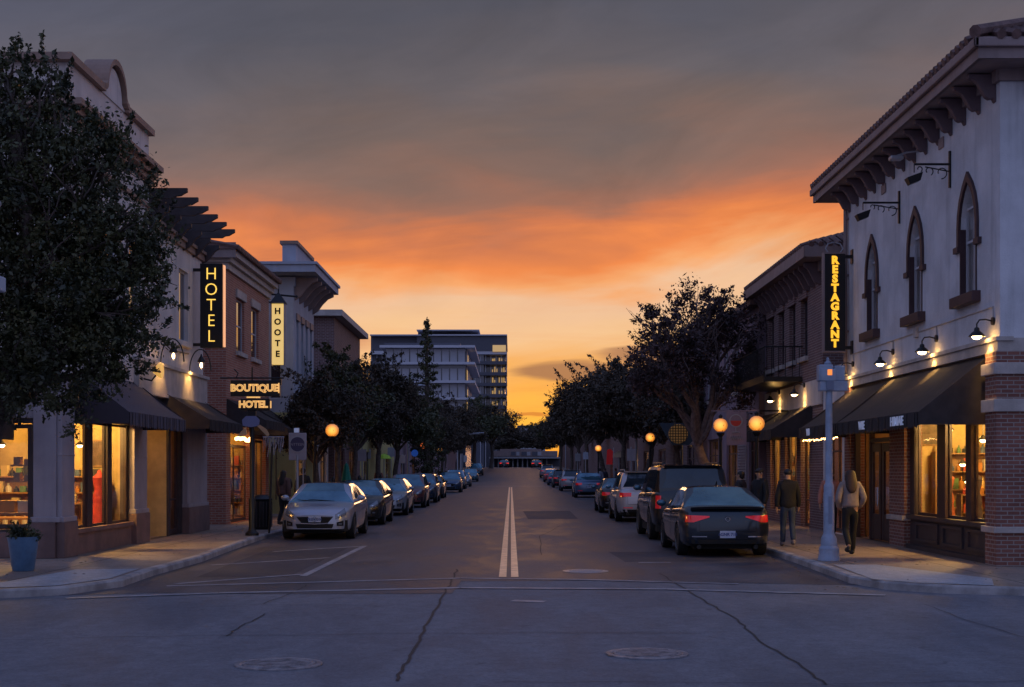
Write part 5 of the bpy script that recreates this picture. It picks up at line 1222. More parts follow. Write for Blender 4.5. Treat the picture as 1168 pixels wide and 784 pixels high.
for x, y, lab in ((-1.3, 262, 'tiny car with glowing tail lights waiting below the station at the left'), (4.6, 255, 'tiny car with glowing tail lights below the station at the right')):
    make_car('sedan', (.05, .03, .03), lab, 'car', x, y, False, 'cars waiting at the street end', detail=1, name='waiting_car', lit=True)

# ================================================================== TREES
def leaf_mesh(name, lumps, n, size, m, parent, seed, sprigs=(), clump=.22, aspect=.5):
    """thousands of small leaves spread through overlapping uneven lumps; lumps = [(centre, radii)] in world metres"""
    rg = np.random.default_rng(seed); vol = np.array([np.prod(r) for _, r in lumps])**.75; cnt = (n*vol/vol.sum()).astype(int); pts = []
    for (c, r), k in zip(lumps, cnt):
        c, r = np.array(c, float), np.array(r, float); K = max(14, int(k/90))
        d = rg.normal(size=(K, 3)); d /= np.linalg.norm(d, axis=1)[:, None]; rad = rg.random(K)**.42*rg.uniform(.72, 1.12, K)
        cc = d*rad[:, None]; w = rg.random(K)+.25; w /= w.sum(); ids = rg.choice(K, k, p=w)
        sg = clump*rg.uniform(.45, 1.3, K)[ids][:, None]
        pts.append(c+(cc[ids]+rg.normal(size=(k, 3))*sg*np.array([1, 1, .8]))*r)
    for a, b, k, sp in sprigs:
        a, b = np.array(a), np.array(b); t = rg.random(k)**.9; pts.append(a+(b-a)*t[:, None]+rg.normal(size=(k, 3))*(sp*(1.05-t*.8))[:, None])
    p = np.concatenate(pts); N_ = len(p)
    u = rg.normal(size=(N_, 3)); u /= np.linalg.norm(u, axis=1)[:, None]; v = np.cross(u, rg.normal(size=(N_, 3))); v /= np.linalg.norm(v, axis=1)[:, None]
    s = (size*rg.choice([.55, .8, 1.1, 1.6], N_, p=[.3, .35, .25, .1])*rg.uniform(.8, 1.2, N_))[:, None]
    q = np.stack([p-u*s, p+v*s*aspect+u*s*.1, p+u*s, p-v*s*aspect+u*s*.1], axis=1).reshape(-1, 3)
    off = np.array(parent.location) if parent else 0
    q = (q-off).astype(np.float32); me = bpy.data.meshes.new(name)
    me.vertices.add(len(q)); me.vertices.foreach_set('co', q.ravel()); me.loops.add(len(q)); me.loops.foreach_set('vertex_index', np.arange(len(q), dtype=np.int32))
    me.polygons.add(N_); me.polygons.foreach_set('loop_start', np.arange(0, len(q), 4, dtype=np.int32)); me.polygons.foreach_set('loop_total', np.full(N_, 4, dtype=np.int32))
    me.update(calc_edges=True); me.materials.append(m); o = bpy.data.objects.new(name, me); COL.objects.link(o); o.parent = parent; return o

def limb(mb, a, b, r0, r1, rng, wob=.08, seg=7, steps=7):
    a, b = Vector(a), Vector(b); L = (b-a).length; pts, rr = [], []; ph = [rng.uniform(0, 6) for _ in range(3)]
    for i in range(steps+1):
        t = i/steps; s = math.sin(math.pi*t)
        pts.append(a.lerp(b, t)+Vector((math.sin(ph[0]+3*t), math.sin(ph[1]+3*t), .3*math.sin(ph[2]+4*t)+.4))*wob*L*s); rr.append(r0+(r1-r0)*t**.8)
    mb.tube(pts, rr, seg); return pts

def tree(name, label, base, fork, lumps, n, size, lm, seed, r0=.16, group=None, sprigs=(), clump=.22, twigs=5):
    t = thing(name, label, 'tree', base, group); rng = random.Random(seed); mb = MB(); base, fork = Vector(base), Vector(fork)
    pts = [base+Vector((0, 0, 0))]; mb.lathe([(r0*1.5, 0), (r0*1.2, .1), (r0*1.02, .3)], tuple(base), 10)
    limb(mb, base+Vector((0, 0, .1)), fork, r0, r0*.72, rng, .05, 10, 8)
    for c, r in lumps:
        c = Vector(c); k = limb(mb, fork, c, r0*.5, r0*.18, rng, .12)
        for _ in range(twigs):
            s = k[rng.randint(3, len(k)-1)]; d = Vector((rng.uniform(-1, 1)*r[0], rng.uniform(-1, 1)*r[1], rng.uniform(-.5, 1)*r[2]))*.7
            e = c+d; kk = limb(mb, s, e, r0*.16, .012, rng, .10, 5, 5)
            for _ in range(2): limb(mb, kk[rng.randint(2, 4)], e+Vector([rng.uniform(-.4, .4)*r[i] for i in range(3)]), .02, .006, rng, .1, 4, 3)
    mb.build('trunk', bark if name != 'street_tree' or seed != 21 else mat('bark_pale', (.20, .145, .14, 1), .9, var=.35, vs=8, bump=.6, bs=25), t, smooth=True)
    leaf_mesh('crown', lumps, n, size, lm, t, seed, sprigs, clump); return t

def shift(ob, loc): ob.location = loc; return ob
# big dense tree in front of the left corner building
def L_(px, py, r, d, fy=1.0): c = P(px, py, d); rr = r*d/F; return ((c.x, c.y, c.z), (rr, rr*fy, rr))
near = [L_(-60, 250, 130, 20.6), L_(10, 160, 78, 20.8), L_(60, 215, 92, 20.6), L_(118, 262, 78, 20.5), L_(95, 345, 92, 20.4), L_(20, 350, 105, 20.5), L_(140, 360, 62, 20.6),
        L_(60, 420, 70, 20.3), L_(-10, 430, 60, 20.4), L_(112, 190, 46, 20.7), L_(60, 112, 34, 20.6), L_(165, 300, 40, 20.6), L_(118, 418, 44, 20.5), L_(8, 95, 30, 20.7)]
sp = []
for a, b, k in (((26, 110), (33, 52), 150), ((55, 110), (47, 38), 190), ((70, 120), (66, 78), 90), ((100, 150), (100, 112), 110), ((140, 170), (152, 128), 130), ((120, 170), (128, 140), 90), ((150, 240), (178, 190), 140), ((170, 250), (190, 205), 120),
                ((185, 300), (208, 262), 110), ((180, 340), (214, 352), 120), ((170, 380), (202, 396), 110), ((150, 410), (182, 424), 90), ((5, 90), (2, 66), 80), ((85, 160), (84, 120), 80), ((60, 455), (50, 480), 60), ((190, 240), (200, 228), 40), ((100, 440), (92, 470), 50)):
    sp.append((tuple(P(*a, 20.6)), tuple(P(*b, 20.6)), k, .055))
rg_ = random.Random(77)
for c_, r_ in near:                                   # ragged shoots all over the outline
    for _ in range(16):
        d_ = Vector((rg_.uniform(-1, 1), rg_.uniform(-1, .6), rg_.uniform(-.5, 1.2))).normalized(); a_ = Vector(c_)+Vector([d_[i]*r_[i]*.85 for i in range(3)])
        sp.append((tuple(a_), tuple(a_+(d_*.35+Vector((0, 0, .45)))*rg_.uniform(.25, .6)), 55, .045))
tree('street_tree', 'large dense dark evergreen tree filling the left edge in front of the cream building', (-7.95, 20.9, .12), (-7.6, 20.8, 2.6), near, 92000, .036, leaf_dk, 11, .20, sprigs=sp, clump=.115, twigs=9)

# the near tree on the right, leaning over the parked cars
def bulk(px, py, r, d, fy=1.0): return L_(px, py, r, d, fy)
rt = [bulk(760, 400, 52, 45), bulk(800, 372, 50, 46), bulk(845, 385, 48, 47), bulk(868, 420, 34, 47), bulk(738, 432, 24, 45), bulk(785, 420, 36, 45), bulk(838, 440, 36, 46), bulk(752, 372, 26, 45), bulk(815, 348, 24, 46)]
sp = [(tuple(P(*a, 46)), tuple(P(*b, 46)), int(k*.7), .10) for a, b, k in (((750, 375), (728, 345), 160), ((775, 365), (762, 335), 180), ((800, 350), (803, 328), 130), ((825, 350), (836, 326), 150), ((740, 400), (716, 378), 130), ((850, 365), (848, 334), 110), ((735, 430), (714, 408), 90), ((775, 460), (740, 470), 60))]
tree('street_tree', 'spreading tree with pale forked trunk leaning left over the black parked car', (7.0, 47.2, .13), (6.2, 46.6, 2.6), rt, 25000, .058, leaf_rd, 21, .23, sprigs=sp, clump=.13, twigs=12)

# row trees: three models, copied with their own size and turn
def model_tree(name, seed, h, lm, n, lump=None):
    rng = random.Random(seed); L = []
    for i in range(9):
        a = i*2.4+rng.uniform(-.3, .3); rr = rng.uniform(.9, 1.5) if i else .2
        L.append(((rr*math.cos(a), rr*math.sin(a), h*rng.uniform(.56, .84)), (rng.uniform(.95, 1.3), rng.uniform(.95, 1.3), rng.uniform(.8, 1.15))))
    L.append(((0, 0, h*.86), (.9, .9, .9)))
    sp = [((rng.uniform(-1.4, 1.4), rng.uniform(-1.4, 1.4), h*.85), (rng.uniform(-1.9, 1.9), rng.uniform(-1.9, 1.9), h*1.06), 110, .12) for _ in range(7)]
    return tree(name, None, (0, 0, 0), (rng.uniform(-.2, .2), rng.uniform(-.2, .2), h*.38), L, n, .075, lm, seed, .15, sprigs=sp, clump=.17, twigs=6)
models = [model_tree('street_tree', 31, 6.0, leaf_md, 26000), model_tree('street_tree', 32, 6.0, leaf_md, 26000), model_tree('street_tree', 33, 6.0, leaf_dk, 24000)]
used = set()
def put(mi, x, y, h, label, wide=1.0, rz=0, group='street trees standing along the pavements'):
    o = models[mi]
    if mi in used: o = copy_tree(o)
    used.add(mi); o.location = (x, y, zp(y)+.1); o.rotation_euler = (0, 0, rz); o.scale = (h/6.0*wide, h/6.0*wide, h/6.0)
    tag(o, label, 'tree', group); return o
for i, (x, y, h, w_, lab) in enumerate((
    (-6.9, 49.0, 4.9, .95, 'street tree nearest the pale lantern sign on the left, first of the dark row'),
    (-6.9, 55.5, 6.2, .92, 'second street tree of the dark row on the left, above the black car'),
    (-6.9, 63.5, 6.6, .90, 'third street tree of the dark row on the left'),
    (-6.9, 73, 7.0, .95, 'fourth street tree of the left row, in front of the flat-roofed brick building'),
    (-6.9, 85, 7.3, .95, 'fifth street tree of the left row, left of the tall conifer'),
    (-7.0, 122, 6.5, 1.0, 'small street tree beyond the tall conifer on the left'),
    (-7.2, 150, 7.5, 1.1, 'broad street tree before the far crossing on the left'))):
    put((i+1) % 3 if i % 3 else 0, x, y, h, lab, w_, i*1.3)
for i, (x, y, h, w_, lab) in enumerate((
    (7.1, 60, 6.4, .95, 'second street tree on the right, behind the pale-trunked leaning tree'),
    (6.9, 72, 7.2, .95, 'third street tree on the right, in front of the long hipped-roof building'),
    (6.8, 86, 8.2, .90, 'fourth street tree on the right, its crown level with the hipped roof edge'),
    (6.8, 104, 9.0, .95, 'fifth street tree on the right, tall and full against the sunset'),
    (6.9, 124, 10.0, .95, 'sixth street tree on the right, standing out dark against the sunset'),
    (7.0, 148, 9.8, .90, 'seventh street tree on the right, spiky against the yellow sky'),
    (7.4, 178, 10.2, .90, 'eighth street tree on the right, near the far crossing'),
    (7.6, 215, 9.6, .80, 'farthest street tree on the right, lowest against the yellow sky'))):
    put((0, 1)[i % 2], x, y, h, lab, w_, i*1.9+.4)
GF = 'trees crowding the far left end of the street'
for i, (px, d, h, w_, lab) in enumerate(((505, 200, 10.5, 1.2, 'dark far tree left of the office entrance'), (522, 215, 9.5, 1.3, 'dark far tree directly under the five-storey office block'),
        (542, 228, 11.5, 1.3, 'dark far tree under the corner of the office tower'), (560, 240, 10.6, 1.25, 'dark far tree at the right foot of the office tower'), (470, 190, 11, 1.2, 'dark far tree at the foot of the conifer'))):
    put(i % 3, (px-CX)*d/F, d, h, lab, w_, i*2.2, GF)
for i, (px, d, h, w_, lab) in enumerate(((585, 380, 10, 2.0, 'low hazy tree beyond the station, left of the small grey building'), (612, 400, 12, 2.0, 'low hazy tree beyond the station, in front of the small grey building'), (640, 330, 13, 1.6, 'low hazy tree beyond the station at the right'))):
    put(i % 3, (px-CX)*d/F, d, h, lab, w_, i*2.2, 'trees beyond the station')

def conifer(x, y, z, h, r, label, seed):
    t = thing('conifer', label, 'tree', (x, y, z)); rng = random.Random(seed); mb = MB(); mb.tube([(x, y, z), (x, y, z+h*.5), (x, y, z+h)], [.28, .18, .03], 8); L, S_ = [], []
    n = 60
    for i in range(n):
        f = i/n; zz = z+h*(.10+.88*f); L0 = r*(1-f)**.72*rng.uniform(.6, 1.08)+.12; a = i*2.4; ex, ey = x+L0*math.cos(a), y+L0*math.sin(a)
        mb.tube([(x, y, zz), (ex, ey, zz+L0*.12)], [.05, .012], 4); S_.append(((x+(ex-x)*.12, y+(ey-y)*.12, zz), (ex, ey, zz+L0*.1), int(200*(L0/r)+50), .13+.17*(1-f)))
    mb.build('trunk', bark, t); leaf_mesh('crown', [((x, y, z+h*.97), (.15, .15, .35))], 60, .10, leaf_dk, t, seed, S_, .2); return t
conifer((487-CX)*112/F, 112, 0, CAMZ+(HY-362)*112/F, 2.0, 'tall narrow conifer with tiered branches in front of the office blocks', 4)

# ================================================================== STREET FURNITURE
def globe_mat():
    if 'lamp_globe' in MATS: return MATS['lamp_globe']
    m = mat('lamp_globe', (.9, .6, .25, 1), .3); h = N(m.node_tree); b = m.node_tree.nodes['Principled BSDF']
    lw = h.new('ShaderNodeLayerWeight'); lw.inputs[0].default_value = .5; f = lw.outputs['Facing']
    h.put(b.inputs['Emission Color'], h.ramp(f, [(0, (1, .44, .06, 1)), (.35, (1, .31, .02, 1)), (1, (.60, .14, .01, 1))]))
    h.put(b.inputs['Emission Strength'], h.m('ADD', .50, h.m('MULTIPLY', h.m('POWER', h.m('SUBTRACT', 1.0, f), 3.0), .9))); return m
def globe_lamp(x, y, label, group, zg=2.97, r=.235, e=26, glow=2.2, dx=0):
    t = thing('street_lamp', label, 'street lamp', (x, y, zp(y)+.13), group); z = zp(y)+.13
    p = MB(); p.lathe([(.16, 0), (.16, .1), (.12, .16), (.12, .5), (.08, .56), (.055, .7), (.045, zg-z-.45), (.06, zg-z-.40), (.05, zg-z-.34), (.11, zg-z-.27), (.12, zg-z-.22)], (x, y, z), 14); 
    if dx: p.tube([(x, y, zg-.5), (x+dx*.5, y, zg-.42), (x+dx, y, zg-.2)], .025, 6)
    p.build('post', black_m, t, smooth=True); x += dx
    g = MB(); g.lathe([(.10, -.9*r), (.62*r, -.82*r), (.93*r, -.45*r), (r, -.05*r), (.95*r, .30*r), (.70*r, .68*r), (.35*r, .88*r), (.0, .95*r)], (x, y, zg), 24)
    g.build('globe', globe_mat(), t, smooth=True)
    c = MB(); c.lathe([(.30*r, .86*r), (.22*r, 1.05*r), (.06, 1.25*r), (.015, 1.5*r)], (x, y, zg), 12)
    for k in range(4):
        a = math.pi/2*k+.3; c.tube([(x+math.cos(a)*.12, y+math.sin(a)*.12, zg-.9*r), (x+math.cos(a)*r*1.02, y+math.sin(a)*r*1.02, zg-.05*r), (x+math.cos(a)*.3*r, y+math.sin(a)*.3*r, zg+.88*r)], .008, 4)
    c.build('lamp_cage', black_m, t, smooth=True)
    light('POINT', (x, y, zg-.0), e, (1, .52, .12), r*1.05, t)
GG = 'amber globe street lamps'
globe_lamp(6.30, 36, 'amber globe lamp on a black post next to the brick shop awning, largest of them', GG, 2.97, .205, 26)
globe_lamp(5.97, 40, 'amber globe lamp seen through the branches of the leaning tree', GG, 3.05, .205, 26)
globe_lamp(5.95, 60, 'amber globe lamp above the silver-white sport utility car', GG, 3.15, .20, 14)
globe_lamp(5.9, 95, 'small distant amber globe lamp left of the red banner', GG, 3.2, .22, 10)
globe_lamp(-6.45, 46, 'amber globe lamp on a side arm above the silver and black cars on the left', GG, 3.07, .22, 16, dx=.58)
globe_lamp(-6.6, 128, 'faint orange globe lamp far down the left row', GG, 3.6, .30, 8)

# pale traffic-signal pole with its box
t = thing('signal_pole', 'pale grey-blue metal pole with fluted base and signal boxes at the right kerb', 'pole', (5.8, 25.6, .13)); bx, by = 5.8, 25.6
m = MB(); m.lathe([(.20, 0), (.20, .05), (.185, .09), (.18, .22), (.15, .27), (.145, .40), (.115, .46), (.10, .50), (.095, 1.35), (.085, 1.38), (.068, 1.42), (.060, 3.35), (.055, 3.5)], (bx, by, .13), 16); m.build('pole', pole_m, t, smooth=True, angle=25)
m = MB(); m.box(bx-.03, bx+.03, by-.105, by-.085, .8, 1.3); m.build('access_door', mat('pole_grey_shade', (.22, .26, .36, 1), .5), t)
m = MB(); m.box(5.62, 6.12, by-.10, by+.12, 3.22, 3.40); m.box(5.63, 5.90, by-.12, by-.10, 3.40, 3.62); m.build('signal_mount', pole_m, t, bevel=.015)
m = MB(); m.box(5.60, 5.86, by-.10, by+.14, 3.40, 3.70); m.box(5.88, 6.08, by-.08, by+.14, 3.40, 3.68); m.build('signal_housing', pole_m, t, bevel=.02)
m = MB(); m.box(5.745, 5.835, by-.125, by-.10, 3.50, 3.61); m.build('signal_lens', mat('signal_orange', (1, .4, .1, 1), .4, emit=lin(255, 140, 60), es=.9), t, bevel=.01)
m = MB(); m.box(5.73, 5.86, by-.13, by-.118, 3.24, 3.40); m.build('push_plate', mat('pole_grey_shade2', (.16, .19, .28, 1), .5), t)
m = MB(); m.lathe([(.06, 0), (.07, .03), (.03, .07), (.025, .12), (0, .14)], (bx-.02, by, 3.70), 12); m.build('finial', pole_m, t)

# black post with the two-tier hotel sign
t = thing('hotel_post_sign', 'two-tier black sign with glowing outlined letters on a black post by the silver car', 'sign', (-6.5, 35.2, .13))
m = MB(); m.lathe([(.17, 0), (.17, .06), (.10, .12), (.085, .2), (.085, .9), (.06, .95), (.055, 3.1)], (-6.5, 35.2, .13), 14); m.build('post', black_m, t, smooth=True)
m = MB(); m.box(-7.03, -5.80, 35.13, 35.27, 3.62, 4.02); m.box(-6.78, -6.05, 35.12, 35.28, 3.26, 3.56); m.box(-6.6, -6.4, 35.14, 35.26, 3.1, 3.65); m.build('sign_panel', black_m, t, bevel=.01)
m = MB(); m.tube([(-7.3, 35.2, 4.08), (-5.7, 35.2, 4.08)], .02, 6); m.tube([(-6.5, 35.2, 4.0), (-6.5, 35.2, 4.35)], .02, 6); m.tube([(-6.9, 35.2, 4.08), (-6.85, 35.2, 4.2), (-6.95, 35.2, 4.3)], .015, 5)
m.box(-5.98, -5.76, 35.16, 35.24, 3.9, 4.06); m.build('scrollwork', black_m, t)
ol = mat('outline_dark', (.03, .02, .02, 1), .6)
for txt, z, s_, x in (('BOUTIQUE', 3.82, .24, -6.43), ('HOTEL', 3.41, .23, -6.46)):
    text_mb(txt, s_, .012, (x, 35.118, z), (1, 0, 0), bold=.013).build('letters', neon_w, t); text_mb(txt, s_, .012, (x, 35.108, z), (1, 0, 0), bold=-.009).build('letter_core', ol, t)
m = MB(); m.box(-6.62, -6.28, 35.10, 35.116, 3.575, 3.61); m.build('neon_bar', neon_w, t)
m = MB(); m.box(-5.83, -5.80, 35.10, 35.116, 3.70, 3.95); m.box(-6.03, -6.0, 35.10, 35.116, 3.32, 3.5); m.build('neon_stroke', neon_w, t)

t = thing('round_sign_post', 'pale panel with a dark round emblem on a pale post behind the silver car', 'sign', (-6.25, 41, .13))
m = MB(); m.tube([(-6.25, 41, .13), (-6.25, 41, 2.2)], .045, 8); m.tube([(-6.08, 41, .13), (-6.08, 41, 2.2)], .02, 6); m.build('post', galv, t)
m = MB(); m.box(-6.50, -5.98, 40.97, 41.03, 2.05, 2.85); m.box(-6.32, -6.18, 40.97, 41.03, 2.85, 3.0); m.build('sign_panel', stucco_p if False else pilaster_m, t, bevel=.02)
m = MB(); m.lathe([(0, -.045), (.21, -.045), (.21, -.03), (0, -.03)], (-6.24, 41, 2.52), 28, 'y'); m.build('emblem', mat('emblem_plum', (.06, .045, .10, 1), .5), t)
m = MB(); m.lathe([(.21, -.05), (.235, -.05), (.235, -.03), (.21, -.03), (.21, -.05)], (-6.24, 41, 2.52), 28, 'y'); e_ = m.build('emblem_ring', galv, t)
text_mb('NTTESN', .11, .006, (-6.24, 40.95, 2.51), (1, 0, 0)).build('lettering', pilaster_m, t)
m = MB(); m.box(-6.34, -6.20, 40.95, 40.97, 2.86, 2.99); m.build('small_plate', white_m, t)

t = thing('fan_sign', 'blue and tan fan-shaped ornament hanging on the black sign post', 'sign', (-6.5, 35.0, 2.75))
m = MB(); m.prism([(-6.72, 3.02), (-6.70, 2.88), (-6.5, 2.84), (-6.30, 2.88), (-6.28, 3.02), (-6.38, 3.12), (-6.62, 3.12)], 35.02, 35.06, 'y'); m.build('blue_panel', mat('sign_blue', (.16, .20, .40, 1), .5), t)
m = MB(); m.prism([(-6.35, 2.88), (-6.08, 2.60), (-6.04, 2.66), (-6.12, 2.80), (-6.28, 2.90)], 35.02, 35.06, 'y'); m.prism([(-6.62, 2.86), (-6.84, 2.62), (-6.78, 2.60), (-6.60, 2.66)], 35.02, 35.06, 'y'); m.build('tan_blade', mat('sign_tan', (.45, .32, .20, 1), .5), t)
t = thing('thin_post', 'thin black post with white ribbons at the top, between the sign post and silver car', 'post', (-6.28, 36.4, .13))
m = MB(); m.tube([(-6.28, 36.4, .13), (-6.20, 36.4, 2.5)], .028, 8); m.tube([(-6.10, 36.4, 1.0), (-6.10, 36.4, 2.5)], .02, 6); m.build('post', black_m, t)
rng = random.Random(9); m = MB()
for i in range(13):
    x = -6.42+i*.042; L = rng.uniform(.22, .55); m.tube([(x, 36.38, 2.62), (x+.02, 36.36, 2.62-L*.5), (x+rng.uniform(-.03, .03), 36.38, 2.62-L)], .009, 4)
m.tube([(-6.44, 36.38, 2.63), (-5.88, 36.38, 2.63)], .014, 5); m.build('ribbons', mat('ribbon', (.42, .42, .50, 1), .7), t)

# planter by the left shop corner
t = thing('planter', 'tall tapered blue glazed pot with a low leafy plant by the left shop corner', 'planter', (-8.0, 23.0, .13))
m = MB(); m.lathe([(.16, 0), (.175, .02), (.245, .50), (.26, .56), (.235, .56), (.21, .48), (0, .48)], (-8.0, 23.0, .13), 24); m.build('pot', mat('pot_blue', (.10, .20, .34, 1), .35, var=.15, vs=6, coat=.4), t, smooth=True)
leaf_mesh('plant', [((-8.0, 23.0, .76), (.24, .24, .13))], 900, .035, leaf_dk, t, 5, [((-8, 23, .7), (-7.85, 23, .98), 40, .03), ((-8, 23, .7), (-8.2, 23, .95), 40, .03)])

# lantern and sign arm peeping in at the left edge
t = thing('post_lantern', 'post-top lantern with orange panes and white tray, glimpsed through the left tree', 'street lamp', (-6.75, 18.2, .0))
x, y = -6.55, 17.6
m = MB(); m.tube([(x-.35, y, 0), (x-.35, y, 4.05)], .06, 8); m.tube([(x-.35, y, 4.05), (x, y, 4.05)], .04, 6); m.build('post', galv, t)
m = MB(); m.box(x-.3, x+.16, y-.16, y+.16, 4.03, 4.22); m.build('tray', mat('tray_white', (.55, .55, .62, 1), .6), t, bevel=.02)
m = MB(); m.box(x-.22, x+.04, y-.11, y+.11, 4.25, 4.72); m.build('lantern_glass', mat('lantern_orange', (1, .4, .1, 1), .4, emit=lin(255, 120, 40), es=1.4), t)
m = MB(); m.lathe([(.22, 0), (.20, .05), (.06, .2), (0, .24)], (x-.09, y, 4.73), 8); m.build('lamp_cap', black_m, t)
light('POINT', (x-.09, y-.2, 4.5), 3, (1, .4, .12), .1, t)
t = thing('arm_lamp', 'white-tipped lamp arm entering from the left edge above the lantern', 'street lamp', (-7.1, 18.0, 5.15))
m = MB(); m.lathe([(.0, -.34), (.06, -.30), (.085, -.1), (.08, .15), (.03, .20)], (-6.75, 18.0, 5.20), 12, 'x'); m.build('lamp_head', galv, t, smooth=True)
m = MB(); m.tube([(-7.6, 18.0, 0), (-7.6, 18.0, 5.2), (-7.0, 18.0, 5.22)], .05, 8); m.build('arm', galv, t)

def cobra(px, py, d, label, left=True, group='cobra-head street lights'):
    p = P(px, py, d); s_ = -1 if left else 1; bx = s_*6.6; t = thing('street_light', label, 'street light', (bx, d, zp(d)), group)
    m = MB(); m.tube([(bx, d, zp(d)), (bx, d, p.z-.5), (bx-s_*.3, d, p.z-.1), (p.x+s_*.3, d, p.z)], .07, 8); m.build('post', galv, t, smooth=True)
    h_ = MB(); h_.ball((p.x, d, p.z), (.42, .16, .10), 12, 6); h_.build('lamp_head', galv, t, smooth=True)
cobra(478, 440, 90, 'street light head poking out of the left tree row beside the conifer')
cobra(543, 495, 190, 'street light on its mast arm at the far left crossing')
cobra(724, 433, 74, 'street light head among the right-hand trees', False)
cobra(636, 491, 170, 'street light head over the far right cars', False)
t = thing('signal_mast', 'grey traffic signal mast at the far left crossing', 'pole', (-5.9, 165, zp(165)))
m = MB(); m.tube([(-5.9, 165, zp(165)), (-5.9, 165, 6.4)], .10, 8); m.tube([(-6.3, 165, zp(165)), (-6.3, 165, 5.2)], .08, 8); m.tube([(-5.9, 165, 5.9), (-3.2, 165, 6.05)], .06, 6); m.build('pole', galv, t)
m = MB(); m.box(-6.15, -5.65, 164.8, 165.1, 3.6, 4.5); m.build('signal_head', black_m, t); m = MB(); m.box(-5.6, -5.2, 164.8, 165.0, 2.6, 3.4); m.build('sign_plate', galv, t)

def disc_sign(px, py, d, r, m_, label, name='round_sign', post=True, cat='sign'):
    p = P(px, py, d); t = thing(name, label, cat, (p.x, d, zp(d)+.13))
    m = MB(); m.lathe([(0, -.03), (r, -.03), (r, .03), (0, .03)], tuple(p), 24, 'y'); m.build('sign_face', m_, t)
    if post: m = MB(); m.tube([(p.x, d+.05, zp(d)+.13), (p.x, d+.05, p.z)], .03, 6); m.build('post', black_m, t)
    return t
disc_sign(484, 508, 120, .32, mat('signal_orange2', (1, .3, .05, 1), .4, emit=lin(230, 100, 40), es=.7), 'small glowing orange signal disc far down the left pavement', 'signal_light')
disc_sign(473, 517, 105, .26, mat('sign_bright_blue', (.05, .20, .65, 1), .4, emit=lin(40, 90, 190), es=.08), 'small bright blue round sign far down the left pavement')
t = thing('shop_board', 'dark teal pointed board with a round latticed window, hanging by the leaning trunk', 'sign', (6.3, 52, 1.8)); c = P(775, 495, 52)
m = MB(); m.prism([(c.x-.75, c.z+.40), (c.x+.15, c.z+.40), (c.x+.85, c.z+.12), (c.x+.35, c.z-.42), (c.x-.25, c.z-.42), (c.x-.5, c.z-.05)], 52, 52.1, 'y'); m.build('sign_panel', mat('board_teal', (.035, .06, .085, 1), .5), t)
m = MB(); m.lathe([(0, -.02), (.36, -.02), (.36, 0), (0, 0)], (c.x-.05, 51.98, c.z), 24, 'y'); m.build('round_window', mat('lattice_dim', (.3, .2, .1, 1), .5, emit=lin(140, 100, 50), es=.25), t)
m = MB()
for i in range(-3, 4):
    L = math.sqrt(.36**2-(i*.1)**2); m.box(c.x-.05+i*.1-.015, c.x-.05+i*.1+.015, 51.93, 51.95, c.z-L, c.z+L); m.box(c.x-.05-L, c.x-.05+L, 51.926, 51.929, c.z+i*.1-.015, c.z+i*.1+.015)
m.build('lattice', black_m, t); m = MB(); m.tube([(c.x+.1, 52.15, .13), (c.x+.1, 52.15, c.z+.4)], .04, 6); m.build('post', black_m, t)
t = thing('wine_sign', 'dark hanging sign with a red half-filled glass emblem between the two big globes', 'sign', (6.85, 42, 2.3)); c = P(840, 487, 42)
m = MB(); m.box(c.x-.30, c.x+.30, 42, 42.05, c.z-.55, c.z+.45); m.box(c.x-.75, c.x+.7, 42.0, 42.04, c.z+.46, c.z+.50); m.build('sign_panel', stucco_p, t)
m = MB(); m.lathe([(.17, -.02), (.20, -.02), (.20, 0), (.17, 0), (.17, -.02)], (c.x-.02, 41.98, c.z+.18), 24, 'y'); m.tube([(c.x-.02, 41.97, c.z-.02), (c.x-.02, 41.97, c.z-.16)], .015, 5); m.tube([(c.x-.14, 41.97, c.z-.16), (c.x+.10, 41.97, c.z-.16)], .015, 5); m.build('glass_outline', galv, t)
m = MB(); m.prism([(c.x-.02+.165*math.cos(a), c.z+.18+.165*math.sin(a)) for a in np.linspace(math.pi, 2*math.pi, 12)], 41.965, 41.985, 'y'); m.build('red_fill', mat('wine_red', (.55, .03, .02, 1), .4), t)
m = MB(); m.tube([(c.x-.2+.02*i, 41.97, c.z-.33+.07*math.sin(i*1.9)) for i in range(20)], .012, 4); m.build('scribble', galv, t)
m = MB(); m.tube([(c.x+.68, 42.02, c.z+.48), (8.3, 42.02, c.z+.48)], .025, 5); m.build('bracket', black_m, t)
p = P(696, 522, 100); t = thing('red_banner', 'narrow bright red banner hanging on a post far down the right pavement', 'banner', (p.x, 100, .13))
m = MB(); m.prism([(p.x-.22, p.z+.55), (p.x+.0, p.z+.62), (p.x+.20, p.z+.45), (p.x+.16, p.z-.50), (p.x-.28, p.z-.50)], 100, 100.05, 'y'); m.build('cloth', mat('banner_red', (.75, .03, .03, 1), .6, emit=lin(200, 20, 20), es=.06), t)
m = MB(); m.tube([(p.x+.25, 100.03, .13), (p.x+.25, 100.03, p.z+.7)], .03, 6); m.build('post', galv, t)
p = P(706, 518, 104); t = thing('market_umbrella', 'small tan-white parasol beside the red banner', 'umbrella', (p.x, 104, .13))
m = MB(); m.lathe([(.55, -.25), (.4, 0), (.05, .22), (0, .25)], tuple(p), 8); m.build('canopy', mat('parasol_tan', (.6, .42, .28, 1), .7), t); m = MB(); m.tube([(p.x, 104, .13), (p.x, 104, p.z)], .03, 6); m.build('pole', galv, t)
p = P(438, 521, 80); t = thing('market_umbrella', 'small lime-green parasol under the left trees', 'umbrella', (p.x, 80, .13))
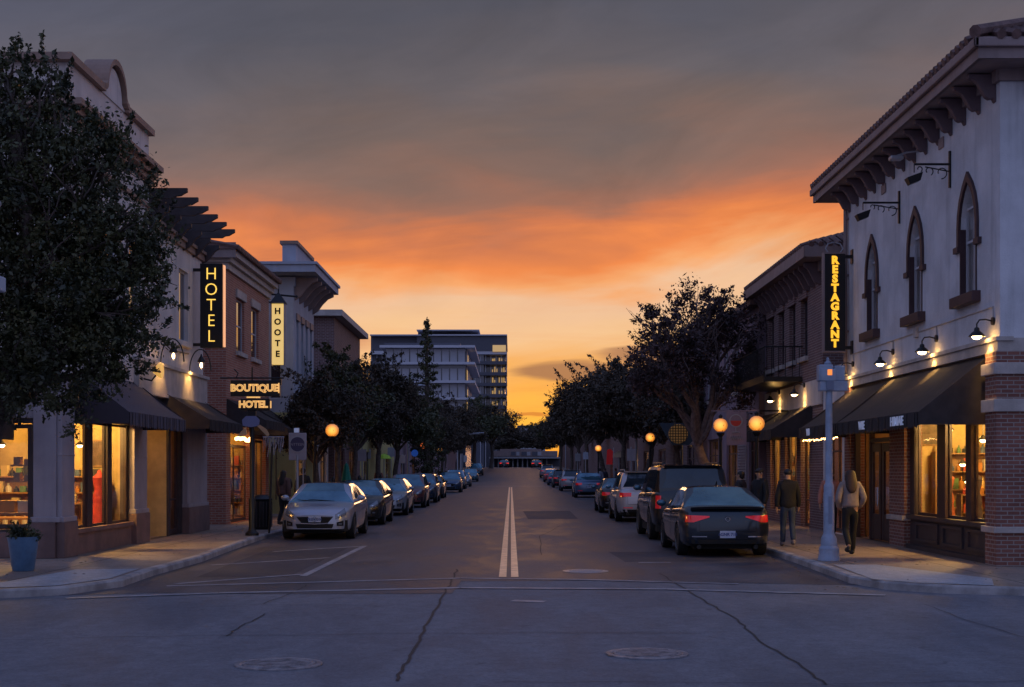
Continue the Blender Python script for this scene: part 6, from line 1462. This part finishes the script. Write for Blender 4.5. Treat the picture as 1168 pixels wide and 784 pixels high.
m = MB(); m.lathe([(.45, -.12), (.3, .06), (.04, .16), (0, .18)], tuple(p), 8); m.build('canopy', mat('parasol_lime', (.35, .55, .05, 1), .7, emit=lin(120, 160, 30), es=.03), t); m = MB(); m.tube([(p.x, 80, .13), (p.x, 80, p.z)], .03, 6); m.build('pole', galv, t)
p = P(395, 541, 58); t = thing('market_umbrella', 'folded teal-green parasol on the left pavement behind the black car', 'umbrella', (p.x, 58, .13))
m = MB(); m.lathe([(.20, -.55), (.22, -.3), (.10, .35), (0, .5)], (p.x, 58, p.z), 8); m.build('canopy', mat('parasol_teal', (.02, .25, .17, 1), .7), t); m = MB(); m.tube([(p.x, 58, .13), (p.x, 58, p.z+.55)], .025, 6); m.build('pole', galv, t)
for i, (x, y) in enumerate(((5.75, 33.2), (5.75, 52.5), (-6.6, 41.8), (-6.6, 52), (-6.6, 61), (-6.6, 71))):
    t = thing('parking_meter', 'slim grey parking meter at the kerb '+('beside the big black car', 'near the silver-white car', 'behind the silver car', 'beside the pale blue-grey sedan', 'beside the maroon hatchback', 'beside the blue hatchback')[i], 'parking meter', (x, y, .13), 'parking meters along the kerbs')
    m = MB(); m.tube([(x, y, .13), (x, y, 1.2)], .025, 8); m.build('post', galv, t); m = MB(); m.lathe([(.05, 0), (.085, .08), (.085, .2), (.05, .3), (0, .33)], (x, y, 1.2), 12); m.build('meter_head', black_m, t, smooth=True)
for i, (px, d) in enumerate(((413, 72), (419, 84), (446, 92), (459, 100), (659, 110), (668, 118), (720, 70))):
    x = (px-CX)*d/F; z = 2.9+.2*(i % 3); t = thing('sign_post', 'thin grey post with a small pale plate, '+('left pavement by the maroon hatchback', 'left pavement by the fifth tree', 'left pavement near the conifer', 'left pavement just past the conifer', 'right pavement by the white car', 'right pavement beyond the white car', 'right pavement near the third tree')[i], 'sign', (x, d, .13), 'small sign posts along the pavements')
    m = MB(); m.tube([(x, d, .13), (x, d, z)], .035, 6); m.build('post', galv, t); m = MB(); m.box(x-.22, x+.22, d-.06, d-.04, z-.7, z-.1); m.build('sign_plate', (pilaster_m, galv, stucco_b)[i % 3], t)

# ================================================================== SHOP CONTENTS (right shop, left shop)
def shelf_unit(x0, x1, y0, y1, z, h, n, label, group, seed, m_=wood_m, along='y', goods=True):
    t = thing('display_shelf', label, 'shelf', ((x0+x1)/2, (y0+y1)/2, z), group); rng = random.Random(seed)
    m = MB(); m.box(x0, x1, y0, y0+.04, z, z+h); m.box(x0, x1, y1-.04, y1, z, z+h)
    for i in range(n): zz = z+.1+(h-.15)*i/(n-1); m.box(x0, x1, y0+.04, y1-.04, zz, zz+.03)
    m.build('shelf', m_, t)
    cols = [(.5, .08, .04), (.6, .45, .2), (.08, .12, .2), (.6, .55, .45), (.1, .2, .08), (.45, .2, .05)]
    if goods:
        for i in range(n):
            zz = z+.13+(h-.15)*i/(n-1); y = y0+.08
            while y < y1-.15:
                w_ = rng.uniform(.07, .2); hh = rng.uniform(.08, min(.26, (h-.15)/(n-1)-.06)); c = rng.choice(cols); g = MB()
                if rng.random() < .5: g.lathe([(w_*.4, 0), (w_*.42, hh*.6), (w_*.15, hh*.75), (w_*.14, hh)], ((x0+x1)/2+rng.uniform(-.05, .05), y+w_*.5, zz), 10)
                else: g.box((x0+x1)/2-.09, (x0+x1)/2+.09, y, y+w_, zz, zz+hh)
                g.build('goods', mat('goods_%d' % cols.index(c), c+(1,), .5), t, smooth=False); y += w_+rng.uniform(.02, .10)
    return t
GS = 'display shelves in the lit shops'
GOOD = [(.5, .08, .04), (.6, .45, .2), (.08, .12, .2), (.6, .55, .45), (.1, .2, .08), (.45, .2, .05), (.03, .03, .03)]
def shelf_facing(x0, x1, y, z, h, n, label, seed, m_=wood_m, depth=.28):
    """open shelf unit whose goods face the crossing"""
    t = thing('display_shelf', label, 'shelf', ((x0+x1)/2, y, z), GS); rng = random.Random(seed)
    m = MB(); m.box(x0, x0+.03, y, y+depth, z, z+h); m.box(x1-.03, x1, y, y+depth, z, z+h); m.box(x0+.03, x1-.03, y+depth-.02, y+depth, z, z+h)
    for i in range(n): zz = z+.04+(h-.08)*i/(n-1); m.box(x0+.03, x1-.03, y+.002, y+depth-.02, zz, zz+.028)
    m.build('shelf', m_, t)
    for i in range(n):
        zz = z+.07+(h-.08)*i/(n-1); x = x0+.06; mx = (h-.08)/(n-1)-.07
        while x < x1-.16:
            w_ = rng.uniform(.07, .17); hh = rng.uniform(.45, .95)*mx; c = rng.choice(GOOD); g = MB()
            if rng.random() < .55: g.lathe([(w_*.42, 0), (w_*.44, hh*.55), (w_*.16, hh*.75), (w_*.14, hh)], (x+w_*.5, y+.13, zz), 10)
            else: g.box(x, x+w_, y+.04, y+.2, zz, zz+hh)
            g.build('goods', mat('goods_%d' % GOOD.index(c), c+(1,), .45), t); x += w_+rng.uniform(.01, .07)
    return t
shelf_facing(9.0, 10.3, 29.75, H0+.02, 2.0, 6, 'tall dark shelf of bottles at the far end of the right corner shop', 1, room_d)
shelf_facing(8.95, 9.5, 27.9, H0+.02, 1.15, 4, 'waist-high shelf behind the middle pane of the right corner shop', 2, room_d)
shelf_facing(8.9, 9.35, 26.1, H0+.02, .95, 3, 'low shelf behind the nearest pane of the right corner shop', 7, room_d)
shelf_facing(-10.3, -9.0, 31.15, H0+.02, 1.5, 5, 'shelf of wares at the far end of the left corner shop', 3)
shelf_facing(-9.5, -8.95, 29.3, H0+.02, .95, 3, 'low shelf behind the middle pane of the left corner shop', 4)
shelf_facing(-12.2, -10.3, 31.0, H0+.02, 1.5, 5, 'broad shelf at the back of the left shop, seen through its front window', 6)
shelf_facing(9.0, 10.2, 45.3, H0+.02, 1.9, 5, 'shelf of goods in the dark brick building shop', 9, room_d)
shelf_facing(-10.6, -9.0, 48.4, H0+.02, 1.8, 5, 'shelf at the back of the red brick building lobby', 10)
for i, (x, y, k, lab) in enumerate(((8.98, 28.9, .95, 'rust-coloured dress form in the far pane of the right shop'), (8.95, 27.1, 1.0, 'dark dress form in the middle pane of the right shop'), (8.9, 25.55, .95, 'dark green dress form in the nearest pane of the right shop'),
        (-8.98, 30.6, .95, 'red dress form in the far pane of the left corner shop'))):
    t = thing('dress_form', lab, 'mannequin', (x, y, H0), 'dress forms in the shop windows'); c = ((.45, .12, .05, 1), (.05, .04, .06, 1), (.04, .08, .05, 1), (.5, .05, .05, 1))[i]
    m = MB(); m.lathe([(.02, .75), (.13, .8), (.15, .95), (.10, 1.12), (.14, 1.30), (.15, 1.38), (.05, 1.48), (.035, 1.54), (0, 1.55)], (x, y, H0+.1), 14); m.lathe([(.20, .35), (.14, .82)], (x, y, H0+.1), 14)
    m.build('torso', mat('form_cloth_%d' % i, c, .8, var=.2, vs=9), t, smooth=True)
    m = MB(); m.tube([(x, y, H0+.02), (x, y, H0+.9)], .02, 6); m.lathe([(.15, 0), (.15, .02), (0, .03)], (x, y, H0+.02), 12); m.build('stand', black_m, t)
for i, (x, y, z, lab) in enumerate(((8.95, 26.6, 2.35, 'glowing pendant lamp in the nearest pane of the right shop'), (9.0, 28.8, 2.6, 'glowing pendant lamp in the farthest pane of the right shop'), (9.1, 27.95, 1.55, 'low glowing table lamp in the middle pane of the right shop'), (9.4, 29.2, 1.9, 'small glowing lamp before the bottle shelf in the right shop'),
        (-9.1, 29.6, 2.3, 'glowing pendant lamp in the middle pane of the left corner shop'), (-10.6, 29.2, 2.3, 'glowing pendant lamp behind the front window of the left shop'), (9.2, 42.4, 2.5, 'glowing pendant lamp in the brick building shop'))):
    t = thing('pendant_lamp', lab, 'lamp', (x, y, z), 'lit lamps inside the shops')
    m = MB(); m.lathe([(.02, .09), (.09, .02), (.10, 0)], (x, y, z), 14)
    if z > 2: m.tube([(x, y, z+.09), (x, y, 3.2)], .008, 4)
    else: m.tube([(x, y, z-.35), (x, y, z)], .012, 5)
    m.build('lamp_shade', black_m, t, smooth=True); m = MB(); m.ball((x, y, z-.01), (.06, .06, .045)); m.build('bulb', bulb_w, t, smooth=True)
def picture(x, y, w_, h_, z, label, c):
    t = thing('framed_picture', label, 'picture', (x, y, z), 'framed pictures in the shops'); m = MB(); m.box(x-w_/2, x+w_/2, y-.03, y, z, z+h_); m.build('picture_frame', room_d, t)
    m = MB(); m.box(x-w_/2+.03, x+w_/2-.03, y-.036, y-.031, z+.03, z+h_-.03); m.build('picture_face', mat('picture_%s' % c[0], c+(1,), .6, var=.5, vs=7), t)
picture(9.0, 30.18, .45, .5, 2.3, 'dark framed picture above the bottle shelf in the right shop', (.12, .08, .05)); picture(-9.35, 31.58, .4, .6, 1.85, 'dark framed picture in the left corner shop', (.10, .06, .05))
picture(-10.2, 31.58, .5, .45, 2.0, 'pale framed picture on the back wall of the left corner shop', (.5, .4, .3))
def box_table(x, y, w_, d_, h_, label):
    t = thing('shop_table', label, 'table', (x, y, H0), 'tables in the left corner shop')
    m = MB(); m.box(x-w_/2, x+w_/2, y-d_/2, y+d_/2, h_-.05, h_); m.build('tabletop', wood_m, t, bevel=.008)
    for sx in (-1, 1):
        for sy in (-1, 1): m = MB(); m.box(x+sx*(w_/2-.05)-.03, x+sx*(w_/2-.05)+.03, y+sy*(d_/2-.05)-.03, y+sy*(d_/2-.05)+.03, H0+.02, h_-.05); m.build('leg', wood_m, t)
box_table(-9.2, 28.3, .6, .8, .90, 'wooden table behind the nearest street pane of the left shop')
box_table(-9.9, 27.5, 1.5, .6, .95, 'long wooden table in the front window of the left corner shop')
box_table(-10.4, 29.2, 1.5, .6, .80, 'second wooden table farther inside the left corner shop')
for i, (x, z, c) in enumerate(((-10.3, .95, (.5, .45, .4)), (-9.85, .95, (.55, .3, .1)), (-9.45, .95, (.6, .6, .55)))):
    m = MB(); m.box(x-.17, x+.17, 27.35, 27.6, z, z+.2); m.box(x-.18, x+.18, 27.34, 27.61, z+.2, z+.23)
    tag(m.build('display_box', mat('boxes_%d' % i, c+(1,), .6)), ('grey-white', 'orange-brown', 'white')[i]+' lidded box on the long table in the left front window', 'box', 'boxes on the long shop table')
for i, (y, c, lab) in enumerate(((28.1, (.55, .10, .06), 'red'), (28.35, (.6, .5, .3), 'straw-coloured'), (28.55, (.10, .15, .3), 'blue'))):
    m = MB(); m.lathe([(.05, 0), (.08, .06), (.085, .14), (.03, .22), (.035, .26)], (-9.15, y, .90), 14); tag(m.build('vase', mat('vase_%d' % i, c+(1,), .3), smooth=True), lab+' vase on the table by the nearest pane of the left shop', 'vase', 'vases on the shop table')
for i, z in enumerate((1.55, 1.85)):
    m = MB(); m.box(-9.55, -9.05, 26.75, 27.0, z, z+.03); m.box(-9.5, -9.38, 26.78, 26.95, z+.03, z+.18); m.box(-9.3, -9.12, 26.78, 26.95, z+.03, z+.14)
    tag(m.build('wall_shelf', wood_m), ('lower', 'upper')[i]+' small wall shelf in the left front window', 'shelf', 'small wall shelves in the left window')

# ================================================================== PEOPLE
def skinned(name, J, E, m, parent, root=0, sub=2, smooth=True):
    """J: [(xyz, radius or (rx,ry))], E: edges; grown with a Skin modifier and baked"""
    bm = bmesh.new(); lay = bm.verts.layers.skin.verify(); vs = [bm.verts.new(j[0]) for j in J]
    for v, j in zip(vs, J):
        r = j[1]; v[lay].radius = r if isinstance(r, tuple) else (r, r); v[lay].use_root = False
    vs[root][lay].use_root = True
    for a, b in E: bm.edges.new((vs[a], vs[b]))
    me = bpy.data.meshes.new('tmp'); bm.to_mesh(me); bm.free(); o = bpy.data.objects.new('tmp', me); COL.objects.link(o)
    md = o.modifiers.new('s', 'SKIN'); md.use_smooth_shade = True; s2 = o.modifiers.new('u', 'SUBSURF'); s2.levels = sub; s2.render_levels = sub
    dg = bpy.context.evaluated_depsgraph_get(); dg.update(); m2 = bpy.data.meshes.new_from_object(o.evaluated_get(dg)); bpy.data.objects.remove(o); bpy.data.meshes.remove(me)
    m2.name = name; m2.materials.clear(); m2.materials.append(m); m2.polygons.foreach_set('use_smooth', [True]*len(m2.polygons))
    ob = bpy.data.objects.new(name, m2); COL.objects.link(ob); ob.parent = parent; return ob

def person(label, x, y, rz, H=1.68, stride=.18, top=(.3, .25, .24, 1), bottom=(.012, .012, .016, 1), hair='short', haircol=(.02, .015, .012, 1), coat=1.0, pockets=False, lean=0.0, phase=1, z=None, group=None, shoe=(.02, .02, .02, 1), wide=1.0):
    t = thing('person', label, 'person', (x, y, zp(y)+.13 if z is None else z), group, rz); k = H/1.70; s = stride*phase
    hipz, kn, an = .90*k, .48*k, .085*k
    # stride: +y is forward
    legs = []
    for sd in (-1, 1):
        f = s*sd; back = max(0, -f); legs.append([(sd*.085*k, 0, hipz), (sd*.095*k, f*.45+.05*k+back*.35, kn+back*.12), (sd*.10*k, f*1.0-back*.35, an+back*.55), (sd*.105*k, f*1.0+.13*k-back*.32, .035*k+back*.30)])
    sh = 1.40*k; arms = []
    for sd in (-1, 1):
        f = -s*sd*.6
        if pockets: arms.append([(sd*.17*k, 0, sh), (sd*.265*k, -.06*k, 1.12*k), (sd*.20*k, .10*k, .93*k), (sd*.17*k, .15*k, .90*k)])
        else: arms.append([(sd*.17*k, 0, sh), (sd*.235*k, f*.35-.01, 1.12*k), (sd*.25*k, f+.05*k, .87*k), (sd*.25*k, f+.07*k, .79*k)])
    J = [((0, 0, .95*k), (.14*k, .10*k)), ((0, .005, 1.12*k), (.125*k, .09*k)), ((0, 0, 1.32*k), (.15*k, .10*k)), ((0, 0, 1.44*k), (.075*k, .07*k)), ((0, .012, 1.50*k), .052*k), ((0, .025, 1.57*k), (.070*k, .085*k)), ((0, .03, 1.63*k), (.075*k, .092*k)), ((0, .02, 1.685*k), (.05*k, .06*k))]
    E = [(i, i+1) for i in range(7)]
    for L in legs:
        b = len(J); J += [(L[0], .085*k), (L[1], .058*k), (L[2], .038*k), (L[3], (.035*k, .03*k))]; E += [(0, b), (b, b+1), (b+1, b+2), (b+2, b+3)]
    for A in arms:
        b = len(J); J += [((A[0][0]*.80, A[0][1], A[0][2]-.05*k), .046*k), (A[1], .040*k), (A[2], .027*k), (A[3], (.030*k, .018*k))]; E += [(3, b), (b, b+1), (b+1, b+2), (b+2, b+3)]
        d = (Vector(A[3])-Vector(A[2])).normalized(); c = Vector(A[3])
        for q, (oy, ln) in enumerate(((-.028, .062), (-.010, .074), (.010, .080), (.027, .072))):   # four fingers, slightly curled
            b2 = len(J); p0 = c+Vector((0, oy, 0))*k; p1 = p0+d*ln*.55*k+Vector((-.006*(1 if A[0][0] > 0 else -1), 0, 0)); p2 = p0+d*ln*k+Vector((-.022*(1 if A[0][0] > 0 else -1), 0, 0))*k
            J += [(tuple(p0+d*.012), .009*k), (tuple(p1), .0085*k), (tuple(p2), .007*k)]; E += [(b+3, b2), (b2, b2+1), (b2+1, b2+2)]
        b2 = len(J); p0 = c+Vector((0, .035, .03))*k; J += [(tuple(p0), .010*k), (tuple(p0+Vector((0, .022, -.035))*k), .008*k)]; E += [(b+3, b2), (b2, b2+1)]
    body = skinned('body', J, E, skin_m, t)
    fc = MB(); fc.ball((0, .125*k, 1.60*k), (.014*k, .022*k, .020*k), 8, 6)
    for sd in (-1, 1): fc.ball((sd*.088*k, .02*k, 1.60*k), (.012*k, .022*k, .034*k), 8, 6)
    fc.build('ears_and_nose', skin_m, body, smooth=True, local=True)
    ey = MB()
    for sd in (-1, 1): ey.ball((sd*.032*k, .118*k, 1.625*k), (.013*k, .008*k, .008*k), 8, 6)
    ey.build('eyes', black_m, body, smooth=True, local=True)
    # trousers
    J = [((0, 0, 1.0*k), (.145*k, .11*k)), ((0, 0, .92*k), (.155*k, .12*k))]; E = [(0, 1)]
    for L in legs:
        b = len(J); a = Vector(L[0]); J += [((L[0][0], L[0][1], L[0][2]-.05*k), (.095*k, .10*k)), (L[1], .070*k), (tuple(Vector(L[2])+Vector((0, 0, -.012))), (.060*k, .062*k))]; E += [(1, b), (b, b+1), (b+1, b+2)]
    skinned('trousers', J, E, mat('cloth_'+str(bottom[:3]), bottom, .85, var=.15, vs=8), t)
    sm = MB()
    for L in legs:
        v = Vector(L[3]); sm.ball((v.x, v.y-.05*k, v.z+.012), (.050*k, .140*k, .052*k), 12, 8); sm.ball((v.x, v.y-.12*k, v.z+.04), (.046*k, .055*k, .060*k), 10, 6)
    so = sm.build('shoes', mat('cloth_'+str(shoe[:3]), shoe, .6), t, smooth=True, local=True)
    # coat with sleeves
    hem = .80*k if coat >= 1 else .92*k
    J = [((0, 0, hem), (.185*k*wide, .145*k)), ((0, 0, 1.02*k), (.170*k*wide, .135*k)), ((0, 0, 1.20*k), (.165*k*wide, .125*k)), ((0, -.005, 1.36*k), (.175*k, .125*k)), ((0, -.005, 1.45*k), (.125*k, .10*k)), ((0, 0, 1.505*k), (.078*k, .078*k))]; E = [(0, 1), (1, 2), (2, 3), (3, 4), (4, 5)]
    for A in arms:
        b = len(J); J += [(A[0], .080*k), (A[1], .068*k), (tuple(Vector(A[2])+Vector((0, 0, .0))), .052*k)]; E += [(3, b), (b, b+1), (b+1, b+2)]
    skinned('jacket', J, E, mat('cloth_'+str(top[:3]), top, .85, var=.15, vs=7, bump=.4, bs=25), t, root=0)
    hm = mat('hair_'+str(haircol[:3]), haircol, .6)
    if hair == 'long':
        J = [((0, .01, 1.685*k), (.070*k, .085*k)), ((0, -.005, 1.63*k), (.112*k, .110*k)), ((0, -.04, 1.52*k), (.125*k, .080*k)), ((0, -.085, 1.40*k), (.135*k, .055*k)), ((0, -.11, 1.30*k), (.11*k, .04*k)), ((0, -.12, 1.22*k), (.05*k, .025*k))]
        skinned('hair', J, [(i, i+1) for i in range(5)], hm, t)
    elif hair == 'cap':
        m = MB(); m.ball((0, .015*k, 1.655*k), (.092*k, .105*k, .075*k), 14, 8); m.ball((0, .12*k, 1.66*k), (.07*k, .07*k, .012*k), 12, 6); m.build('cap', hm, t, smooth=True, local=True)
    else:
        m = MB(); m.ball((0, -.005*k, 1.635*k), (.092*k, .100*k, .090*k), 16, 10); m.ball((0, -.035*k, 1.58*k), (.078*k, .065*k, .07*k), 12, 8); m.build('hair', hm, t, smooth=True, local=True)
    return t
person('woman with long dark hair in a pale padded jacket walking away by the grey pole', 6.60, 27.3, R(2), 1.66, .20, top=(.27, .22, .21, 1), bottom=(.012, .012, .015, 1), hair='long', pockets=True, coat=.5, phase=1, wide=1.12, haircol=(.045, .022, .018, 1))
person('man in a long black coat and blue jeans walking away past the brick pier', 5.98, 30.3, R(-3), 1.64, .10, top=(.012, .011, .014, 1), bottom=(.035, .055, .11, 1), hair='cap', haircol=(.015, .013, .018, 1), coat=1.0, phase=-1, shoe=(.30, .25, .25, 1), wide=1.18)
person('person in a black jacket and cap facing the street behind the dark blue sedan', 5.75, 32.4, R(120), 1.66, .05, top=(.015, .016, .02, 1), bottom=(.015, .015, .02, 1), hair='cap', haircol=(.02, .015, .02, 1), coat=1.0)
person('dark-haired person mostly hidden behind the dark blue sedan', 5.50, 33.6, R(60), 1.60, .05, top=(.03, .025, .03, 1), hair='short')
person('person in a salmon top coming out of the lit doorway behind the grey pole', 7.55, 33.2, R(175), 1.62, .12, top=(.50, .22, .18, 1), bottom=(.02, .02, .03, 1), hair='short', coat=.5)
person('long-haired person in a brown jacket on the left pavement behind the silver car', -6.75, 41.6, R(-30), 1.64, .08, top=(.13, .07, .06, 1), bottom=(.015, .015, .02, 1), hair='long', coat=.5)
person('dark figure under the left trees beside the round emblem sign', -6.9, 46.5, R(10), 1.68, .1, top=(.02, .02, .025, 1), hair='short')
for i, (px, d, c, lab) in enumerate(((684, 98, (.25, .28, .36, 1), 'distant pedestrian in pale blue left of the red banner'), (690, 101, (.03, .03, .05, 1), 'distant pedestrian in black left of the red banner'), (702, 106, (.20, .22, .30, 1), 'distant pedestrian in grey-blue right of the red banner'),
        (715, 96, (.12, .05, .05, 1), 'distant pedestrian in maroon right of the tan parasol'), (432, 76, (.25, .10, .08, 1), 'distant pedestrian in rust red on the left pavement'))):
    person(lab, (px-CX)*d/F, d, R(40*i), 1.7, .12, top=c, hair='short', group='distant pedestrians')

# ---- small clutter at the corners
t = thing('litter_bin', 'slatted dark litter bin by the red brick building on the left pavement', 'litter bin', (-6.9, 38.8, .13))
m = MB(); m.lathe([(.24, 0), (.26, .04), (.27, .78), (.25, .80), (.22, .80), (.22, .1), (0, .1)], (-6.9, 38.8, .13), 20); m.build('body', black_m, t, smooth=True)
for i in range(20):
    a = 2*math.pi*i/20; m = MB(); m.tube([(-6.9+.285*math.cos(a), 38.8+.285*math.sin(a), .2), (-6.9+.285*math.cos(a), 38.8+.285*math.sin(a), .9)], .012, 5); m.build('slat', plum_dk, t)
m = MB(); m.lathe([(.29, .80), (.30, .84), (.16, .95), (.12, .95)], (-6.9, 38.8, .13), 20); m.build('lid', black_m, t, smooth=True)
rng = random.Random(41); me_ = []
leafm = mat('fallen_leaf', (.16, .10, .05, 1), .8, var=.4, vs=30); m = MB()
for i in range(420):
    sd = rng.choice((-1, 1)); y = rng.uniform(20.5, 46); x = sd*(5.32 if sd > 0 else 6.05)-sd*abs(rng.gauss(0, .28)) if rng.random() < .6 else sd*rng.uniform(5.7, 8.2)
    z = .016 if abs(x) < 5.3 else (.142 if abs(x) > (5.65 if sd > 0 else 6.45) else .02); a = rng.uniform(0, 6.3); L = rng.uniform(.02, .045)
    if z == .02: continue
    c_, s_ = math.cos(a)*L, math.sin(a)*L; m.add([(x-c_, y-s_, z), (x+s_*.5, y-c_*.5, z+.008), (x+c_, y+s_, z+.004), (x-s_*.5, y+c_*.5, z+.010)], [(0, 1, 2, 3)])
tag(m.build('fallen_leaves', leafm), kind='stuff')
